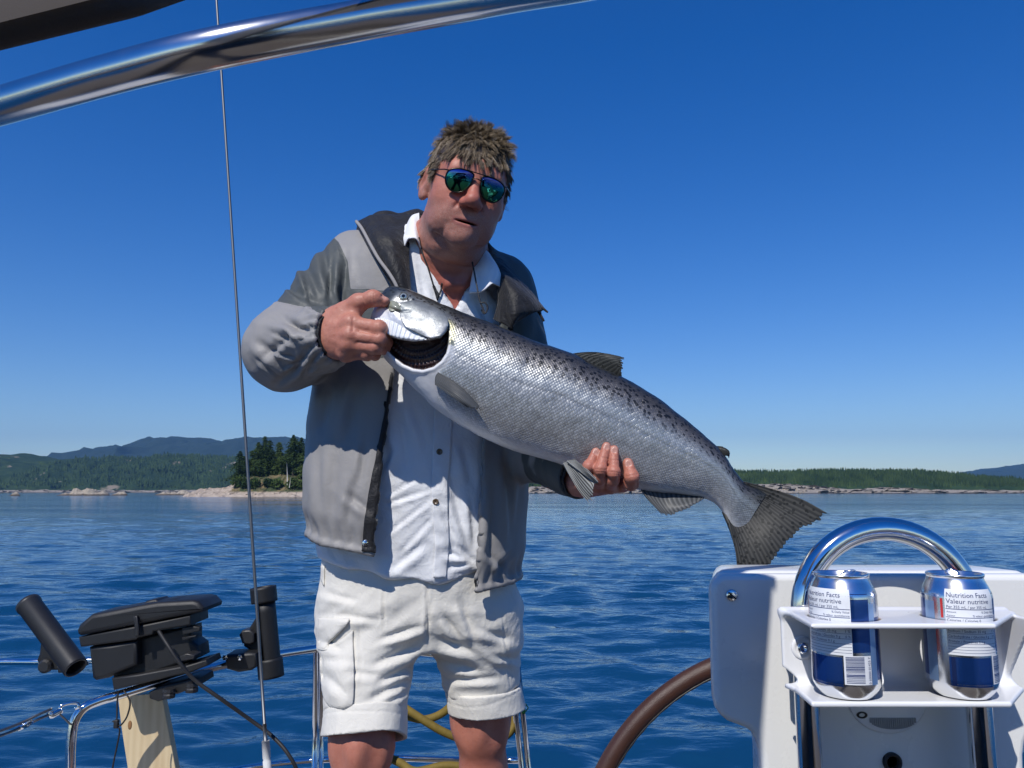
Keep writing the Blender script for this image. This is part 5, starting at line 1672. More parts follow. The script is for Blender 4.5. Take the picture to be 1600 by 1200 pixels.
    # frilled white gill membrane along its lower edge
    top = smooth_path(np.array([(585, 497), (598, 497), (614, 502), (630, 511), (648, 523), (668, 528)]), 12)
    low = smooth_path(np.array([(590, 508), (600, 518), (612, 525), (627, 530), (646, 533), (666, 531)]), 12)
    v = np.linspace(0, 1, 12)[None, :, None]
    Gm = top[:, None] * (1 - v) + low[:, None] * v
    k = np.arange(len(top))[:, None]
    lf = 0.004 + 0.0012 * np.sin(k * 1.35 + 2.2 * v[..., 0]) + 0.008 * v[..., 0]
    Sm = surf_grid(fb, Gm, lf, 1.345)
    Vc, Fc = sheet_geo(Sm, 0.0015)
    M_MEM = simple('pale fish membrane', (0.76, 0.78, 0.80), 0.3, var=0.08, nscale=50, coat=0.4)
    link('gill_membrane', new_mesh('gill_membrane', Vc, Fc), M_MEM, root)
    # jaw bone plate beside the mouth
    Gj = bicubic(np.array([[(604, 473), (606, 481), (610, 487)], [(614, 470), (617, 479), (620, 486)], [(623, 474), (626, 481), (628, 486)]], float), 16, 14)
    fu2 = np.linspace(0, 1, 16)[:, None]; fv2 = np.linspace(0, 1, 14)[None]
    Sj = surf_grid(fb, Gj, 0.001 + 0.0035 * np.sin(np.pi * fu2) * np.sin(np.pi * fv2), 1.36)
    Vc, Fc = sheet_geo(Sj, 0.0015)
    link('jaw_plate', new_mesh('jaw_plate', Vc, Fc), simple('jaw bone', (0.24, 0.25, 0.19), 0.35, var=0.3, nscale=90, coat=0.4), root)
    # eye
    h, nrm = ray_hit(fb, 630.5, 463.5)
    ez = Vector((0.0, -1, 0.25)).normalized()
    qe = np.array(ez.to_track_quat('Z', 'Y').to_matrix())
    def disc(name, prof, mat, par):
        Vd, Fd = lathe_geo(prof, 28)
        return link(name, new_mesh(name, Vd @ qe.T + h, Fd), mat, par)
    M_IRIS = simple('silver iris', (0.55, 0.58, 0.52), 0.2, metal=0.7, var=0.3, nscale=200)
    M_PUP = simple('black pupil', (0.004, 0.005, 0.006), 0.05, coat=1.0)
    M_RING = simple('dark eye ring', (0.03, 0.034, 0.034), 0.35)
    e = disc('eye_socket', [(0.0086, -0.004), (0.0084, 0.0010), (0.0072, 0.0018), (0.0064, 0.0006)], M_RING, root)
    disc('iris', [(0.0066, -0.002), (0.0064, 0.0014), (0.0052, 0.0026), (0.0003, 0.0030)], M_IRIS, e)
    disc('pupil', [(0.0034, 0.0010), (0.0032, 0.0031), (0.0020, 0.0038), (0.0003, 0.0041)], M_PUP, e)

    # fins -----------------------------------------------------------
    def fin(name, rows, Y, nray, mat, nu=46, nv=None, thick=0.0030, ragged=0.05, relief=0.0009, wave=0.004, seed=1):
        """rows: control points from base to tip, each row across the fin"""
        nv = nv or nray * 7
        Yr = np.asarray(Y, float)
        ctrl = np.array([[WF(p[0], p[1], Yr if Yr.ndim == 0 else Yr[i]) for p in r] for i, r in enumerate(rows)])
        S = bicubic(ctrl, nu, nv)
        u = np.linspace(0, 1, nu)[:, None]; vv = np.linspace(0, 1, nv)[None]
        rg = np.random.default_rng(seed)
        # ragged trailing edge
        cut = rg.uniform(0, 1, nray + 1)
        rag = 1 - ragged * np.interp(vv[0] * nray, np.arange(nray + 1), cut) - ragged * 0.6 * np.abs(np.sin(vv[0] * nray * np.pi)) ** 6
        uu = u * rag[None]
        idx = uu * (nu - 1); i0 = np.minimum(idx.astype(int), nu - 2); f = (idx - i0)[..., None]
        jj = np.broadcast_to(np.arange(nv)[None], (nu, nv))
        S = S[i0, jj] * (1 - f) + S[i0 + 1, jj] * f
        ray = 0.5 + 0.5 * np.cos(vv * nray * 2 * np.pi + 0.0 * u)
        S[..., 1] += wave * np.sin(vv * 5 + seed) * u + wave * 0.6 * np.sin(u * 4 + vv * 3)
        th = (thick * (1 - 0.75 * u) + relief * ray * (1 - 0.55 * u)) * np.ones((nu, nv))
        Vf, Ff = sheet_geo(S, th)
        A = lambda a: np.tile(np.broadcast_to(a, (nu, nv)).ravel(), 2)
        return link(name, new_mesh(name, Vf, Ff, attrs={'fu': A(u), 'fv': A(vv), 'ray': A(ray)}), mat, root)
    M_FD = fin_mat('dark fin', (0.022, 0.024, 0.022), (0.060, 0.062, 0.056), spots=0.20)
    M_FT = fin_mat('tail fin', (0.028, 0.028, 0.026), (0.066, 0.065, 0.058), spots=0.34)
    M_FA = fin_mat('grey fin', (0.045, 0.050, 0.055), (0.12, 0.125, 0.13))
    M_FP = fin_mat('pale pelvic fin', (0.055, 0.055, 0.05), (0.34, 0.35, 0.34))
    fin('dorsal_fin', [[(893, 553), (915, 566), (940, 580), (970, 594)], [(908, 550), (930, 558), (953, 572), (971, 588)], [(932, 550), (950, 555), (964, 568), (970, 583)], [(962, 556), (979, 560), (974, 573), (969, 590)]], [1.362, 1.36, 1.358, 1.357], 12, M_FD, ragged=0.14, thick=0.004)
    fin('adipose_fin', [[(1112, 695), (1120, 703), (1128, 712)], [(1122, 697), (1130, 702), (1136, 712)], [(1130, 698), (1138, 705), (1139, 716)]], 1.339, 5, fin_mat('fleshy fin', (0.025, 0.027, 0.026), (0.03, 0.032, 0.03), rough=0.8), thick=0.007, ragged=0.0, relief=0.0)
    fin('anal_fin', [[(997, 758), (1030, 763), (1065, 766), (1102, 773)], [(1008, 774), (1036, 782), (1066, 781), (1100, 777)], [(1022, 790), (1044, 796), (1070, 789), (1097, 780)], [(1038, 808), (1052, 806), (1075, 795), (1096, 782)]], [1.345, 1.338, 1.332, 1.328], 13, M_FA, ragged=0.12, thick=0.004)
    fin('pelvic_fin', [[(880, 724), (886, 722), (893, 721)], [(893, 748), (902, 742), (913, 735)], [(906, 769), (917, 761), (931, 747)], [(925, 791), (928, 774), (927, 752)]], [1.318, 1.300, 1.288, 1.282], 9, M_FP, ragged=0.12, thick=0.004)
    fin('pelvic_fin', [[(886, 721), (893, 720), (899, 719)], [(902, 733), (908, 731), (912, 730)], [(915, 743), (919, 740), (922, 739)], [(934, 757), (935, 755), (935, 753)]], [1.312, 1.292, 1.280, 1.275], 6, M_FP, ragged=0.05, thick=0.004)
    pec = [[(685, 581), (681, 590), (681, 602)], [(706, 594), (704, 606), (702, 616)], [(729, 612), (726, 622), (720, 629)], [(754, 640), (745, 640), (732, 637)]]
    hy = [ray_hit(fb, r[1][0], r[1][1])[0] for r in pec]
    fin('pectoral_fin', pec, [h[1] - o - DYF for h, o in zip(hy, (0.001, 0.012, 0.018, 0.020))], 11, M_FA, ragged=0.06, thick=0.005)
    base = smooth_path(np.array([(1152, 750), (1170, 764), (1174, 784), (1164, 802), (1146, 810), (1130, 799)]), 3)
    n = 9
    def rs(path, n):
        path = np.asarray(path, float); d = np.concatenate([[0], np.cumsum(np.linalg.norm(np.diff(path, axis=0), axis=1))])
        x = np.linspace(0, d[-1], n); return np.stack([np.interp(x, d, path[:, k]) for k in (0, 1)], -1)
    r0 = rs(base, n)
    r3 = rs([(1297, 804), (1280, 817), (1256, 826), (1232, 845), (1212, 868), (1195, 890), (1176, 908), (1153, 917)], n)
    r1 = r0 * 0.66 + r3 * 0.34; r2 = r0 * 0.32 + r3 * 0.68
    r1[0] = (1202, 762); r2[0] = (1252, 779); r1[-1] = (1139, 826); r2[-1] = (1149, 868)
    fin('tail_fin', [r0, r1, r2, r3], [1.333, 1.326, 1.318, 1.312], 24, M_FT, nu=60, ragged=0.05, thick=0.006, wave=0.007)

def fish_cover_mat():
    m, nt, b = mat_new('gill cover')
    oc = objco(nt); fu = attr(nt, 'fu'); fv = attr(nt, 'fv')
    f = noise(nt, 70, 6, 0.7, oc)
    t = math_node(nt, 'MULTIPLY_ADD', f, 0.30, math_node(nt, 'SUBTRACT', fv, 0.15))
    col = ramp(nt, t, [(0.0, (0.13, 0.14, 0.14)), (0.18, (0.22, 0.235, 0.24)), (0.45, (0.36, 0.375, 0.38)), (0.8, (0.46, 0.47, 0.47)), (1.0, (0.52, 0.52, 0.52))])
    v = noise(nt, 260, 3, 0.7, oc)
    col = mixc(nt, ramp(nt, v, [(0.46, 0.0), (0.70, 0.60)]), col, (0.13, 0.14, 0.14))
    big = noise(nt, 34, 4, 0.65, oc)
    col = mixc(nt, ramp(nt, big, [(0.42, 0.0), (0.62, 0.65)]), col, (0.20, 0.22, 0.225))
    L(nt, col, b.inputs['Base Color'])
    b.inputs['Metallic'].default_value = 0.40
    L(nt, math_node(nt, 'MULTIPLY_ADD', f, 0.25, 0.32), b.inputs['Roughness'])
    b.inputs['Coat Weight'].default_value = 0.25; b.inputs['Coat Roughness'].default_value = 0.1
    L(nt, bump(nt, f, 0.4, 0.0022, bump(nt, v, 0.2, 0.0010)), b.inputs['Normal'])
    return m
fish()
# ------------------------------------------------------------------ the man
MAN = empty('person', (W(650, 900, 1.72)[0], 1.72, DECK), 'man in a grey jacket, white shirt and mirrored sunglasses holding up a salmon', 'person')

def skin_mat():
    m, nt, b = mat_new('sunburnt skin')
    oc = objco(nt)
    stub = attr(nt, 'stubble'); lip = attr(nt, 'lip'); flush = attr(nt, 'flush'); scalp = attr(nt, 'scalp'); nail = attr(nt, 'nail'); inner = attr(nt, 'inner')
    f = noise(nt, 40, 6, 0.65, oc)
    g = noise(nt, 9, 3, 0.5, oc)
    col = mixc(nt, f, (0.42, 0.168, 0.114), (0.56, 0.255, 0.180))
    col = mixc(nt, ramp(nt, g, [(0.4, 0.0), (0.7, 0.45)]), col, (0.42, 0.155, 0.105))
    blot = noise(nt, 110, 4, 0.7, oc)
    col = mixc(nt, ramp(nt, blot, [(0.50, 0.0), (0.72, 0.5)]), col, (0.34, 0.115, 0.075))
    col = mixc(nt, flush, col, (0.44, 0.135, 0.095))
    hair = noise(nt, 900, 2, 0.8, oc)
    sm = math_node(nt, 'MULTIPLY', stub, ramp(nt, hair, [(0.44, 0.10), (0.58, 1.0)]))
    col = mixc(nt, sm, col, mixc(nt, ramp(nt, noise(nt, 700, 2, 0.8, oc), [(0.45, 0.0), (0.6, 1.0)]), (0.16, 0.11, 0.09), (0.58, 0.52, 0.47)))
    col = mixc(nt, math_node(nt, 'MULTIPLY', lip, 0.75), col, (0.40, 0.150, 0.125))
    col = mixc(nt, inner, col, (0.025, 0.008, 0.008))
    col = mixc(nt, scalp, col, (0.050, 0.036, 0.026))
    col = mixc(nt, nail, col, (0.52, 0.27, 0.21))
    L(nt, col, b.inputs['Base Color'])
    r = math_node(nt, 'MULTIPLY_ADD', f, 0.18, 0.38)
    L(nt, math_node(nt, 'SUBTRACT', r, math_node(nt, 'MULTIPLY', nail, 0.2)), b.inputs['Roughness'])
    b.inputs['Subsurface Weight'].default_value = 0.12
    b.inputs['Subsurface Radius'].default_value = (0.010, 0.004, 0.002)
    b.inputs['Subsurface Scale'].default_value = 0.5
    b.inputs['Specular IOR Level'].default_value = 0.4
    pores = noise(nt, 420, 4, 0.7, oc)
    vo = nt.nodes.new('ShaderNodeTexVoronoi'); vo.feature = 'DISTANCE_TO_EDGE'; vo.inputs['Scale'].default_value = 160
    L(nt, mapped(nt, oc, (1, 1, 1.6)), vo.inputs['Vector'])
    L(nt, bump(nt, pores, 0.30, 0.0012, bump(nt, ramp(nt, vo.outputs['Distance'], [(0.0, 0.0), (0.12, 1.0)]), 0.10, 0.0008, bump(nt, noise(nt, 60, 4, 0.6, oc), 0.25, 0.003))), b.inputs['Normal'])
    return m
M_SKIN = skin_mat()

# head frame ---------------------------------------------------------
HO = W(728, 297, 1.50)
_f = np.array([math.sin(math.radians(13)), -math.cos(math.radians(13)), -0.33]); _f /= np.linalg.norm(_f)
_u = np.array([math.sin(math.radians(11)), 0.0, math.cos(math.radians(11))]); _u -= _f * (_u @ _f); _u /= np.linalg.norm(_u)
_x = -np.cross(_f, _u); _x /= np.linalg.norm(_x)
if _x[0] < 0: _x = -_x
HR = np.stack([_x, _f, _u], 1)                      # local (his left, forward, up) -> world
def HL2W(p): return np.asarray(p, float) @ HR.T + HO
def W2HL(P): return (P - HO) @ HR

def TORSO(shrink_a=0.0, shrink_b=0.0):
    rows = []
    for py, xl, xr, Yc, b in ((336, 655, 740, 1.600, .070), (352, 622, 748, 1.615, .095), (385, 560, 768, 1.635, .118), (425, 528, 808, 1.650, .135), (480, 512, 828, 1.660, .146), (560, 500, 832, 1.672, .152), (650, 489, 828, 1.682, .158), (740, 482, 824, 1.692, .162), (800, 480, 822, 1.698, .162), (860, 484, 818, 1.702, .158), (900, 490, 815, 1.705, .154), (960, 496, 812, 1.707, .15)):
        xm = 0.5 * (xl + xr)
        L_, R_ = W(xl, py, Yc), W(xr, py, Yc)
        rows.append((W(xm, py, Yc - b * 0.5)[2], 0.5 * (L_[0] + R_[0]), Yc, 0.5 * (R_[0] - L_[0]) - shrink_a, b - shrink_b))
    return dense_rows(rows)
T_JACK = TORSO(); T_SHIRT = TORSO(0.020, 0.018); T_SKIN = TORSO(0.026, 0.0245)

# skeleton of the arms (photo point, depth)
SL, EL, WL_ = W(562, 424, 1.645), W(446, 547, 1.535), W(516, 527, 1.425)
SR, ER, WR_ = W(782, 452, 1.655), W(838, 702, 1.600), W(902, 742, 1.450)
NECK0, NECK1 = HL2W((0, -0.030, -0.075)), W(706, 420, 1.645)

def f_head(P):
    q = W2HL(P)
    def E(c, r, k=None): return sd_ell(q, c, r)
    def Cp(a, b, ra, rb): return sd_cap(q, a, b, ra, rb)
    d = E((0, -0.016, 0.034), (0.0775, 0.098, 0.084))
    d = smin(d, E((0, 0.034, 0.020), (0.064, 0.060, 0.062)), 0.03)          # forehead
    d = smin(d, E((0, 0.022, -0.044), (0.0620, 0.066, 0.072)), 0.03)        # face
    for s in (-1, 1):
        d = smin(d, E((s * 0.034, 0.010, -0.064), (0.029, 0.048, 0.038)), 0.030)   # jaw and jowl
        d = smin(d, E((s * 0.040, 0.058, -0.026), (0.026, 0.026, 0.028)), 0.026)   # cheek
        d = smin(d, E((s * 0.030, 0.076, -0.050), (0.014, 0.014, 0.022)), 0.022)   # full cheek beside the mouth
    for s in (-1, 1):
        d = smin(d, E((s * 0.0385, 0.056, -0.074), (0.017, 0.020, 0.022)), 0.030)
    d = smin(d, E((0, 0.079, -0.093), (0.029, 0.024, 0.023)), 0.020)        # chin
    d = smin(d, E((0, 0.074, -0.060), (0.034, 0.022, 0.030)), 0.024)        # muzzle
    d = smin(d, E((0, 0.020, -0.117), (0.047, 0.046, 0.023)), 0.020)        # under-chin
    d = smin(d, Cp((-0.038, 0.077, 0.024), (0.038, 0.077, 0.024), 0.0130, 0.0130), 0.022)   # brow
    for s in (-1, 1):
        d = smax(d, -sd_ell(q, (s * 0.033, 0.104, 0.004), (0.020, 0.017, 0.014)), 0.014)     # eye socket
        d = smin(d, sd_ell(q, (s * 0.032, 0.078, 0.003), (0.0135, 0.0125, 0.0125)), 0.004)   # closed lids behind the lenses
    d = smin(d, Cp((0, 0.090, 0.014), (0, 0.112, -0.020), 0.0090, 0.0120), 0.014)            # nose ridge
    d = smin(d, E((0, 0.1130, -0.0260), (0.0130, 0.0125, 0.0115)), 0.010)                     # tip
    for s in (-1, 1):
        d = smin(d, E((s * 0.0145, 0.1020, -0.0305), (0.0080, 0.0115, 0.0085)), 0.007)        # wings
        d = smax(d, -E((s * 0.0072, 0.1115, -0.0395), (0.0038, 0.0058, 0.0040)), 0.003)       # nostrils
        d = d + 0.0014 * np.exp(-(Cp((s * 0.0220, 0.099, -0.026), (s * 0.0225, 0.094, -0.038), 0, 0) / 0.0030) ** 2)   # crease behind the wing
        d = d + 0.0020 * np.exp(-(Cp((s * 0.0240, 0.096, -0.038), (s * 0.0345, 0.086, -0.062), 0, 0) / 0.0040) ** 2)   # smile fold
        d = d + 0.0012 * np.exp(-(Cp((s * 0.0330, 0.086, -0.070), (s * 0.0350, 0.074, -0.092), 0, 0) / 0.0036) ** 2)
    for a, b_ in (((-0.052, 0.050, -0.086), (-0.030, 0.076, -0.110)), ((-0.030, 0.076, -0.110), (0.0, 0.086, -0.118)), ((0.0, 0.086, -0.118), (0.030, 0.076, -0.110)), ((0.030, 0.076, -0.110), (0.052, 0.050, -0.086))):
        d = d + 0.0026 * np.exp(-(Cp(a, b_, 0, 0) / 0.0050) ** 2)                                # fold under the chin
    for s in (-1, 1):
        d = d + 0.0020 * np.exp(-(Cp((s * 0.0300, 0.090, -0.074), (s * 0.0350, 0.080, -0.096), 0, 0) / 0.0050) ** 2) * 0.6
    d = d + 0.0010 * np.exp(-(Cp((0, 0.100, -0.043), (0, 0.098, -0.053), 0, 0) / 0.0030) ** 2)  # philtrum
    # lips, hardly parted
    for s in (-1, 1):
        d = smin(d, Cp((s * 0.0275, 0.0835, -0.0655), (s * 0.004, 0.0945, -0.0600), 0.0022, 0.0040), 0.007)
    d = smin(d, Cp((-0.0190, 0.0855, -0.0695), (0.0190, 0.0855, -0.0695), 0.0036, 0.0036), 0.006)
    d = smin(d, E((0, 0.0905, -0.0715), (0.0170, 0.0080, 0.0062)), 0.006)
    d = d + 0.0032 * np.exp(-(Cp((-0.0290, 0.0870, -0.0660), (0.0290, 0.0870, -0.0660), 0, 0) / 0.0024) ** 2)
    d = smax(d, -E((0.001, 0.0960, -0.0655), (0.0225, 0.013, 0.0026)), 0.0015)
    d = d + 0.0030 * np.exp(-(Cp((-0.014, 0.0880, -0.0825), (0.014, 0.0880, -0.0825), 0, 0) / 0.0065) ** 2)   # groove over the chin
    for s in (-1, 1):
        # ears
        qe = q - np.array([s * 0.0790, -0.014, -0.002])
        sh = qe.copy(); sh[:, 0] = qe[:, 0] - s * 0.35 * (-qe[:, 1])
        ear = np.linalg.norm(sh / np.array([0.0085, 0.0185, 0.0330]), axis=1); ear = (ear - 1) * 0.0085
        con = sd_ell(sh, (s * 0.0085, 0.002, 0.002), (0.0060, 0.0105, 0.0205))
        ear = smax(ear, -con, 0.003)
        ear = smin(ear, sd_ell(sh, (s * 0.000, 0.003, -0.029), (0.0065, 0.0095, 0.0095)), 0.006)
        ear = smin(ear, sd_cap(sh, (s * 0.004, 0.004, 0.017), (s * 0.004, -0.006, -0.010), 0.0028, 0.0028), 0.003)
        d = smin(d, ear, 0.006)
    for zz, am in ((0.046, 0.0010), (0.056, 0.0012), (0.064, 0.0010)):                          # lines on the brow
        d = d + am * np.exp(-((q[:, 2] - zz - 0.003 * np.sin(q[:, 0] * 60)) / 0.0016) ** 2) * (np.abs(q[:, 0]) < 0.042) * (q[:, 1] > 0.03)
    # neck, throat and chest
    n = sd_cap(P, NECK0, NECK1, 0.060, 0.078)
    n = smin(n, sd_cap(P, HL2W((0, 0.004, -0.108)), W(708, 432, 1.570), 0.045, 0.034), 0.05)
    d = smin(d, n, 0.022)
    # creases round the neck
    d = d + 0.0022 * np.exp(-((q[:, 2] + 0.137 + 0.25 * q[:, 1]) / 0.0045) ** 2) * (q[:, 1] > -0.02)
    ch = sd_stack(P, T_SKIN)
    d = smin(d, ch, 0.045)
    for s, x in ((-1, 668), (1, 748)):
        d = smin(d, sd_cap(P, W(712 + s * 10, 444, 1.530), W(x, 405, 1.565), 0.009, 0.008), 0.016)   # collar bones
    return d

def add_noise_normal(V, F, amp, freq, seed, oct=4):
    Nn = vnormals(V, F)
    return V + Nn * (fbm(V * freq, oct, seed) * amp)[:, None], Nn

def build_body():
    # 1: head, neck, chest (fine)
    lo = HO + np.array([-0.20, -0.20, -0.33]); hi = HO + np.array([0.20, 0.26, 0.15])
    zcut = W(720, 520, 1.55)[2]
    f1 = lambda P: np.maximum(f_head(P), np.maximum(zcut - P[:, 2], np.abs(P[:, 0] - W(706, 450, 1.6)[0]) - 0.16))
    V1, F1 = mesh_sdf(f1, lo, hi, 0.0025)
    q = W2HL(V1)
    n1 = fbm(V1 * 30, 4, 3)
    V1, _ = add_noise_normal(V1, F1, 0.0011, 45, 5)
    inhead = q[:, 2] > -0.14
    beard = smoothstep(-0.028, -0.050, q[:, 2] + 0.006 * n1) * smoothstep(-0.150, -0.128, q[:, 2]) * smoothstep(-0.030, 0.0, q[:, 1])
    side = smoothstep(0.034, 0.044, np.abs(q[:, 0])) * smoothstep(0.050, 0.036, q[:, 1]) * smoothstep(0.0, -0.016, q[:, 2]) * smoothstep(-0.035, -0.012, q[:, 1]) * smoothstep(-0.15, -0.12, q[:, 2])
    moust = smoothstep(0.030, 0.020, np.abs(q[:, 0])) * smoothstep(-0.046, -0.050, q[:, 2]) * smoothstep(0.07, 0.08, q[:, 1]) * smoothstep(-0.12, -0.10, q[:, 2])
    stub = np.clip(np.maximum(np.maximum(beard, side), moust), 0, 1) * 0.42
    lipm = ((np.abs(q[:, 0]) < 0.026) & (q[:, 1] > 0.083)).astype(float) * smoothstep(0.0095, 0.0065, np.abs(q[:, 2] + 0.0668 - 0.002 * (np.abs(q[:, 0]) / 0.022)) + 0.10 * np.maximum(np.abs(q[:, 0]) - 0.012, 0))
    inner = smoothstep(0.0, 1.0, (0.0030 - np.abs(q[:, 2] + 0.0655)) / 0.0015) * (np.abs(q[:, 0]) < 0.028) * smoothstep(0.0905, 0.0880, q[:, 1]) * (q[:, 1] > 0.06)
    stub = stub * (1 - lipm)
    flush = smoothstep(0.05, 0.02, np.linalg.norm((q - np.array([0, 0.105, -0.02])) / np.array([1.6, 1, 0.8]), axis=1)) * 0.5 + 0.35 + smoothstep(-0.14, -0.19, q[:, 2]) * 0.8
    sc = scalp_mask(q)
    A1 = dict(stubble=stub, lip=lipm, flush=np.clip(flush, 0, 1), scalp=np.clip(sc, 0, 1), nail=0 * stub, inner=inner)
    # 2: right hand, gripping the jaw (fine)
    V2, F2, nail2 = right_hand()
    V3, F3, nail3 = left_hand()
    # 4: the rest of the body (coarse; mostly under cloth)
    def fb(P):
        d = sd_stack(P, np.where(np.arange(5)[None] >= 3, T_SKIN - 0.012 * (np.arange(5)[None] >= 3), T_SKIN))
        d = smin(d, sd_cap(P, SL, EL, 0.055, 0.040), 0.04); d = smin(d, sd_cap(P, EL, WL_, 0.038, 0.024), 0.03)
        d = smin(d, sd_cap(P, SR, ER, 0.050, 0.036), 0.04); d = smin(d, sd_cap(P, ER, WR_, 0.034, 0.024), 0.03)
        d = smin(d, sd_cap(P, W(580, 960, 1.69), LK, 0.072, 0.0590), 0.05); d = smin(d, sd_cap(P, W(738, 960, 1.715), RK, 0.070, 0.0590), 0.05)
        for K, A in ((LK, LA), (RK, RA)):
            d = smin(d, sd_ell(P, K + np.array([0, -0.020, -0.01]), (0.050, 0.042, 0.058)), 0.03)
            d = smin(d, sd_ell(P, K + np.array([0.0, -0.050, -0.004]), (0.026, 0.016, 0.028)), 0.014)
            d = smax(d, -sd_ell(P, K + np.array([0.034, -0.062, -0.02]), (0.012, 0.014, 0.035)), 0.03)
            d = smax(d, -sd_ell(P, K + np.array([-0.034, -0.062, -0.02]), (0.012, 0.014, 0.035)), 0.03)
            c = K * 0.62 + A * 0.38 + np.array([0, 0.022, 0])
            d = smin(d, sd_cap(P, K, A, 0.050, 0.036), 0.03)
            d = smin(d, sd_ell(P, c, (0.052, 0.056, 0.13)), 0.03)
            d = smin(d, sd_cap(P, A + np.array([0, 0.02, -0.04]), A + np.array([0.0, -0.15, -0.055]), 0.034, 0.026), 0.03)
        return d
    V4, F4 = mesh_sdf(fb, (HO[0] - 0.62, 1.15, DECK - 0.01), (HO[0] + 0.38, 2.05, W(700, 470, 1.6)[2]), 0.0072, newton=1)
    V4, _ = add_noise_normal(V4, F4, 0.0018, 22, 9)
    n = [len(V1), len(V2), len(V3), len(V4)]
    z2, z3, z4 = np.zeros(n[1]), np.zeros(n[2]), np.zeros(n[3])
    A = {k: np.concatenate([A1[k], z2 + (nail2 if k == 'nail' else 0.12 * (k == 'flush')), z3 + (nail3 if k == 'nail' else 0.35 * (k == 'flush')), z4 + (0.35 if k == 'flush' else 0)]) for k in A1}
    o = np.cumsum([0] + n)
    V = np.concatenate([V1, V2, V3, V4]); F = np.concatenate([F1, F2 + o[1], F3 + o[2], F4 + o[3]])
    link('body', new_mesh('body', V, F, attrs=A), M_SKIN, MAN)
    return V1, F1, q, sc

def scalp_mask(q):
    """1 where hair grows"""
    x, y, z = q[:, 0], q[:, 1], q[:, 2]
    front = 0.052 - 0.10 * np.maximum(np.abs(x) - 0.040, 0)                 # hairline on the forehead
    line = np.interp(y, [-0.12, -0.055, -0.030, -0.006, 0.004, 0.018, 0.036, 0.046, 0.060, 0.070, 0.100], [-0.085, -0.075, -0.020, 0.034, 0.008, -0.012, 0.000, 0.022, 0.048, 0.056, 0.058])
    return smoothstep(-0.004, 0.004, z - line)

LK, RK = W(566, 1158, 1.615), W(751, 1118, 1.742)
LA = np.array([LK[0] - 0.01, LK[1] + 0.06, DECK + 0.075]); RA = np.array([RK[0] + 0.02, RK[1] + 0.05, DECK + 0.075])

def chain(P, pts, rad, k=0.006):
    d = None
    for i in range(len(pts) - 1):
        c = sd_cap(P, pts[i], pts[i + 1], rad[i], rad[i + 1])
        d = c if d is None else smin(d, c, k)
    return d

def knuckles(P, pts, rad, d, amp=1.12):
    for p, r in zip(pts, rad):
        d = smin(d, np.linalg.norm(P - p, axis=1) - r * amp * 0.985, 0.006)
    return d

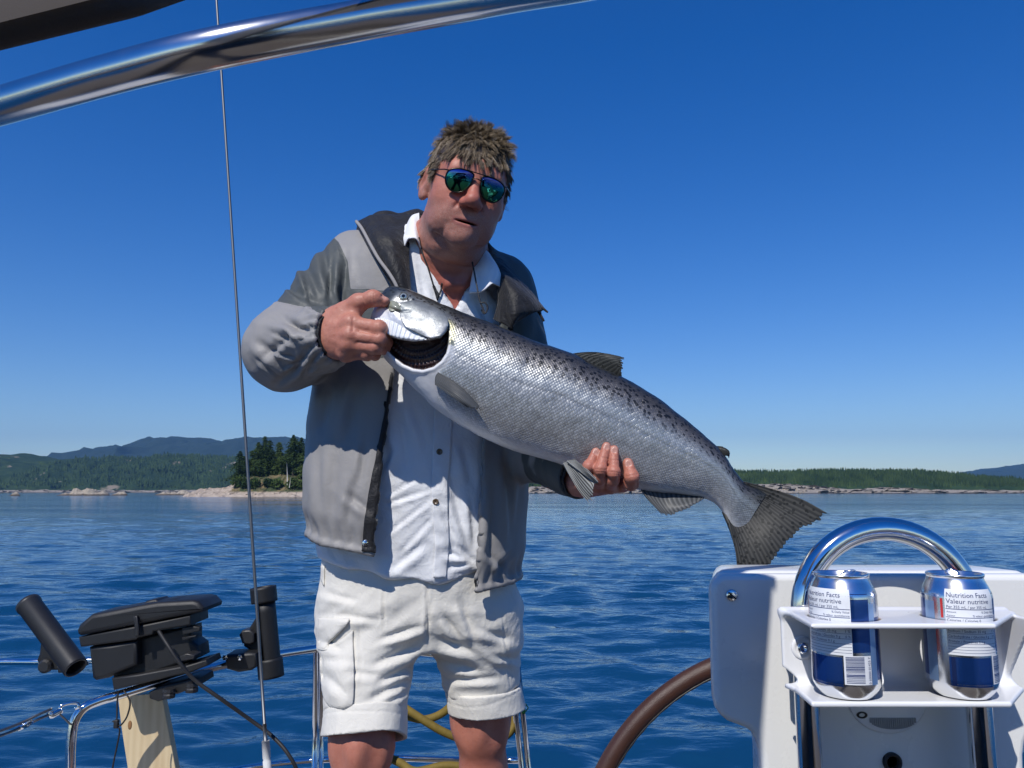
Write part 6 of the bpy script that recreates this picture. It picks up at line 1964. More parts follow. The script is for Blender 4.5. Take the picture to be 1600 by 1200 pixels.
def right_hand():
    W = WF
    wr = W(500, 525, 1.398); fo = EL * 0.72 + WL_ * 0.28
    K = [W(549, 505, 1.338), W(548, 525, 1.334), W(545, 541, 1.339), (W(541, 553, 1.352))]
    Q = [W(592, 513, 1.322), W(592, 530, 1.322), W(587, 543, 1.328), W(573, 553, 1.340)]
    M_ = [W(605, 520, 1.352), W(604, 535, 1.352), W(600, 545, 1.356), W(586, 555, 1.364)]
    Tt = [W(592, 519, 1.372), W(590, 532, 1.374), W(586, 543, 1.376), W(572, 553, 1.380)]
    RK_ = [0.0146, 0.0148, 0.0140, 0.0126]; RQ = [0.0126, 0.0119, 0.0114, 0.0105]
    th = [W(520, 497, 1.372), W(560, 473, 1.345), W(583, 466.5, 1.338), W(601, 471.5, 1.340)]
    rt = [0.0195, 0.0150, 0.0126, 0.0092]
    nail_c = W(602, 466.5, 1.3335)
    def f(P):
        d = sd_cap(P, fo, wr, 0.031, 0.0310)
        palm = None
        for k, (kk, r) in enumerate(zip(K, RK_)):
            c = sd_cap(P, W(508, 512 + 9 * k, 1.384), kk, 0.0218, r)
            palm = c if palm is None else smin(palm, c, 0.016)
        d = smin(d, palm, 0.022)
        d = smin(d, sd_ell(P, W(527, 519, 1.365), (0.034, 0.021, 0.036)), 0.02)
        fing = None
        for k in range(4):
            c = chain(P, [K[k], Q[k], M_[k], Tt[k]], [RK_[k] * 0.95, RQ[k], RQ[k] * 0.9, RQ[k] * 0.78], 0.004)
            c = smin(c, np.linalg.norm(P - Q[k], axis=1) - RQ[k] * 1.07, 0.006)
            fing = c if fing is None else smin(fing, c, 0.0035)
        d = smin(d, fing, 0.010)
        for k in range(4):
            d = smin(d, np.linalg.norm(P - (K[k] + np.array([0, -0.0035, 0.0005])), axis=1) - RK_[k] * 0.93, 0.010)
        t = chain(P, th, rt, 0.010)
        t = smin(t, sd_ell(P, th[2] + np.array([0, -0.002, 0.001]), (0.0150, 0.0120, 0.0120)), 0.008)
        d = smin(d, t, 0.014)
        # web of the thumb
        d = smin(d, sd_cap(P, W(538, 492, 1.358), W(556, 487, 1.350), 0.013, 0.008), 0.016)
        # tendons over the back of the hand
        for k in range(3):
            d = smin(d, sd_cap(P, W(516, 516 + 6 * k, 1.352), K[k] + np.array([0, -0.012, 0]), 0.0030, 0.0036), 0.010)
        # joint creases
        for k in range(4):
            a = Q[k] * 0.5 + K[k] * 0.5
        d = smax(d, -(sd_ell(P, nail_c + np.array([0, -0.0035, 0.0045]), (0.0078, 0.0042, 0.0040))), 0.0015)
        return d
    c = W(545, 515, 1.36)
    V, F = mesh_sdf(f, c - np.array([0.10, 0.09, 0.08]), c + np.array([0.085, 0.13, 0.075]), 0.0017)
    pxv = proj(V)
    Nn = vnormals(V, F)
    for a, b_, w, amp in (((552, 496), (551, 516), 2.0, 0.0012), ((567, 464), (569, 479), 1.4, 0.0010), ((580, 458), (580, 476), 1.2, 0.0008), ((584, 459), (585, 476), 1.2, 0.0008), ((560, 517), (590, 523), 1.2, 0.0012), ((560, 534), (590, 538), 1.2, 0.0012), ((589, 502), (589, 522), 1.5, 0.0007)):
        dd, _ = seg2d(pxv, a, b_)
        V = V - Nn * (np.exp(-(dd / w) ** 2) * amp)[:, None] * (Nn[:, 1:2] < 0.2)
    V = V + Nn * (fbm(V * 70, 4, 8) * 0.0009)[:, None]
    nail = smoothstep(0.0012, 0.0, sd_ell(V, nail_c + np.array([0, -0.001, 0.0022]), (0.0078, 0.0052, 0.0052)))
    return V, F, nail

def left_hand():
    W = WF
    wr = W(893, 749, 1.425); fo = W(866, 738, 1.49)
    tips = [W(931, 706, 1.2985), W(947.5, 698, 1.2940), W(959.5, 703, 1.2940), W(981, 724, 1.2990)]
    pip = [W(920, 729, 1.292), W(938, 733, 1.284), W(959, 738, 1.283), W(987, 745, 1.292)]
    mcp = [W(919, 752, 1.345), W(936, 757, 1.338), W(954, 758, 1.338), W(973, 756, 1.345)]
    rad = [0.0082, 0.0088, 0.0088, 0.0100]
    fc = [W(917, 744, 1.305), W(936, 748, 1.297), W(957, 750, 1.296), W(986, 755, 1.306)]
    def f(P):
        d = sd_cap(P, fo, wr, 0.033, 0.030)
        for k in range(4):
            c = sd_cap(P, W(903 + 5 * k, 754, 1.405 - 0.004 * k), mcp[k], 0.020, 0.0135)
            d = smin(d, c, 0.016)
        fing = None
        for k in range(4):
            c = chain(P, [mcp[k], fc[k], pip[k], tips[k]], [0.0125, rad[k] * 1.22, rad[k] * 1.08, rad[k] * 0.88], 0.005)
            c = smin(c, np.linalg.norm(P - pip[k], axis=1) - rad[k] * 1.13, 0.005)
            fing = c if fing is None else smin(fing, c, 0.0025)
        d = smin(d, fing, 0.007)
        # thumb lies along the far side of the fish
        t = chain(P, [W(905, 750, 1.43), W(930, 735, 1.445), W(950, 712, 1.440)], [0.018, 0.0125, 0.0095], 0.008)
        d = smin(d, t, 0.012)
        for k in range(4):
            ax = tips[k] - pip[k]; ax = ax / np.linalg.norm(ax)
            nc = tips[k] + np.array([0, -1.0, 0.15]) * rad[k] * 0.86 - ax * 0.001
            d = smax(d, -(sd_ell(P, nc + np.array([0, -0.0012, 0]), (rad[k] * 0.66, 0.0022, 0.0070))), 0.0008)
        return d
    c = W(945, 735, 1.36)
    V, F = mesh_sdf(f, c - np.array([0.13, 0.11, 0.07]), c + np.array([0.075, 0.16, 0.07]), 0.0016)
    pxv = proj(V); Nn = vnormals(V, F)
    for a, b_, w, amp in (((930, 733), (946, 734), 1.3, 0.0010), ((931, 737), (945, 738), 1.2, 0.0008), ((951, 737), (968, 739), 1.3, 0.0010), ((952, 741), (967, 742), 1.2, 0.0008), ((940, 715), (952, 717), 1.1, 0.0006), ((952, 719), (967, 719), 1.1, 0.0006), ((978, 744), (996, 741), 1.3, 0.0009)):
        dd, _ = seg2d(pxv, a, b_)
        V = V - Nn * (np.exp(-(dd / w) ** 2) * amp * (Nn[:, 1] < 0))[:, None]
    V = V + Nn * (fbm(V * 80, 4, 18) * 0.0008)[:, None]
    nail = np.zeros(len(V))
    for k in range(4):
        nc = tips[k] + np.array([0, -1.0, 0.15]) * rad[k] * 0.80
        nail = np.maximum(nail, smoothstep(0.0010, 0.0, sd_ell(V, nc, (rad[k] * 0.66, 0.0034, 0.0070))))
    return V, F, nail

HV, HF, HQ, HSC = build_body()

# hair -----------------------------------------------------------------
def hair():
    rg = np.random.default_rng(5)
    m, nt, b = mat_new('brown grey hair')
    rnd = attr(nt, 'tone'); tip = attr(nt, 'tip')
    col = ramp(nt, rnd, [(0.0, (0.085, 0.062, 0.042)), (0.40, (0.185, 0.138, 0.090)), (0.70, (0.33, 0.26, 0.175)), (1.0, (0.58, 0.51, 0.42))])
    col = mixc(nt, math_node(nt, 'MULTIPLY', tip, 0.40), col, (0.48, 0.38, 0.24))
    L(nt, col, b.inputs['Base Color']); b.inputs['Roughness'].default_value = 0.34; b.inputs['Specular IOR Level'].default_value = 0.5
    Nn = vnormals(HV, HF)
    a = HV[HF[:, 0]]; area = np.linalg.norm(np.cross(HV[HF[:, 2]] - a, HV[HF[:, 3]] - HV[HF[:, 1]]), axis=1) / 2
    w = HSC[HF].mean(1); w = np.where(w > 0.5, w, 0) * area
    qf = W2HL(HV)[HF[:, 0]]
    w = w * (1 + 2.2 * smoothstep(0.03, 0.06, qf[:, 1]) * smoothstep(0.04, 0.055, qf[:, 2]))
    n = 27000
    fi = rg.choice(len(HF), n, p=w / w.sum())
    bc = rg.dirichlet((1, 1, 1, 1), n)
    root = (HV[HF[fi]] * bc[..., None]).sum(1); nor = Nn[HF[fi, 0]]
    q = W2HL(root); nl = nor @ HR
    # combing direction in head axes
    x, y, z = q[:, 0], q[:, 1], q[:, 2]
    top = smoothstep(0.075, 0.105, z)
    fr = smoothstep(0.030, 0.065, y) * smoothstep(0.040, 0.060, z)
    sd = 1 - top
    comb = np.stack([0.10 * np.sign(x) * sd + 0.25 * fr * np.sin(x * 60 + 1) + 0.15 * top * np.sin(x * 45 + y * 30), 0.45 * fr + 0.20 * sd * (1 - fr) + 0.75 * top, -1.0 * sd * (1 - 0.4 * fr) - 0.35 * fr * (1 - top) + 0.18 * top], -1)
    # clumps
    nc = 1250
    ci = rg.choice(n, nc, replace=False)
    d2 = ((q[:, None, :] - q[ci][None]) ** 2).sum(-1); cl = d2.argmin(1)
    cdir = rg.normal(0, 0.42, (nc, 3)) * np.array([1, 1, 0.7])
    spike = 0.26 + 0.55 * top * smoothstep(0.07, 0.0, y) + 0.18 * top
    dirl = nl * spike[:, None] + comb * 0.95 + cdir[cl] * (0.45 + 0.6 * top + 0.25 * fr)[:, None] + rg.normal(0, 0.09, (n, 3))
    dirl /= np.linalg.norm(dirl, axis=1, keepdims=True)
    ln = (0.028 + 0.001 * top - 0.004 * fr) * rg.uniform(0.7, 1.25, n) * rg.uniform(0.75, 1.2, nc)[cl]
    ln = np.where((y < 0.030) & (z < 0.022), ln * 0.55, ln)
    ln = np.where((np.abs(x) > 0.050) & (z < 0.062), ln * 0.62, ln)
    seg = 3
    t = np.linspace(0, 1, seg + 1)
    grav = np.array([0.0, 0.10, -0.55])
    P = root[:, None] + 0
    tipc = np.zeros((nc, 3)); cnt = np.zeros(nc)
    loc = q[:, None, :] - nl[:, None] * 0.002 + dirl[:, None] * (ln[:, None] * t[None])[..., None] + grav * ((ln * (0.28 + 0.35 * fr))[:, None] * t[None] ** 2)[..., None]
    curl = rg.normal(0, 1, (nc, 3)) * 0.0035; ph = rg.uniform(0, 6.28, nc)
    loc = loc + (curl[cl][:, None] * np.sin(t[None] * 4.0 + ph[cl][:, None])[..., None]) * t[None, :, None]
    np.add.at(tipc, cl, loc[:, -1]); np.add.at(cnt, cl, 1); tipc /= np.maximum(cnt, 1)[:, None]
    pull = 0.50
    loc = loc + (tipc[cl] - loc[:, -1])[:, None] * pull * (t[None, :, None] ** 1.5)
    # keep strands out of the skull
    r_in = np.linalg.norm((loc - np.array([0, -0.016, 0.034])) / np.array([0.0785, 0.099, 0.085]), axis=-1)
    push = np.maximum(1.012 - r_in, 0) * (loc[..., 2] > 0.02)
    loc = np.array([0, -0.016, 0.034]) + (loc - np.array([0, -0.016, 0.034])) * (1 + push)[..., None]
    Pw = loc @ HR.T + HO
    T = np.gradient(Pw, axis=1); T /= np.linalg.norm(T, axis=2, keepdims=True) + 1e-9
    ref = rg.normal(0, 1, (n, 1, 3)); Nv = np.cross(T, ref); Nv /= np.linalg.norm(Nv, axis=2, keepdims=True) + 1e-9
    Bv = np.cross(T, Nv)
    r = (0.00060 * (1 - 0.75 * t))[None, :, None]
    ring = np.stack([Pw + r * (math.cos(k * 2.0944) * Nv + math.sin(k * 2.0944) * Bv) for k in range(3)], 2)     # n,seg+1,3,3
    V = ring.reshape(-1, 3)
    base = (np.arange(n) * (seg + 1) * 3)[:, None, None]; i = np.arange(seg)[None, :, None] * 3; j = np.arange(3)[None, None]; j2 = (j + 1) % 3
    F = np.stack([base + i + j, base + i + j2, base + i + 3 + j2, base + i + 3 + j], -1).reshape(-1, 4)
    grey = smoothstep(0.055, 0.02, z) * smoothstep(0.045, 0.02, y) * 0.35
    tone = np.clip(rg.beta(1.8, 2.6, n) * 0.75 + rg.normal(0, 0.10, nc)[cl] + grey, 0, 1)
    link('hair', new_mesh('hair', V, F, attrs={'tone': np.repeat(tone, (seg + 1) * 3), 'tip': np.tile(np.repeat(t ** 2, 3), n) * np.repeat(smoothstep(0.05, 0.11, z), (seg + 1) * 3)}), m, MAN)
hair()

# sunglasses -------------------------------------------------------------
def sunglasses():
    M_FR = simple('dark metal frame', (0.035, 0.030, 0.026), 0.3, metal=0.9)
    m, nt, b = mat_new('mirrored lens')
    ly = attr(nt, 'ly'); oc = objco(nt)
    col = ramp(nt, math_node(nt, 'MULTIPLY_ADD', noise(nt, 35, 2, 0.5, oc), 0.20, math_node(nt, 'SUBTRACT', ly, 0.10)), [(0.0, (0.03, 0.10, 0.06)), (0.35, (0.04, 0.26, 0.15)), (0.58, (0.03, 0.30, 0.26)), (0.80, (0.05, 0.10, 0.36)), (1.0, (0.07, 0.05, 0.22))])
    L(nt, col, b.inputs['Base Color']); b.inputs['Metallic'].default_value = 1.0; b.inputs['Roughness'].default_value = 0.03
    root = link('sunglasses', new_mesh('sunglasses', *frame_geo()), M_FR, MAN)
    for s in (-1, 1):
        o = lens_outline(s)
        cen = o.mean(0)
        rings = [cen + (o - cen) * k for k in np.linspace(1, 0.02, 10)]
        V = []
        for k, r in enumerate(rings):
            p = r.copy(); kk = np.linspace(1, 0.02, 10)[k]
            p[:, 1] += 0.0045 * (1 - kk ** 2)
            V.append(p)
        V = np.concatenate(V); nO = len(o)
        i = np.arange(9)[:, None]; j = np.arange(nO)[None]
        F = np.stack([i * nO + j, i * nO + (j + 1) % nO, (i + 1) * nO + (j + 1) % nO, (i + 1) * nO + j], -1).reshape(-1, 4)
        Vb = V.copy(); Vb[:, 1] -= 0.0016
        Fb = F[:, ::-1] + len(V)
        jj = np.arange(nO); side = np.stack([jj, (jj + 1) % nO, (jj + 1) % nO + len(V), jj + len(V)], -1)[:, ::-1]
        cap = np.arange(nO)[None] + 9 * nO
        Vall = np.concatenate([V, Vb])
        lyv = (Vall[:, 2] - o[:, 2].min()) / (np.ptp(o[:, 2]))
        link('lens', new_mesh('lens', HL2W(Vall), [np.concatenate([F, Fb, side]), cap, cap[:, ::-1] + len(V)], attrs={'ly': lyv}), m, root)

def lens_outline(s):
    # aviator: flat top, drooping towards the outer corner
    pts = np.array([(0.0095, 0.0165), (0.022, 0.0200), (0.042, 0.0190), (0.0585, 0.0120), (0.0625, 0.0000), (0.0585, -0.0140), (0.047, -0.0235), (0.033, -0.0245), (0.0200, -0.0185), (0.0115, -0.0060), (0.0085, 0.0080)])
    p = smooth_path(pts, 5, closed=True) * np.array([0.90, 0.95])
    wrap_y = 0.1085 - 4.6 * (p[:, 0] - 0.012) ** 2 - 0.30 * np.maximum(-p[:, 1], 0)
    return np.stack([s * p[:, 0], wrap_y, p[:, 1] + 0.006], -1)

def frame_geo():
    b = MB()
    for s in (-1, 1):
        o = lens_outline(s)
        b.tube(HL2W(o), 0.00115, 8, closed=True)
        hinge = o[np.argmax(np.abs(o[:, 0]))] + np.array([0, 0, 0.010])
        b.tube(HL2W(smooth_path([hinge + np.array([-s * 0.002, 0.000, 0.001]), hinge + np.array([s * 0.005, -0.010, 0.001]), (s * 0.0735, 0.050, 0.016), (s * 0.0785, 0.010, 0.016), (s * 0.0805, -0.016, 0.012), (s * 0.078, -0.035, -0.010)], 6)), 0.00125, 8)
    b.tube(HL2W(smooth_path([(-0.022, 0.1085, 0.0262), (-0.010, 0.1120, 0.0250), (0.010, 0.1120, 0.0250), (0.022, 0.1085, 0.0262)], 6)), 0.00105, 8)
    b.tube(HL2W(smooth_path([(-0.0095, 0.1085, 0.0130), (0.0, 0.1130, 0.0150), (0.0095, 0.1085, 0.0130)], 6)), 0.00105, 8)
    for s in (-1, 1):
        b.tube(HL2W([(s * 0.0105, 0.107, 0.004), (s * 0.0125, 0.0985, -0.002)]), 0.0022, 8)
    V = np.concatenate(b.V); F = [np.concatenate(f) for f in b.F.values()]
    return V, F
sunglasses()

# cloth -------------------------------------------------------------------
def cloth_mat(name, col, var=0.06, weave=900, wb=0.10, rough=0.85, sheen=0.15, fine=0.25):
    m, nt, b = mat_new(name)
    oc = objco(nt)
    f = noise(nt, 7, 5, 0.6, oc)
    c = mixc(nt, f, tuple(x * (1 - var) for x in col), tuple(min(1, x * (1 + var)) for x in col))
    L(nt, c, b.inputs['Base Color']); b.inputs['Roughness'].default_value = rough
    b.inputs['Sheen Weight'].default_value = sheen; b.inputs['Specular IOR Level'].default_value = 0.25
    n1 = math_node(nt, 'ABSOLUTE', math_node(nt, 'SUBTRACT', noise(nt, 22, 3, 0.6, mapped(nt, oc, (1, 1, 0.7), (0, 0.5, 0)), 0.6), 0.5))
    n2 = math_node(nt, 'ABSOLUTE', math_node(nt, 'SUBTRACT', noise(nt, 48, 3, 0.6, mapped(nt, oc, (0.8, 1, 1), (0, -0.4, 0)), 0.8), 0.5))
    bp = bump(nt, math_node(nt, 'MULTIPLY_ADD', n2, 0.5, n1), fine * 1.1, 0.012)
    bp = bump(nt, noise(nt, weave, 2, 0.6, oc), wb, 0.0008, bp)
    bp = bump(nt, noise(nt, 55, 5, 0.6, mapped(nt, oc, (1, 1, 0.6))), fine, 0.004, bp)
    L(nt, bp, b.inputs['Normal'])
    return m, nt, b, c
M_SHIRT = cloth_mat('white cotton', (0.78, 0.79, 0.81), 0.03, fine=0.26)[0]
M_SHORTS = cloth_mat('off white canvas cotton', (0.70, 0.675, 0.615), 0.04, 700, 0.15, fine=0.24)[0]
M_BLACKC = cloth_mat('black nylon', (0.016, 0.016, 0.018), 0.2, 900, 0.1, 0.55, 0.1, fine=0.5)[0]
M_GREYC = cloth_mat('light grey nylon', (0.30, 0.285, 0.275), 0.05, 900, 0.08, 0.7, 0.1)[0]

def jacket_mat():
    m, nt, b, c = cloth_mat('grey jacket nylon', (0.282, 0.272, 0.265), 0.05, 900, 0.05, 0.50, 0.0, fine=0.13)
    dk = attr(nt, 'dark'); ln = attr(nt, 'lining')
    cd = mixc(nt, noise(nt, 9, 4, 0.6, objco(nt)), (0.078, 0.086, 0.085), (0.092, 0.100, 0.098))
    c2 = mixc(nt, ramp(nt, dk, [(0.497, 0.0), (0.503, 1.0)]), c, cd)
    c3 = mixc(nt, ramp(nt, ln, [(0.45, 0.0), (0.55, 1.0)]), c2, (0.018, 0.018, 0.020))
    L(nt, c3, b.inputs['Base Color'])
    return m
M_JACK = jacket_mat()

def strokes(V, Nn, px, S, side=-1):
    """creases: (x0,y0,x1,y1,width px,depth m): a valley with a soft ridge beside it"""
    out = np.zeros(len(V))
    facing = smoothstep(0.25, -0.25, Nn[:, 1])
    for x0, y0, x1, y1, w, amp in S:
        a = np.array([x0, y0], float); b_ = np.array([x1, y1], float)
        d, t = seg2d(px, a, b_)
        n = np.array([-(b_ - a)[1], (b_ - a)[0]]); n /= np.linalg.norm(n)
        sgn = (px - a) @ n
        env = np.sin(np.pi * np.clip(t, 0.02, 0.98)) ** 0.6
        out += env * amp * (-np.exp(-(d / w) ** 2) + 0.75 * np.exp(-((sgn - 1.7 * w) / (1.3 * w)) ** 2) * (d < 5 * w) * np.exp(-(np.maximum(d - 3.5 * w, 0) / w) ** 2))
    return V + Nn * (out * facing)[:, None]

def ridged(P, dirv, f_along, f_across, seed, sharp=1.6):
    """long soft folds running along dirv"""
    d = np.asarray(dirv, float); d /= np.linalg.norm(d)
    a = np.array([0, 1.0, 0]); s = np.cross(d, a); s /= np.linalg.norm(s); t = np.cross(s, d)
    q = np.stack([P @ d * f_along, P @ s * f_across, P @ t * f_across], -1)
    q = q + 0.35 * np.stack([perlin(P * 6, seed + 5), perlin(P * 6, seed + 6), perlin(P * 6, seed + 7)], -1)
    n = perlin(q, seed)
    return (1 - np.abs(n) * 2.0) ** sharp * np.sign(1 - np.abs(n) * 2) if False else 1.0 - 2.2 * np.sqrt(n * n + 0.004)

NECKAX = (W(712, 330, 1.60), W(705, 440, 1.66))

def jacket():
    zx = []
    OPEN_L = np.array([(330, 606), (380, 612), (440, 626), (500, 624), (560, 618), (640, 604), (720, 594), (800, 588), (870, 585), (980, 585)], float)
    OPEN_R = np.array([(330, 752), (390, 768), (440, 786), (500, 783), (560, 776), (640, 760), (690, 754), (760, 752), (820, 751), (870, 747), (930, 740), (980, 738)], float)
    YF = 1.52
    zl = np.array([W(x, y, YF)[2] for y, x in OPEN_L]); xl = np.array([W(x, y, YF)[0] for y, x in OPEN_L])
    zr = np.array([W(x, y, YF)[2] for y, x in OPEN_R]); xr = np.array([W(x, y, YF)[0] for y, x in OPEN_R])
    HEM = np.array([(440, 836), (478, 838), (520, 850), (560, 856), (590, 861), (650, 880), (700, 905), (742, 921), (790, 915), (830, 905), (880, 900)], float)
    hx = np.array([W(x, y, 1.60)[0] for x, y in HEM]); hz = np.array([W(x, y, 1.60)[2] for x, y in HEM])
    axL = (WL_ - EL) / np.linalg.norm(WL_ - EL); axR = (WR_ - ER) / np.linalg.norm(WR_ - ER)
    cuffL = W(524, 521, 1.407); cuffR = W(905, 743, 1.443)
    def f_out(P):
        d = sd_stack(P, T_JACK)
        la = smin(sd_cap(P, SL, EL, 0.0840, 0.0720), sd_cap(P, EL, WL_, 0.0700, 0.0530), 0.035)
        ra = smin(sd_cap(P, SR, ER, 0.0700, 0.0560), sd_cap(P, ER, WR_, 0.0560, 0.0400), 0.03)
        d = smin(d, la, 0.035); d = smin(d, ra, 0.030)
        return d
    def cut(P):
        x, y, z = P.T
        l = np.interp(z, zl[::-1], xl[::-1]); r = np.interp(z, zr[::-1], xr[::-1])
        o = np.maximum(np.maximum(l - x, x - r), y - 1.60)
        neck = sd_cap(P, NECKAX[0] + np.array([0, 0, 0.1]), NECKAX[1], 0.088, 0.070)
        o = np.minimum(o, neck)
        nearL = np.linalg.norm(P - cuffL, axis=1) < 0.13
        o = np.minimum(o, np.where(nearL, -((P - cuffL) @ axL), 1))
        nearR = np.linalg.norm(P - cuffR, axis=1) < 0.10
        o = np.minimum(o, np.where(nearR, -((P - cuffR) @ axR), 1))
        hem = (z - np.interp(x, hx, hz))
        return np.minimum(o, hem)
    def f(P):
        d = f_out(P)
        return np.maximum(np.maximum(d, -(d + 0.0075)), -cut(P))
    h = 0.0042
    V, F = mesh_sdf(f, (W(370, 500, 1.5)[0], 1.34, W(700, 940, 1.6)[2]), (W(925, 500, 1.45)[0], 1.90, W(600, 325, 1.6)[2]), h, newton=1)
    dout = f_out(V)
    lin = smoothstep(-0.0058, -0.0068, dout)
    Nn = vnormals(V, F)
    outn = np.where((dout < -0.004)[:, None], -Nn, Nn)      # move both skins of the shell the same way
    px = proj(V)
    # which limb
    tL = sd_cap(V, SL, EL, 0.084, 0.072); tLf = sd_cap(V, EL, WL_, 0.070, 0.05)
    body = smoothstep(-0.01, 0.03, np.minimum(tL, tLf))
    arm = 1 - body
    # folds
    up = ridged(V, (W(560, 420, 1.6) - W(446, 547, 1.5)) * np.array([1, .3, 1]), 3.5, 17, 3)
    fo = ridged(V, WL_ - EL, 9, 22, 7)
    elb = np.exp(-(np.linalg.norm(V - EL, axis=1) / 0.10) ** 2)
    tor = ridged(V, (0.15, 0, 1), 2.6, 15, 12)
    dsp = arm * (0.0045 * up * smoothstep(0.02, -0.04, tL) + 0.0042 * fo * smoothstep(0.03, -0.03, tLf))
    dsp += body * (0.0042 * tor + 0.0016 * ridged(V, (0.25, 0, 1), 6, 34, 14)) + arm * 0.0032 * ridged(V, (-0.4, 0, 1), 7, 30, 15)
    dsp += 0.0035 * fbm(V * 9, 3, 2)
    # gathered hem and cuffs
    hemd = V[:, 2] - np.interp(V[:, 0], hx, hz)
    fl = smoothstep(0.25, 0.85, (1.695 - V[:, 1]) / 0.158) * body * (0.030 * smoothstep(0.26, 0.02, hemd) * smoothstep(650, 610, px[:, 0]) + 0.016 * smoothstep(0.22, 0.02, hemd) * smoothstep(700, 740, px[:, 0]))
    g = smoothstep(0.060, 0.020, hemd) * smoothstep(0.002, 0.014, hemd) * body
    ang = np.arctan2(V[:, 1] - 1.69, V[:, 0] - W(650, 800, 1.69)[0])
    dsp += g * (0.0024 * np.sin(ang * 46 + 5 * perlin(V * 10, 3)) - 0.0070)
    cl = -((V - cuffL) @ axL); near = smoothstep(0.055, 0.02, np.abs(cl)) * (np.linalg.norm(V - cuffL, axis=1) < 0.10)
    s1 = np.cross(axL, [0, 0, 1.0]); s1 /= np.linalg.norm(s1); s2 = np.cross(axL, s1)
    a2 = np.arctan2((V - cuffL) @ s2, (V - cuffL) @ s1)
    dsp += near * (0.0022 * np.sin(a2 * 19 + 4 * perlin(V * 18, 9)) - 0.0015) * np.where(cl < 0.02, 1, 0.8)
    dsp += 0.003 * np.exp(-((cl - 0.052) / 0.010) ** 2) * (np.linalg.norm(V - cuffL, axis=1) < 0.12)
    V = V + outn * dsp[:, None]
    V[:, 1] -= fl
    S = [(428, 470, 512, 492, 2.2, 0.0035), (420, 500, 500, 520, 6, 0.010), (430, 488, 490, 530, 5, 0.007), (410, 560, 470, 515, 6, 0.008), (455, 585, 488, 540, 5, 0.008), (470, 590, 500, 545, 4, 0.006), (400, 530, 450, 575, 7, 0.008), (430, 600, 470, 570, 5, 0.006),
         (470, 395, 500, 470, 7, 0.007), (505, 385, 520, 470, 6, 0.007), (540, 400, 535, 470, 6, 0.010), (450, 450, 500, 478, 6, 0.006), (528, 445, 540, 490, 5, 0.009),
         (418, 545, 470, 560, 2.6, 0.0050), (425, 520, 468, 538, 2.4, 0.0045), (440, 575, 486, 556, 2.4, 0.0050), (450, 500, 478, 535, 2.4, 0.0045), (405, 560, 440, 590, 3, 0.0045), (478, 505, 500, 520, 2.0, 0.0035), (480, 575, 510, 560, 2.2, 0.0040), (475, 420, 486, 480, 3.0, 0.0050), (520, 400, 512, 470, 2.6, 0.0045), (440, 440, 470, 470, 2.6, 0.0040),
         (548, 452, 602, 457, 1.6, 0.0025), (523, 372, 549, 430, 1.6, 0.0022),
         (500, 690, 512, 830, 7, 0.005), (530, 680, 522, 830, 8, 0.005), (560, 740, 548, 820, 6, 0.006), (545, 770, 585, 800, 6, 0.006), (520, 600, 500, 680, 8, 0.008), (560, 600, 545, 690, 8, 0.006), (572, 690, 565, 760, 5, 0.005),
         (790, 700, 800, 860, 7, 0.009), (770, 760, 765, 880, 6, 0.007), (812, 740, 806, 850, 6, 0.006), (800, 860, 775, 900, 5, 0.006), (758, 860, 790, 890, 5, 0.005)]
    Nn2 = vnormals(V, F); o2 = np.where((dout < -0.004)[:, None], -Nn2, Nn2)
    facing_fix = o2.copy()
    V = strokes(V, facing_fix, px, S)
    # panels
    UP = [(516, 366), (530, 380), (543, 408), (548, 452), (575, 452), (618, 457), (640, 470), (640, 500), (600, 560), (520, 560), (508, 492), (470, 480), (430, 470), (395, 500), (360, 480), (420, 380), (500, 330)]
    RGT_ = [(735, 330), (900, 330), (900, 480), (845, 560), (780, 545), (752, 480)]
    RSL = [(800, 560), (960, 560), (960, 800), (780, 800), (806, 735), (800, 690)]
    tR = np.minimum(sd_cap(V, SR, ER, 0.070, 0.056), sd_cap(V, ER, WR_, 0.056, 0.040))
    dk = np.minimum(poly_sd(px, UP), np.minimum(poly_sd(px, RGT_), np.maximum(poly_sd(px, RSL), (tR - 0.006) * 900)))
    front = V[:, 1] < 1.78
    dark = np.clip(0.5 - dk / 60.0, 0, 1)
    j = link('jacket', new_mesh('jacket', V, F, attrs={'dark': dark, 'lining': lin}), M_JACK, MAN)
    return j, bvh_of(V, F), (cuffL, axL, cuffR, axR)
JACKET, BVH_J, CUFFS = jacket()

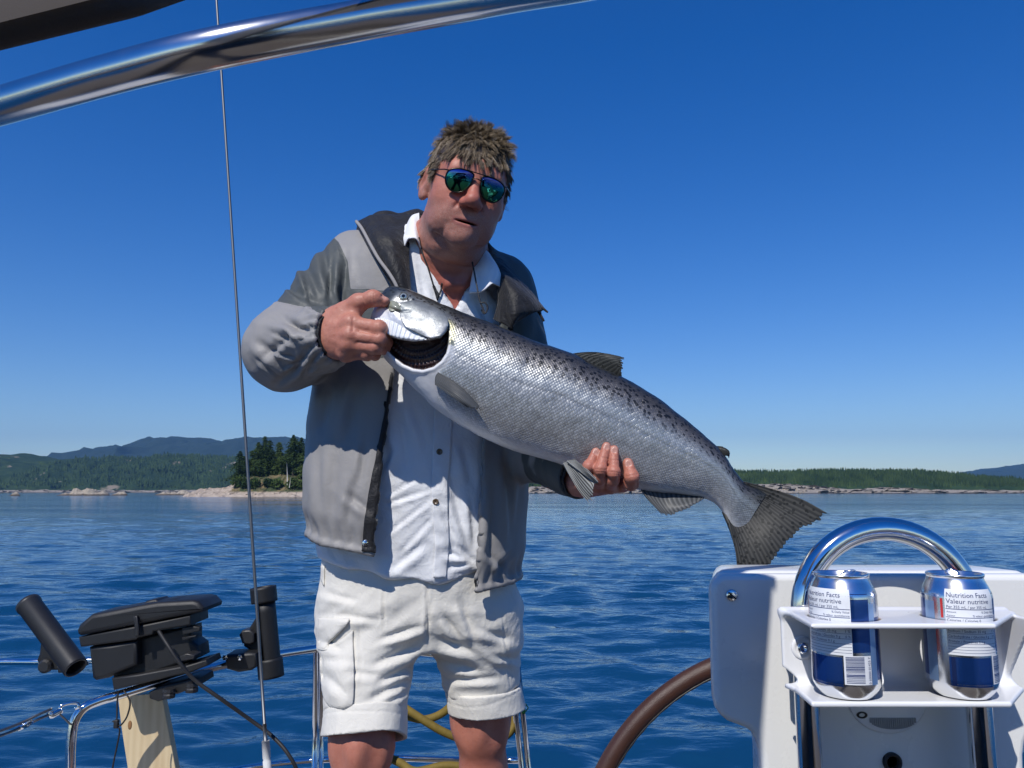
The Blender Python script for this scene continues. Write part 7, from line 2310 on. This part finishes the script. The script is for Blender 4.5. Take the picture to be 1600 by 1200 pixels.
def shirt():
    HEM = np.array([(440, 872), (498, 880), (530, 888), (560, 893), (600, 900), (640, 905), (682, 909), (715, 906), (745, 893), (790, 905), (860, 900)], float)
    hx = np.array([W(x, y, 1.55)[0] for x, y in HEM]); hz = np.array([W(x, y, 1.55)[2] for x, y in HEM])
    VN_L = np.array([(325, 640), (350, 652), (385, 657), (415, 672), (458, 690), (484, 706), (492, 710)], float)
    VN_R = np.array([(325, 752), (392, 744), (425, 737), (458, 728), (484, 714), (492, 710)], float)
    YF = 1.53
    zl = np.array([W(x, y, YF)[2] for y, x in VN_L]); xl = np.array([W(x, y, YF)[0] for y, x in VN_L])
    zr = np.array([W(x, y, YF)[2] for y, x in VN_R]); xr = np.array([W(x, y, YF)[0] for y, x in VN_R])
    def f(P):
        d = sd_stack(P, T_SHIRT)
        d = smin(d, sd_cap(P, W(640, 395, 1.635), W(575, 425, 1.645), 0.060, 0.058), 0.03)
        x, y, z = P.T
        l = np.interp(z, zl[::-1], xl[::-1]); r = np.interp(z, zr[::-1], xr[::-1])
        v = np.maximum(np.maximum(np.maximum(l - x, x - r), y - 1.60), zl[-1] - z)
        neck = sd_cap(P, NECKAX[0] + np.array([0, 0, 0.1]), NECKAX[1], 0.080, 0.062)
        cutd = np.minimum(v, neck)
        d = np.maximum(d, -(d + 0.006)) if False else d
        shell = np.maximum(d, -(d + 0.012))
        cuts = np.minimum(cutd, z - np.interp(x, hx, hz))
        return np.maximum(shell, -cuts)
    V, F = mesh_sdf(f, (W(480, 700, 1.7)[0], 1.46, W(700, 925, 1.55)[2]), (W(835, 700, 1.7)[0], 1.90, W(600, 325, 1.6)[2]), 0.0044, newton=1)
    d0 = sd_stack(V, T_SHIRT)
    Nn = vnormals(V, F)
    on = np.where((d0 < -0.006)[:, None], -Nn, Nn)
    px = proj(V)
    fo = ridged(V, (0.30, 0, 1), 2.8, 14, 31)
    fo2 = ridged(V, (-0.75, 0, 0.55), 4.5, 17, 37)
    low = smoothstep(700, 790, px[:, 1])
    dsp = 0.0020 * ridged(V, (-0.6, 0, 0.7), 8, 34, 41) + 0.0042 * fo * (1 - 0.5 * low) + 0.0016 * fo2 * low + 0.004 * fbm(V * 10, 4, 33)
    fl = 0.018 * smoothstep(760, 900, px[:, 1]) * smoothstep(0.25, 0.85, (1.70 - V[:, 1]) / 0.14)
    dsp += smoothstep(870, 900, px[:, 1]) * 0.0045 * np.sin(px[:, 0] * 0.085 + 2 * perlin(V * 8, 3))
    V = V + on * dsp[:, None]
    S = [(598, 790, 672, 765, 3, 0.004), (605, 835, 674, 780, 3, 0.004), (606, 775, 650, 748, 3, 0.003), (622, 868, 676, 808, 3.5, 0.004), (612, 890, 660, 850, 6, 0.006), (690, 800, 715, 850, 5, 0.006), (700, 740, 738, 870, 7, 0.008), (712, 850, 742, 880, 5, 0.008), (690, 860, 725, 872, 5, 0.007), (700, 885, 735, 880, 4, 0.005), (620, 640, 640, 740, 8, 0.006), (640, 620, 668, 700, 7, 0.005), (720, 690, 738, 760, 7, 0.006), (735, 780, 742, 860, 5, 0.006), (595, 740, 612, 700, 5, 0.006), (652, 400, 668, 480, 4, 0.004), (676, 450, 690, 520, 5, 0.004), (745, 470, 768, 520, 6, 0.006), (752, 430, 776, 470, 5, 0.005)]
    V = strokes(V, on, px, S)
    s = link('shirt', new_mesh('shirt', V, F), M_SHIRT, MAN)
    bv = bvh_of(V, F)
    # button band
    lx = np.array([(520, 684), (600, 680), (680, 677), (760, 674), (800, 676), (850, 680), (905, 677)], float)
    ys = np.linspace(560, 903, 90)
    xl_ = np.interp(ys, lx[:, 0], lx[:, 1]); xr_ = xl_ + np.interp(ys, [560, 700, 850, 905], [30, 28, 22, 20])
    u = np.linspace(0, 1, 12)
    G = np.stack([np.stack([xl_[:, None] * (1 - u) + xr_[:, None] * u, np.broadcast_to(ys[:, None], (90, 12))], -1)])[0]
    off = 0.0022 + 0.0012 * np.sin(u * np.pi)[None] + 0.0014 * (np.sin(ys * 0.16) * np.sin(ys * 0.071 + 1))[:, None] * (u[None] < 2)
    off = off + 0.0035 * np.exp(-((ys - 870) / 40) ** 2)[:, None] * (1 - u)[None]
    Sx = surf_grid(bv, G, off, 1.53)
    Vp, Fp = sheet_geo(Sx, 0.0018)
    link('button_band', new_mesh('button_band', Vp, Fp), M_SHIRT, s)
    M_BTN = simple('brown horn button', (0.10, 0.065, 0.035), 0.3, var=0.5, nscale=220, coat=0.4)
    for px_, py_ in ((687, 706), (681, 784)):
        h, nn = ray_hit(bv, px_, py_)
        h = h + np.array([0, -0.0048, 0])
        Vb, Fb = lathe_geo([(0.0056, -0.0016), (0.0060, -0.0006), (0.0060, 0.0008), (0.0052, 0.0015), (0.0042, 0.0009), (0.0014, 0.0008), (0.0010, -0.0002), (0.0003, -0.0002)], 24)
        Vb = np.stack([Vb[:, 0], -Vb[:, 2], Vb[:, 1]], -1)
        link('button', new_mesh('button', Vb + h, Fb), M_BTN, s)
    # collar leaves
    def leaf(G, Y, seed, nm='collar'):
        C0 = np.array([[W(p[0], p[1], y) for p, y in zip(r, yr)] for r, yr in zip(G, Y)])
        Sg = bicubic(C0, 26, 26)
        Sg[..., 1] += 0.002 * np.sin(np.linspace(0, 5, 26))[:, None] * np.sin(np.linspace(0, 4, 26) + seed)[None]
        Vl, Fl = sheet_geo(Sg, 0.0026)
        link(nm, new_mesh(nm, Vl, Fl), M_SHIRT, s)
    leaf([[(655, 333), (656, 360), (659, 392)], [(644, 337), (645, 355), (651, 374)], [(636, 352), (628, 378), (638, 371)], [(631, 375), (625, 402), (632, 384)]][:3] , [[1.575, 1.545, 1.525], [1.570, 1.530, 1.508], [1.570, 1.530, 1.508]], 1)
    leaf([[(636, 352), (634, 362), (641, 371)], [(630, 368), (629, 376), (636, 376)], [(625, 396), (625, 402), (629, 392)]], [[1.568, 1.545, 1.510], [1.555, 1.532, 1.512], [1.545, 1.530, 1.515]], 2)
    leaf([[(744, 393), (739, 424), (733, 458)], [(756, 391), (759, 420), (753, 455)], [(764, 396), (777, 420), (768, 444)], [(770, 408), (787, 447), (774, 445)]], [[1.570, 1.530, 1.512], [1.560, 1.514, 1.498], [1.560, 1.512, 1.498], [1.560, 1.516, 1.503]], 3)
    return s, bv
SHIRT, BVH_S = shirt()

def jacket_trim():
    cuffL, axL, cuffR, axR = CUFFS
    # black band down the open edge, with press stud
    def strip(name, L_, R_, ys, off, mat, th=0.003, nu=60, nv=10, bv=BVH_J, par=JACKET, wob=0.0015, fall=1.53):
        a = np.array(L_, float); b = np.array(R_, float)
        t = np.linspace(0, 1, nu)
        la = np.stack([np.interp(t, np.linspace(0, 1, len(a)), a[:, k]) for k in (0, 1)], -1)
        lb = np.stack([np.interp(t, np.linspace(0, 1, len(b)), b[:, k]) for k in (0, 1)], -1)
        v = np.linspace(0, 1, nv)[None, :, None]
        G = la[:, None] * (1 - v) + lb[:, None] * v
        o = off + wob * np.sin(t * 37)[:, None] * np.sin(v[..., 0] * 3 + t[:, None] * 13)
        Sg = surf_grid(bv, G, o, fall)
        Sg[..., 1] = np.minimum(Sg[..., 1], np.median(Sg[..., 1]) + 0.03)
        Vs, Fs = sheet_geo(Sg, th)
        return link(name, new_mesh(name, Vs, Fs), mat, par)
    z = strip('zip_placket', [(610, 585), (602, 640), (590, 700), (578, 760), (570, 810), (565, 861)], [(626, 585), (617, 640), (604, 700), (594, 760), (590, 810), (587, 863)], None, 0.004, M_BLACKC, 0.004)
    h, _ = ray_hit(BVH_J, 572, 848)
    c = (h if h is not None else W(573, 848, 1.54)) + np.array([0, -0.0065, 0])
    Vb, Fb = lathe_geo([(0.0062, -0.001), (0.0062, 0.001), (0.005, 0.002), (0.0036, 0.0014), (0.0026, 0.0022), (0.0003, 0.0024)], 24)
    Vb = np.stack([Vb[:, 0], -Vb[:, 2], Vb[:, 1]], -1)
    link('press_stud', new_mesh('press_stud', Vb + c, Fb), M_STEEL, z)
    # dark lining strip showing inside the open edge
    def free_sheet(name, G, Y, mat, th, noise_amp=0.006, fr=14, seed=1, nu=44, nv=34, par=JACKET):
        C0 = np.array([[W(p[0], p[1], y) for p, y in zip(r, yr)] for r, yr in zip(G, Y)])
        Sg = bicubic(C0, nu, nv)
        nn = fbm(Sg.reshape(-1, 3) * fr, 3, seed).reshape(nu, nv)
        rd = ridged(Sg.reshape(-1, 3), (0.3, 0, -1), 4, 26, seed + 3).reshape(nu, nv)
        Sg[..., 1] -= noise_amp * nn + noise_amp * 0.8 * rd
        Vs, Fs = sheet_geo(Sg, th)
        return link(name, new_mesh(name, Vs, Fs), mat, par)
    # left collar: a thick bunch of black lining folded out
    hood = free_sheet('hood', [[(556, 349), (577, 386), (600, 424), (622, 460)], [(572, 341), (590, 376), (608, 415), (628, 462)], [(596, 338), (606, 370), (618, 410), (633, 464)], [(622, 339), (622, 370), (627, 405), (637, 462)], [(650, 338), (641, 372), (638, 405), (641, 458)]],
                      [[1.600, 1.535, 1.505, 1.492], [1.590, 1.515, 1.485, 1.480], [1.592, 1.515, 1.482, 1.476], [1.600, 1.528, 1.494, 1.482], [1.610, 1.550, 1.515, 1.495]], M_BLACKC, 0.006, 0.008, 16, 5)
    pip = smooth_path([W(557, 346, 1.595), W(566, 358, 1.555), W(580, 384, 1.512), W(592, 405, 1.492), (W(606, 424, 1.478)), W(616, 440, 1.470), W(624, 457, 1.468)], 8)
    MB().tube(pip, 0.0034, 10).build('piping', M_GREYC, hood)
    # bunched hood behind the neck
    pts = [W(572, 362, 1.640), W(600, 352, 1.665), W(650, 348, 1.715), W(710, 366, 1.750), W(760, 412, 1.725), W(792, 432, 1.680), W(812, 452, 1.645)]
    def fh(P):
        d = chain(P, pts, [0.022, 0.026, 0.030, 0.034, 0.026, 0.026, 0.024], 0.02)
        return d + 0.006 * ridged(P, (1, 0.2, -0.15), 5, 22, 44) + 0.004 * fbm(P * 18, 3, 6)
    V, F = mesh_sdf(fh, np.array(pts).min(0) - 0.06, np.array(pts).max(0) + 0.06, 0.0042, newton=1)
    link('rolled_hood', new_mesh('rolled_hood', V, F), M_BLACKC, JACKET)
    # right collar and flap blowing out
    r1 = free_sheet('collar_flap', [[(752, 386), (778, 402), (806, 430), (832, 462), (850, 484)], [(764, 412), (784, 424), (808, 446), (830, 468), (846, 487)], [(776, 442), (790, 448), (806, 462), (820, 478), (832, 490)], [(780, 470), (790, 478), (800, 488), (806, 498), (800, 508)], [(772, 500), (784, 506), (796, 512), (800, 516), (790, 522)]],
                    [[1.615, 1.590, 1.570, 1.555, 1.545], [1.565, 1.530, 1.515, 1.510, 1.520], [1.530, 1.500, 1.485, 1.485, 1.500], [1.515, 1.488, 1.474, 1.474, 1.490], [1.515, 1.495, 1.485, 1.488, 1.500]], M_BLACKC, 0.005, 0.009, 15, 9)
    MB().tube(smooth_path([W(838, 478, 1.52), W(848, 482, 1.515), W(856, 488, 1.512)], 6), np.linspace(0.0034, 0.0018, 13), 8).build('drawcord', M_BLACKC, r1)
    MB().tube(smooth_path([W(836, 482, 1.52), W(842, 488, 1.515), W(848, 498, 1.512), (W(850, 502, 1.512))], 6), np.linspace(0.0030, 0.0022, 19), 8).build('drawcord', M_BLACKC, r1)
    # black inner cuffs
    def cuff(c, ax, r0, name='inner_cuff'):
        s1 = np.cross(ax, [0, 0, 1.0]); s1 /= np.linalg.norm(s1); s2 = np.cross(ax, s1)
        t = np.linspace(0, 2 * np.pi, 56, endpoint=False)
        R = []
        for s, rr in ((-0.024, r0 * 0.97), (-0.004, r0 * 0.985), (0.004, r0 * 0.975), (0.007, r0 * 0.94), (0.005, r0 * 0.90), (-0.02, r0 * 0.87)):
            rv = rr * (1 + 0.02 * np.sin(t * 9))
            R.append(c + ax * s + rv[:, None] * (np.cos(t)[:, None] * s1 + np.sin(t)[:, None] * s2))
        V = np.concatenate(R); n = 56; k = len(R)
        i = np.arange(k - 1)[:, None]; j = np.arange(n)[None]
        F = np.stack([i * n + j, i * n + (j + 1) % n, (i + 1) * n + (j + 1) % n, (i + 1) * n + j], -1).reshape(-1, 4)
        link(name, new_mesh(name, V, F), M_BLACKC, JACKET)
    dl = cuffL - EL; cl = EL + axL * (dl @ axL)
    cuff(cl, axL, 0.0450)
    dr = cuffR - ER; cr_ = ER + axR * (dr @ axR)
    cuff(cr_ + axR * 0.004, axR, 0.0385)
jacket_trim()

def shorts():
    pel = []
    for py, xl, xr, Yc, b in ((870, 505, 802, 1.703, .130), (900, 503, 801, 1.703, .128), (940, 504, 799, 1.703, .120), (980, 507, 797, 1.703, .108), (1010, 510, 796, 1.703, .085)):
        L_, R_ = W(xl, py, Yc), W(xr, py, Yc)
        pel.append((W(650, py, Yc - b * 0.5)[2], 0.5 * (L_[0] + R_[0]), Yc, 0.5 * (R_[0] - L_[0]), b))
    TP = dense_rows(pel, 30)
    HLp, HRp = W(583, 965, 1.690), W(737, 962, 1.715)
    CL_, CR_ = W(570, 1128, 1.617), W(758, 1086, 1.735)
    def leg(P, a, b, ra, rb, sx=1.0):
        return sd_cap(P, a, b, ra, rb)
    axl = (CL_ - HLp) / np.linalg.norm(CL_ - HLp); axr = (CR_ - HRp) / np.linalg.norm(CR_ - HRp)
    endL = W(570, 1110, 1.617); endR = W(757, 1070, 1.735)
    def f_out(P):
        d = sd_stack(P, TP)
        l = sd_cap(P, HLp, CL_, 0.0960, 0.0715); r = sd_cap(P, HRp, CR_, 0.0935, 0.0715)
        d = smin(d, smin(l, r, 0.012), 0.045)
        return d
    xs = W(668, 1010, 1.70)[0]
    def legcut(P, e, ax, side):
        near = (P[:, 0] < W(668, 1060, 1.68)[0]) if side < 0 else (P[:, 0] >= W(668, 1060, 1.68)[0])
        return np.where(near, (P - e) @ ax, -1)
    def f(P):
        d = f_out(P)
        d = np.maximum(d, -(d + 0.009))
        c = np.maximum(legcut(P, endL, axl, -1), legcut(P, endR, axr, 1))
        d = np.maximum(d, c)
        return np.maximum(d, P[:, 2] - W(650, 868, 1.60)[2])
    lo = (W(480, 1000, 1.6)[0], 1.46, W(570, 1150, 1.52)[2]); hi = (W(835, 1000, 1.8)[0], 1.95, W(650, 860, 1.6)[2])
    V, F = mesh_sdf(f, lo, hi, 0.0040, newton=1)
    d0 = f_out(V); Nn = vnormals(V, F); on = np.where((d0 < -0.0045)[:, None], -Nn, Nn)
    px = proj(V)
    w1 = ridged(V, (1.0, 0, 0.42), 4.2, 19, 51); w2 = ridged(V, (1.0, 0, -0.25), 4.2, 18, 57)
    sel = smoothstep(650, 690, px[:, 0])
    wave = w1 * (1 - sel) + w2 * sel
    wv2 = ridged(V, (1.0, 0, 0.55), 7, 34, 61) * (1 - sel) + ridged(V, (1.0, 0, -0.4), 7, 32, 63) * sel
    dsp = (0.0052 * wave + 0.0022 * wv2) * smoothstep(900, 960, px[:, 1]) + 0.005 * fbm(V * 9, 4, 52)
    V = V + on * dsp[:, None]
    S = [(668, 900, 668, 1008, 2.5, 0.004), (676, 930, 664, 1000, 3, 0.003), (600, 918, 600, 985, 1.8, 0.004),
         (590, 1000, 660, 975, 5, 0.008), (580, 1040, 655, 1008, 6, 0.009), (590, 1066, 650, 1040, 5, 0.008), (575, 1095, 640, 1060, 6, 0.008), (600, 1100, 634, 1078, 4, 0.006), (505, 1000, 540, 1020, 5, 0.006), (510, 1030, 560, 1035, 6, 0.005), (520, 960, 590, 968, 5, 0.005), (540, 1050, 590, 1056, 6, 0.005), (505, 925, 560, 940, 5, 0.004), (512, 1052, 545, 1090, 6, 0.006),
         (690, 1000, 760, 1030, 6, 0.007), (686, 1030, 750, 1048, 5, 0.006), (700, 1062, 780, 1058, 5, 0.006), (740, 980, 800, 1000, 6, 0.005), (692, 960, 720, 1000, 5, 0.008), (720, 940, 742, 1000, 5, 0.007), (760, 1020, 806, 1030, 5, 0.005), (690, 1045, 705, 1075, 4, 0.006), (560, 930, 566, 1100, 1.6, 0.0022), (782, 950, 795, 1080, 1.6, 0.0018)]
    V = strokes(V, on, px, S)
    sh = link('shorts', new_mesh('shorts', V, F), M_SHORTS, MAN)
    bv = bvh_of(V, F)
    # turned-up hems
    def hem(e, ax, c0, ra, h1, tilt, seed):
        def g(P):
            t = (P - e) @ ax
            a = c0 + ax * 0.0
            q = (P - e) - t[:, None] * ax
            cc = (c0 - e) - ((c0 - e) @ ax) * ax
            r = np.linalg.norm(q - cc, axis=1)
            ang = np.arctan2((q - cc)[:, 1], (q - cc)[:, 0])
            R = ra + 0.003 * np.sin(ang * 2 + seed) + 0.0020 * np.sin(ang * 5 + 2 * seed) + 0.06 * t * 0.5
            t2 = t + 0.004 * np.sin(ang * 2 + seed) + tilt * (q - cc)[:, 0]
            dd = np.maximum(np.abs(r - R) - 0.0042, np.abs(t2 - h1 / 2 + 0.004) - h1 / 2)
            return dd
        V, F = mesh_sdf(g, e - np.array([0.13, 0.13, 0.13]), e + np.array([0.13, 0.13, 0.07]), 0.0030, newton=1)
        Nn = vnormals(V, F)
        V = V + Nn * (fbm(V * 16, 3, seed) * 0.0025)[:, None]
        # stitched line near the top edge
        t = (V - e) @ ax
        V = V - Nn * (0.0010 * np.exp(-((t - 0.010) / 0.0018) ** 2))[:, None]
        link('hem', new_mesh('hem', V, F), M_SHORTS, sh)
    hem(endL, axl, (HLp + axl * ((endL - HLp) @ axl)), 0.0775, 0.050, 0.0, 3)
    hem(endR, axr, (HRp + axr * ((endR - HRp) @ axr)), 0.0772, 0.047, -0.10, 5)
    # cargo pocket: bag, flap
    def patchg(name, G, off, th, nu=28, nv=28, par=sh, belly=0.0):
        g = bicubic(np.concatenate([np.asarray(G, float), np.zeros(np.shape(G)[:2] + (1,))], -1), nu, nv)[..., :2]
        u = np.linspace(0, 1, nu)[:, None]; v = np.linspace(0, 1, nv)[None]
        o = off + belly * np.sin(np.pi * u) * np.sin(np.pi * v)
        Sg = surf_grid(bv, g, o, 1.62)
        Sg[..., 1] = np.minimum(Sg[..., 1], np.median(Sg[..., 1]) + 0.06)
        Vs, Fs = sheet_geo(Sg, th)
        return link(name, new_mesh(name, Vs, Fs), M_SHORTS, par)
    pk = patchg('cargo_pocket', [[(499, 1000), (525, 1004), (551, 985)], [(501, 1050), (528, 1052), (553, 1045)], [(506, 1088), (530, 1100), (552, 1092)], [(517, 1104), (534, 1108), (547, 1106)]], 0.003, 0.004, belly=0.010)
    patchg('pocket_flap', [[(498, 966), (520, 967), (546, 967)], [(497, 985), (518, 986), (541, 977)], [(496, 1003), (508, 1008), (518, 1000)], [(497, 1014), (504, 1016), (511, 1016)]], 0.006, 0.003, par=pk, belly=0.006)
    # side pocket edge and belt loop
    patchg('belt_loop', [[(502, 884), (507, 884)], [(502, 905), (506, 916)]], 0.004, 0.003, 8, 6)
    # a strap end hanging over the right hip
    MB().tube(path3([(804, 920, 1.70), (806, 945, 1.695), (806, 960, 1.70)], 6), 0.0035, 8).build('toggle', M_BLACKC, sh)
shorts()

def cords():
    M_CORD = simple('black neck cord', (0.02, 0.02, 0.022), 0.6)
    root = None
    def along(pts, bvs, off=0.004):
        out = []
        for x, y in smooth_path(np.array(pts, float), 8):
            best = None
            for bv in bvs:
                h, _ = ray_hit(bv, x, y)
                if h is not None and (best is None or h[1] < best[1]): best = h
            out.append(best if best is not None else out[-1] if out else W(x, y, 1.55))
        P = np.array(out)
        for _ in range(4): P[1:-1, 1] = 0.25 * P[:-2, 1] + 0.5 * P[1:-1, 1] + 0.25 * P[2:, 1]
        P[:, 1] -= off
        return P
    bh = bvh_of(HV, HF)
    a = along([(655, 372), (660, 395), (668, 416), (676, 442), (684, 470)], [bh, BVH_S])
    b = path3([(737, 404, 1.522), (741, 425, 1.498), (746, 452, 1.484), (750, 470, 1.480), (757, 488, 1.478)], 8)
    root = MB().tube(a, 0.0016, 8).build('neck_cord', M_CORD, MAN)
    MB().tube(b, 0.0016, 8).build('cord_side', M_CORD, root)
    c = along([(678, 448), (681, 455), (685, 462), (683, 468)], [BVH_S], 0.006); MB().tube(c, 0.0028, 8).build('clip', M_CORD, root)
    c = along([(691, 444), (690, 452), (687, 462)], [bh, BVH_S], 0.006); MB().tube(c, 0.0018, 8).build('clip', M_CORD, root)
    c = path3([(750, 474, 1.478), (758, 473, 1.478), (762, 482, 1.478), (757, 490, 1.478), (752, 484, 1.478)], 6); MB().tube(c, 0.0016, 8).build('clip', M_CORD, root)
cords()
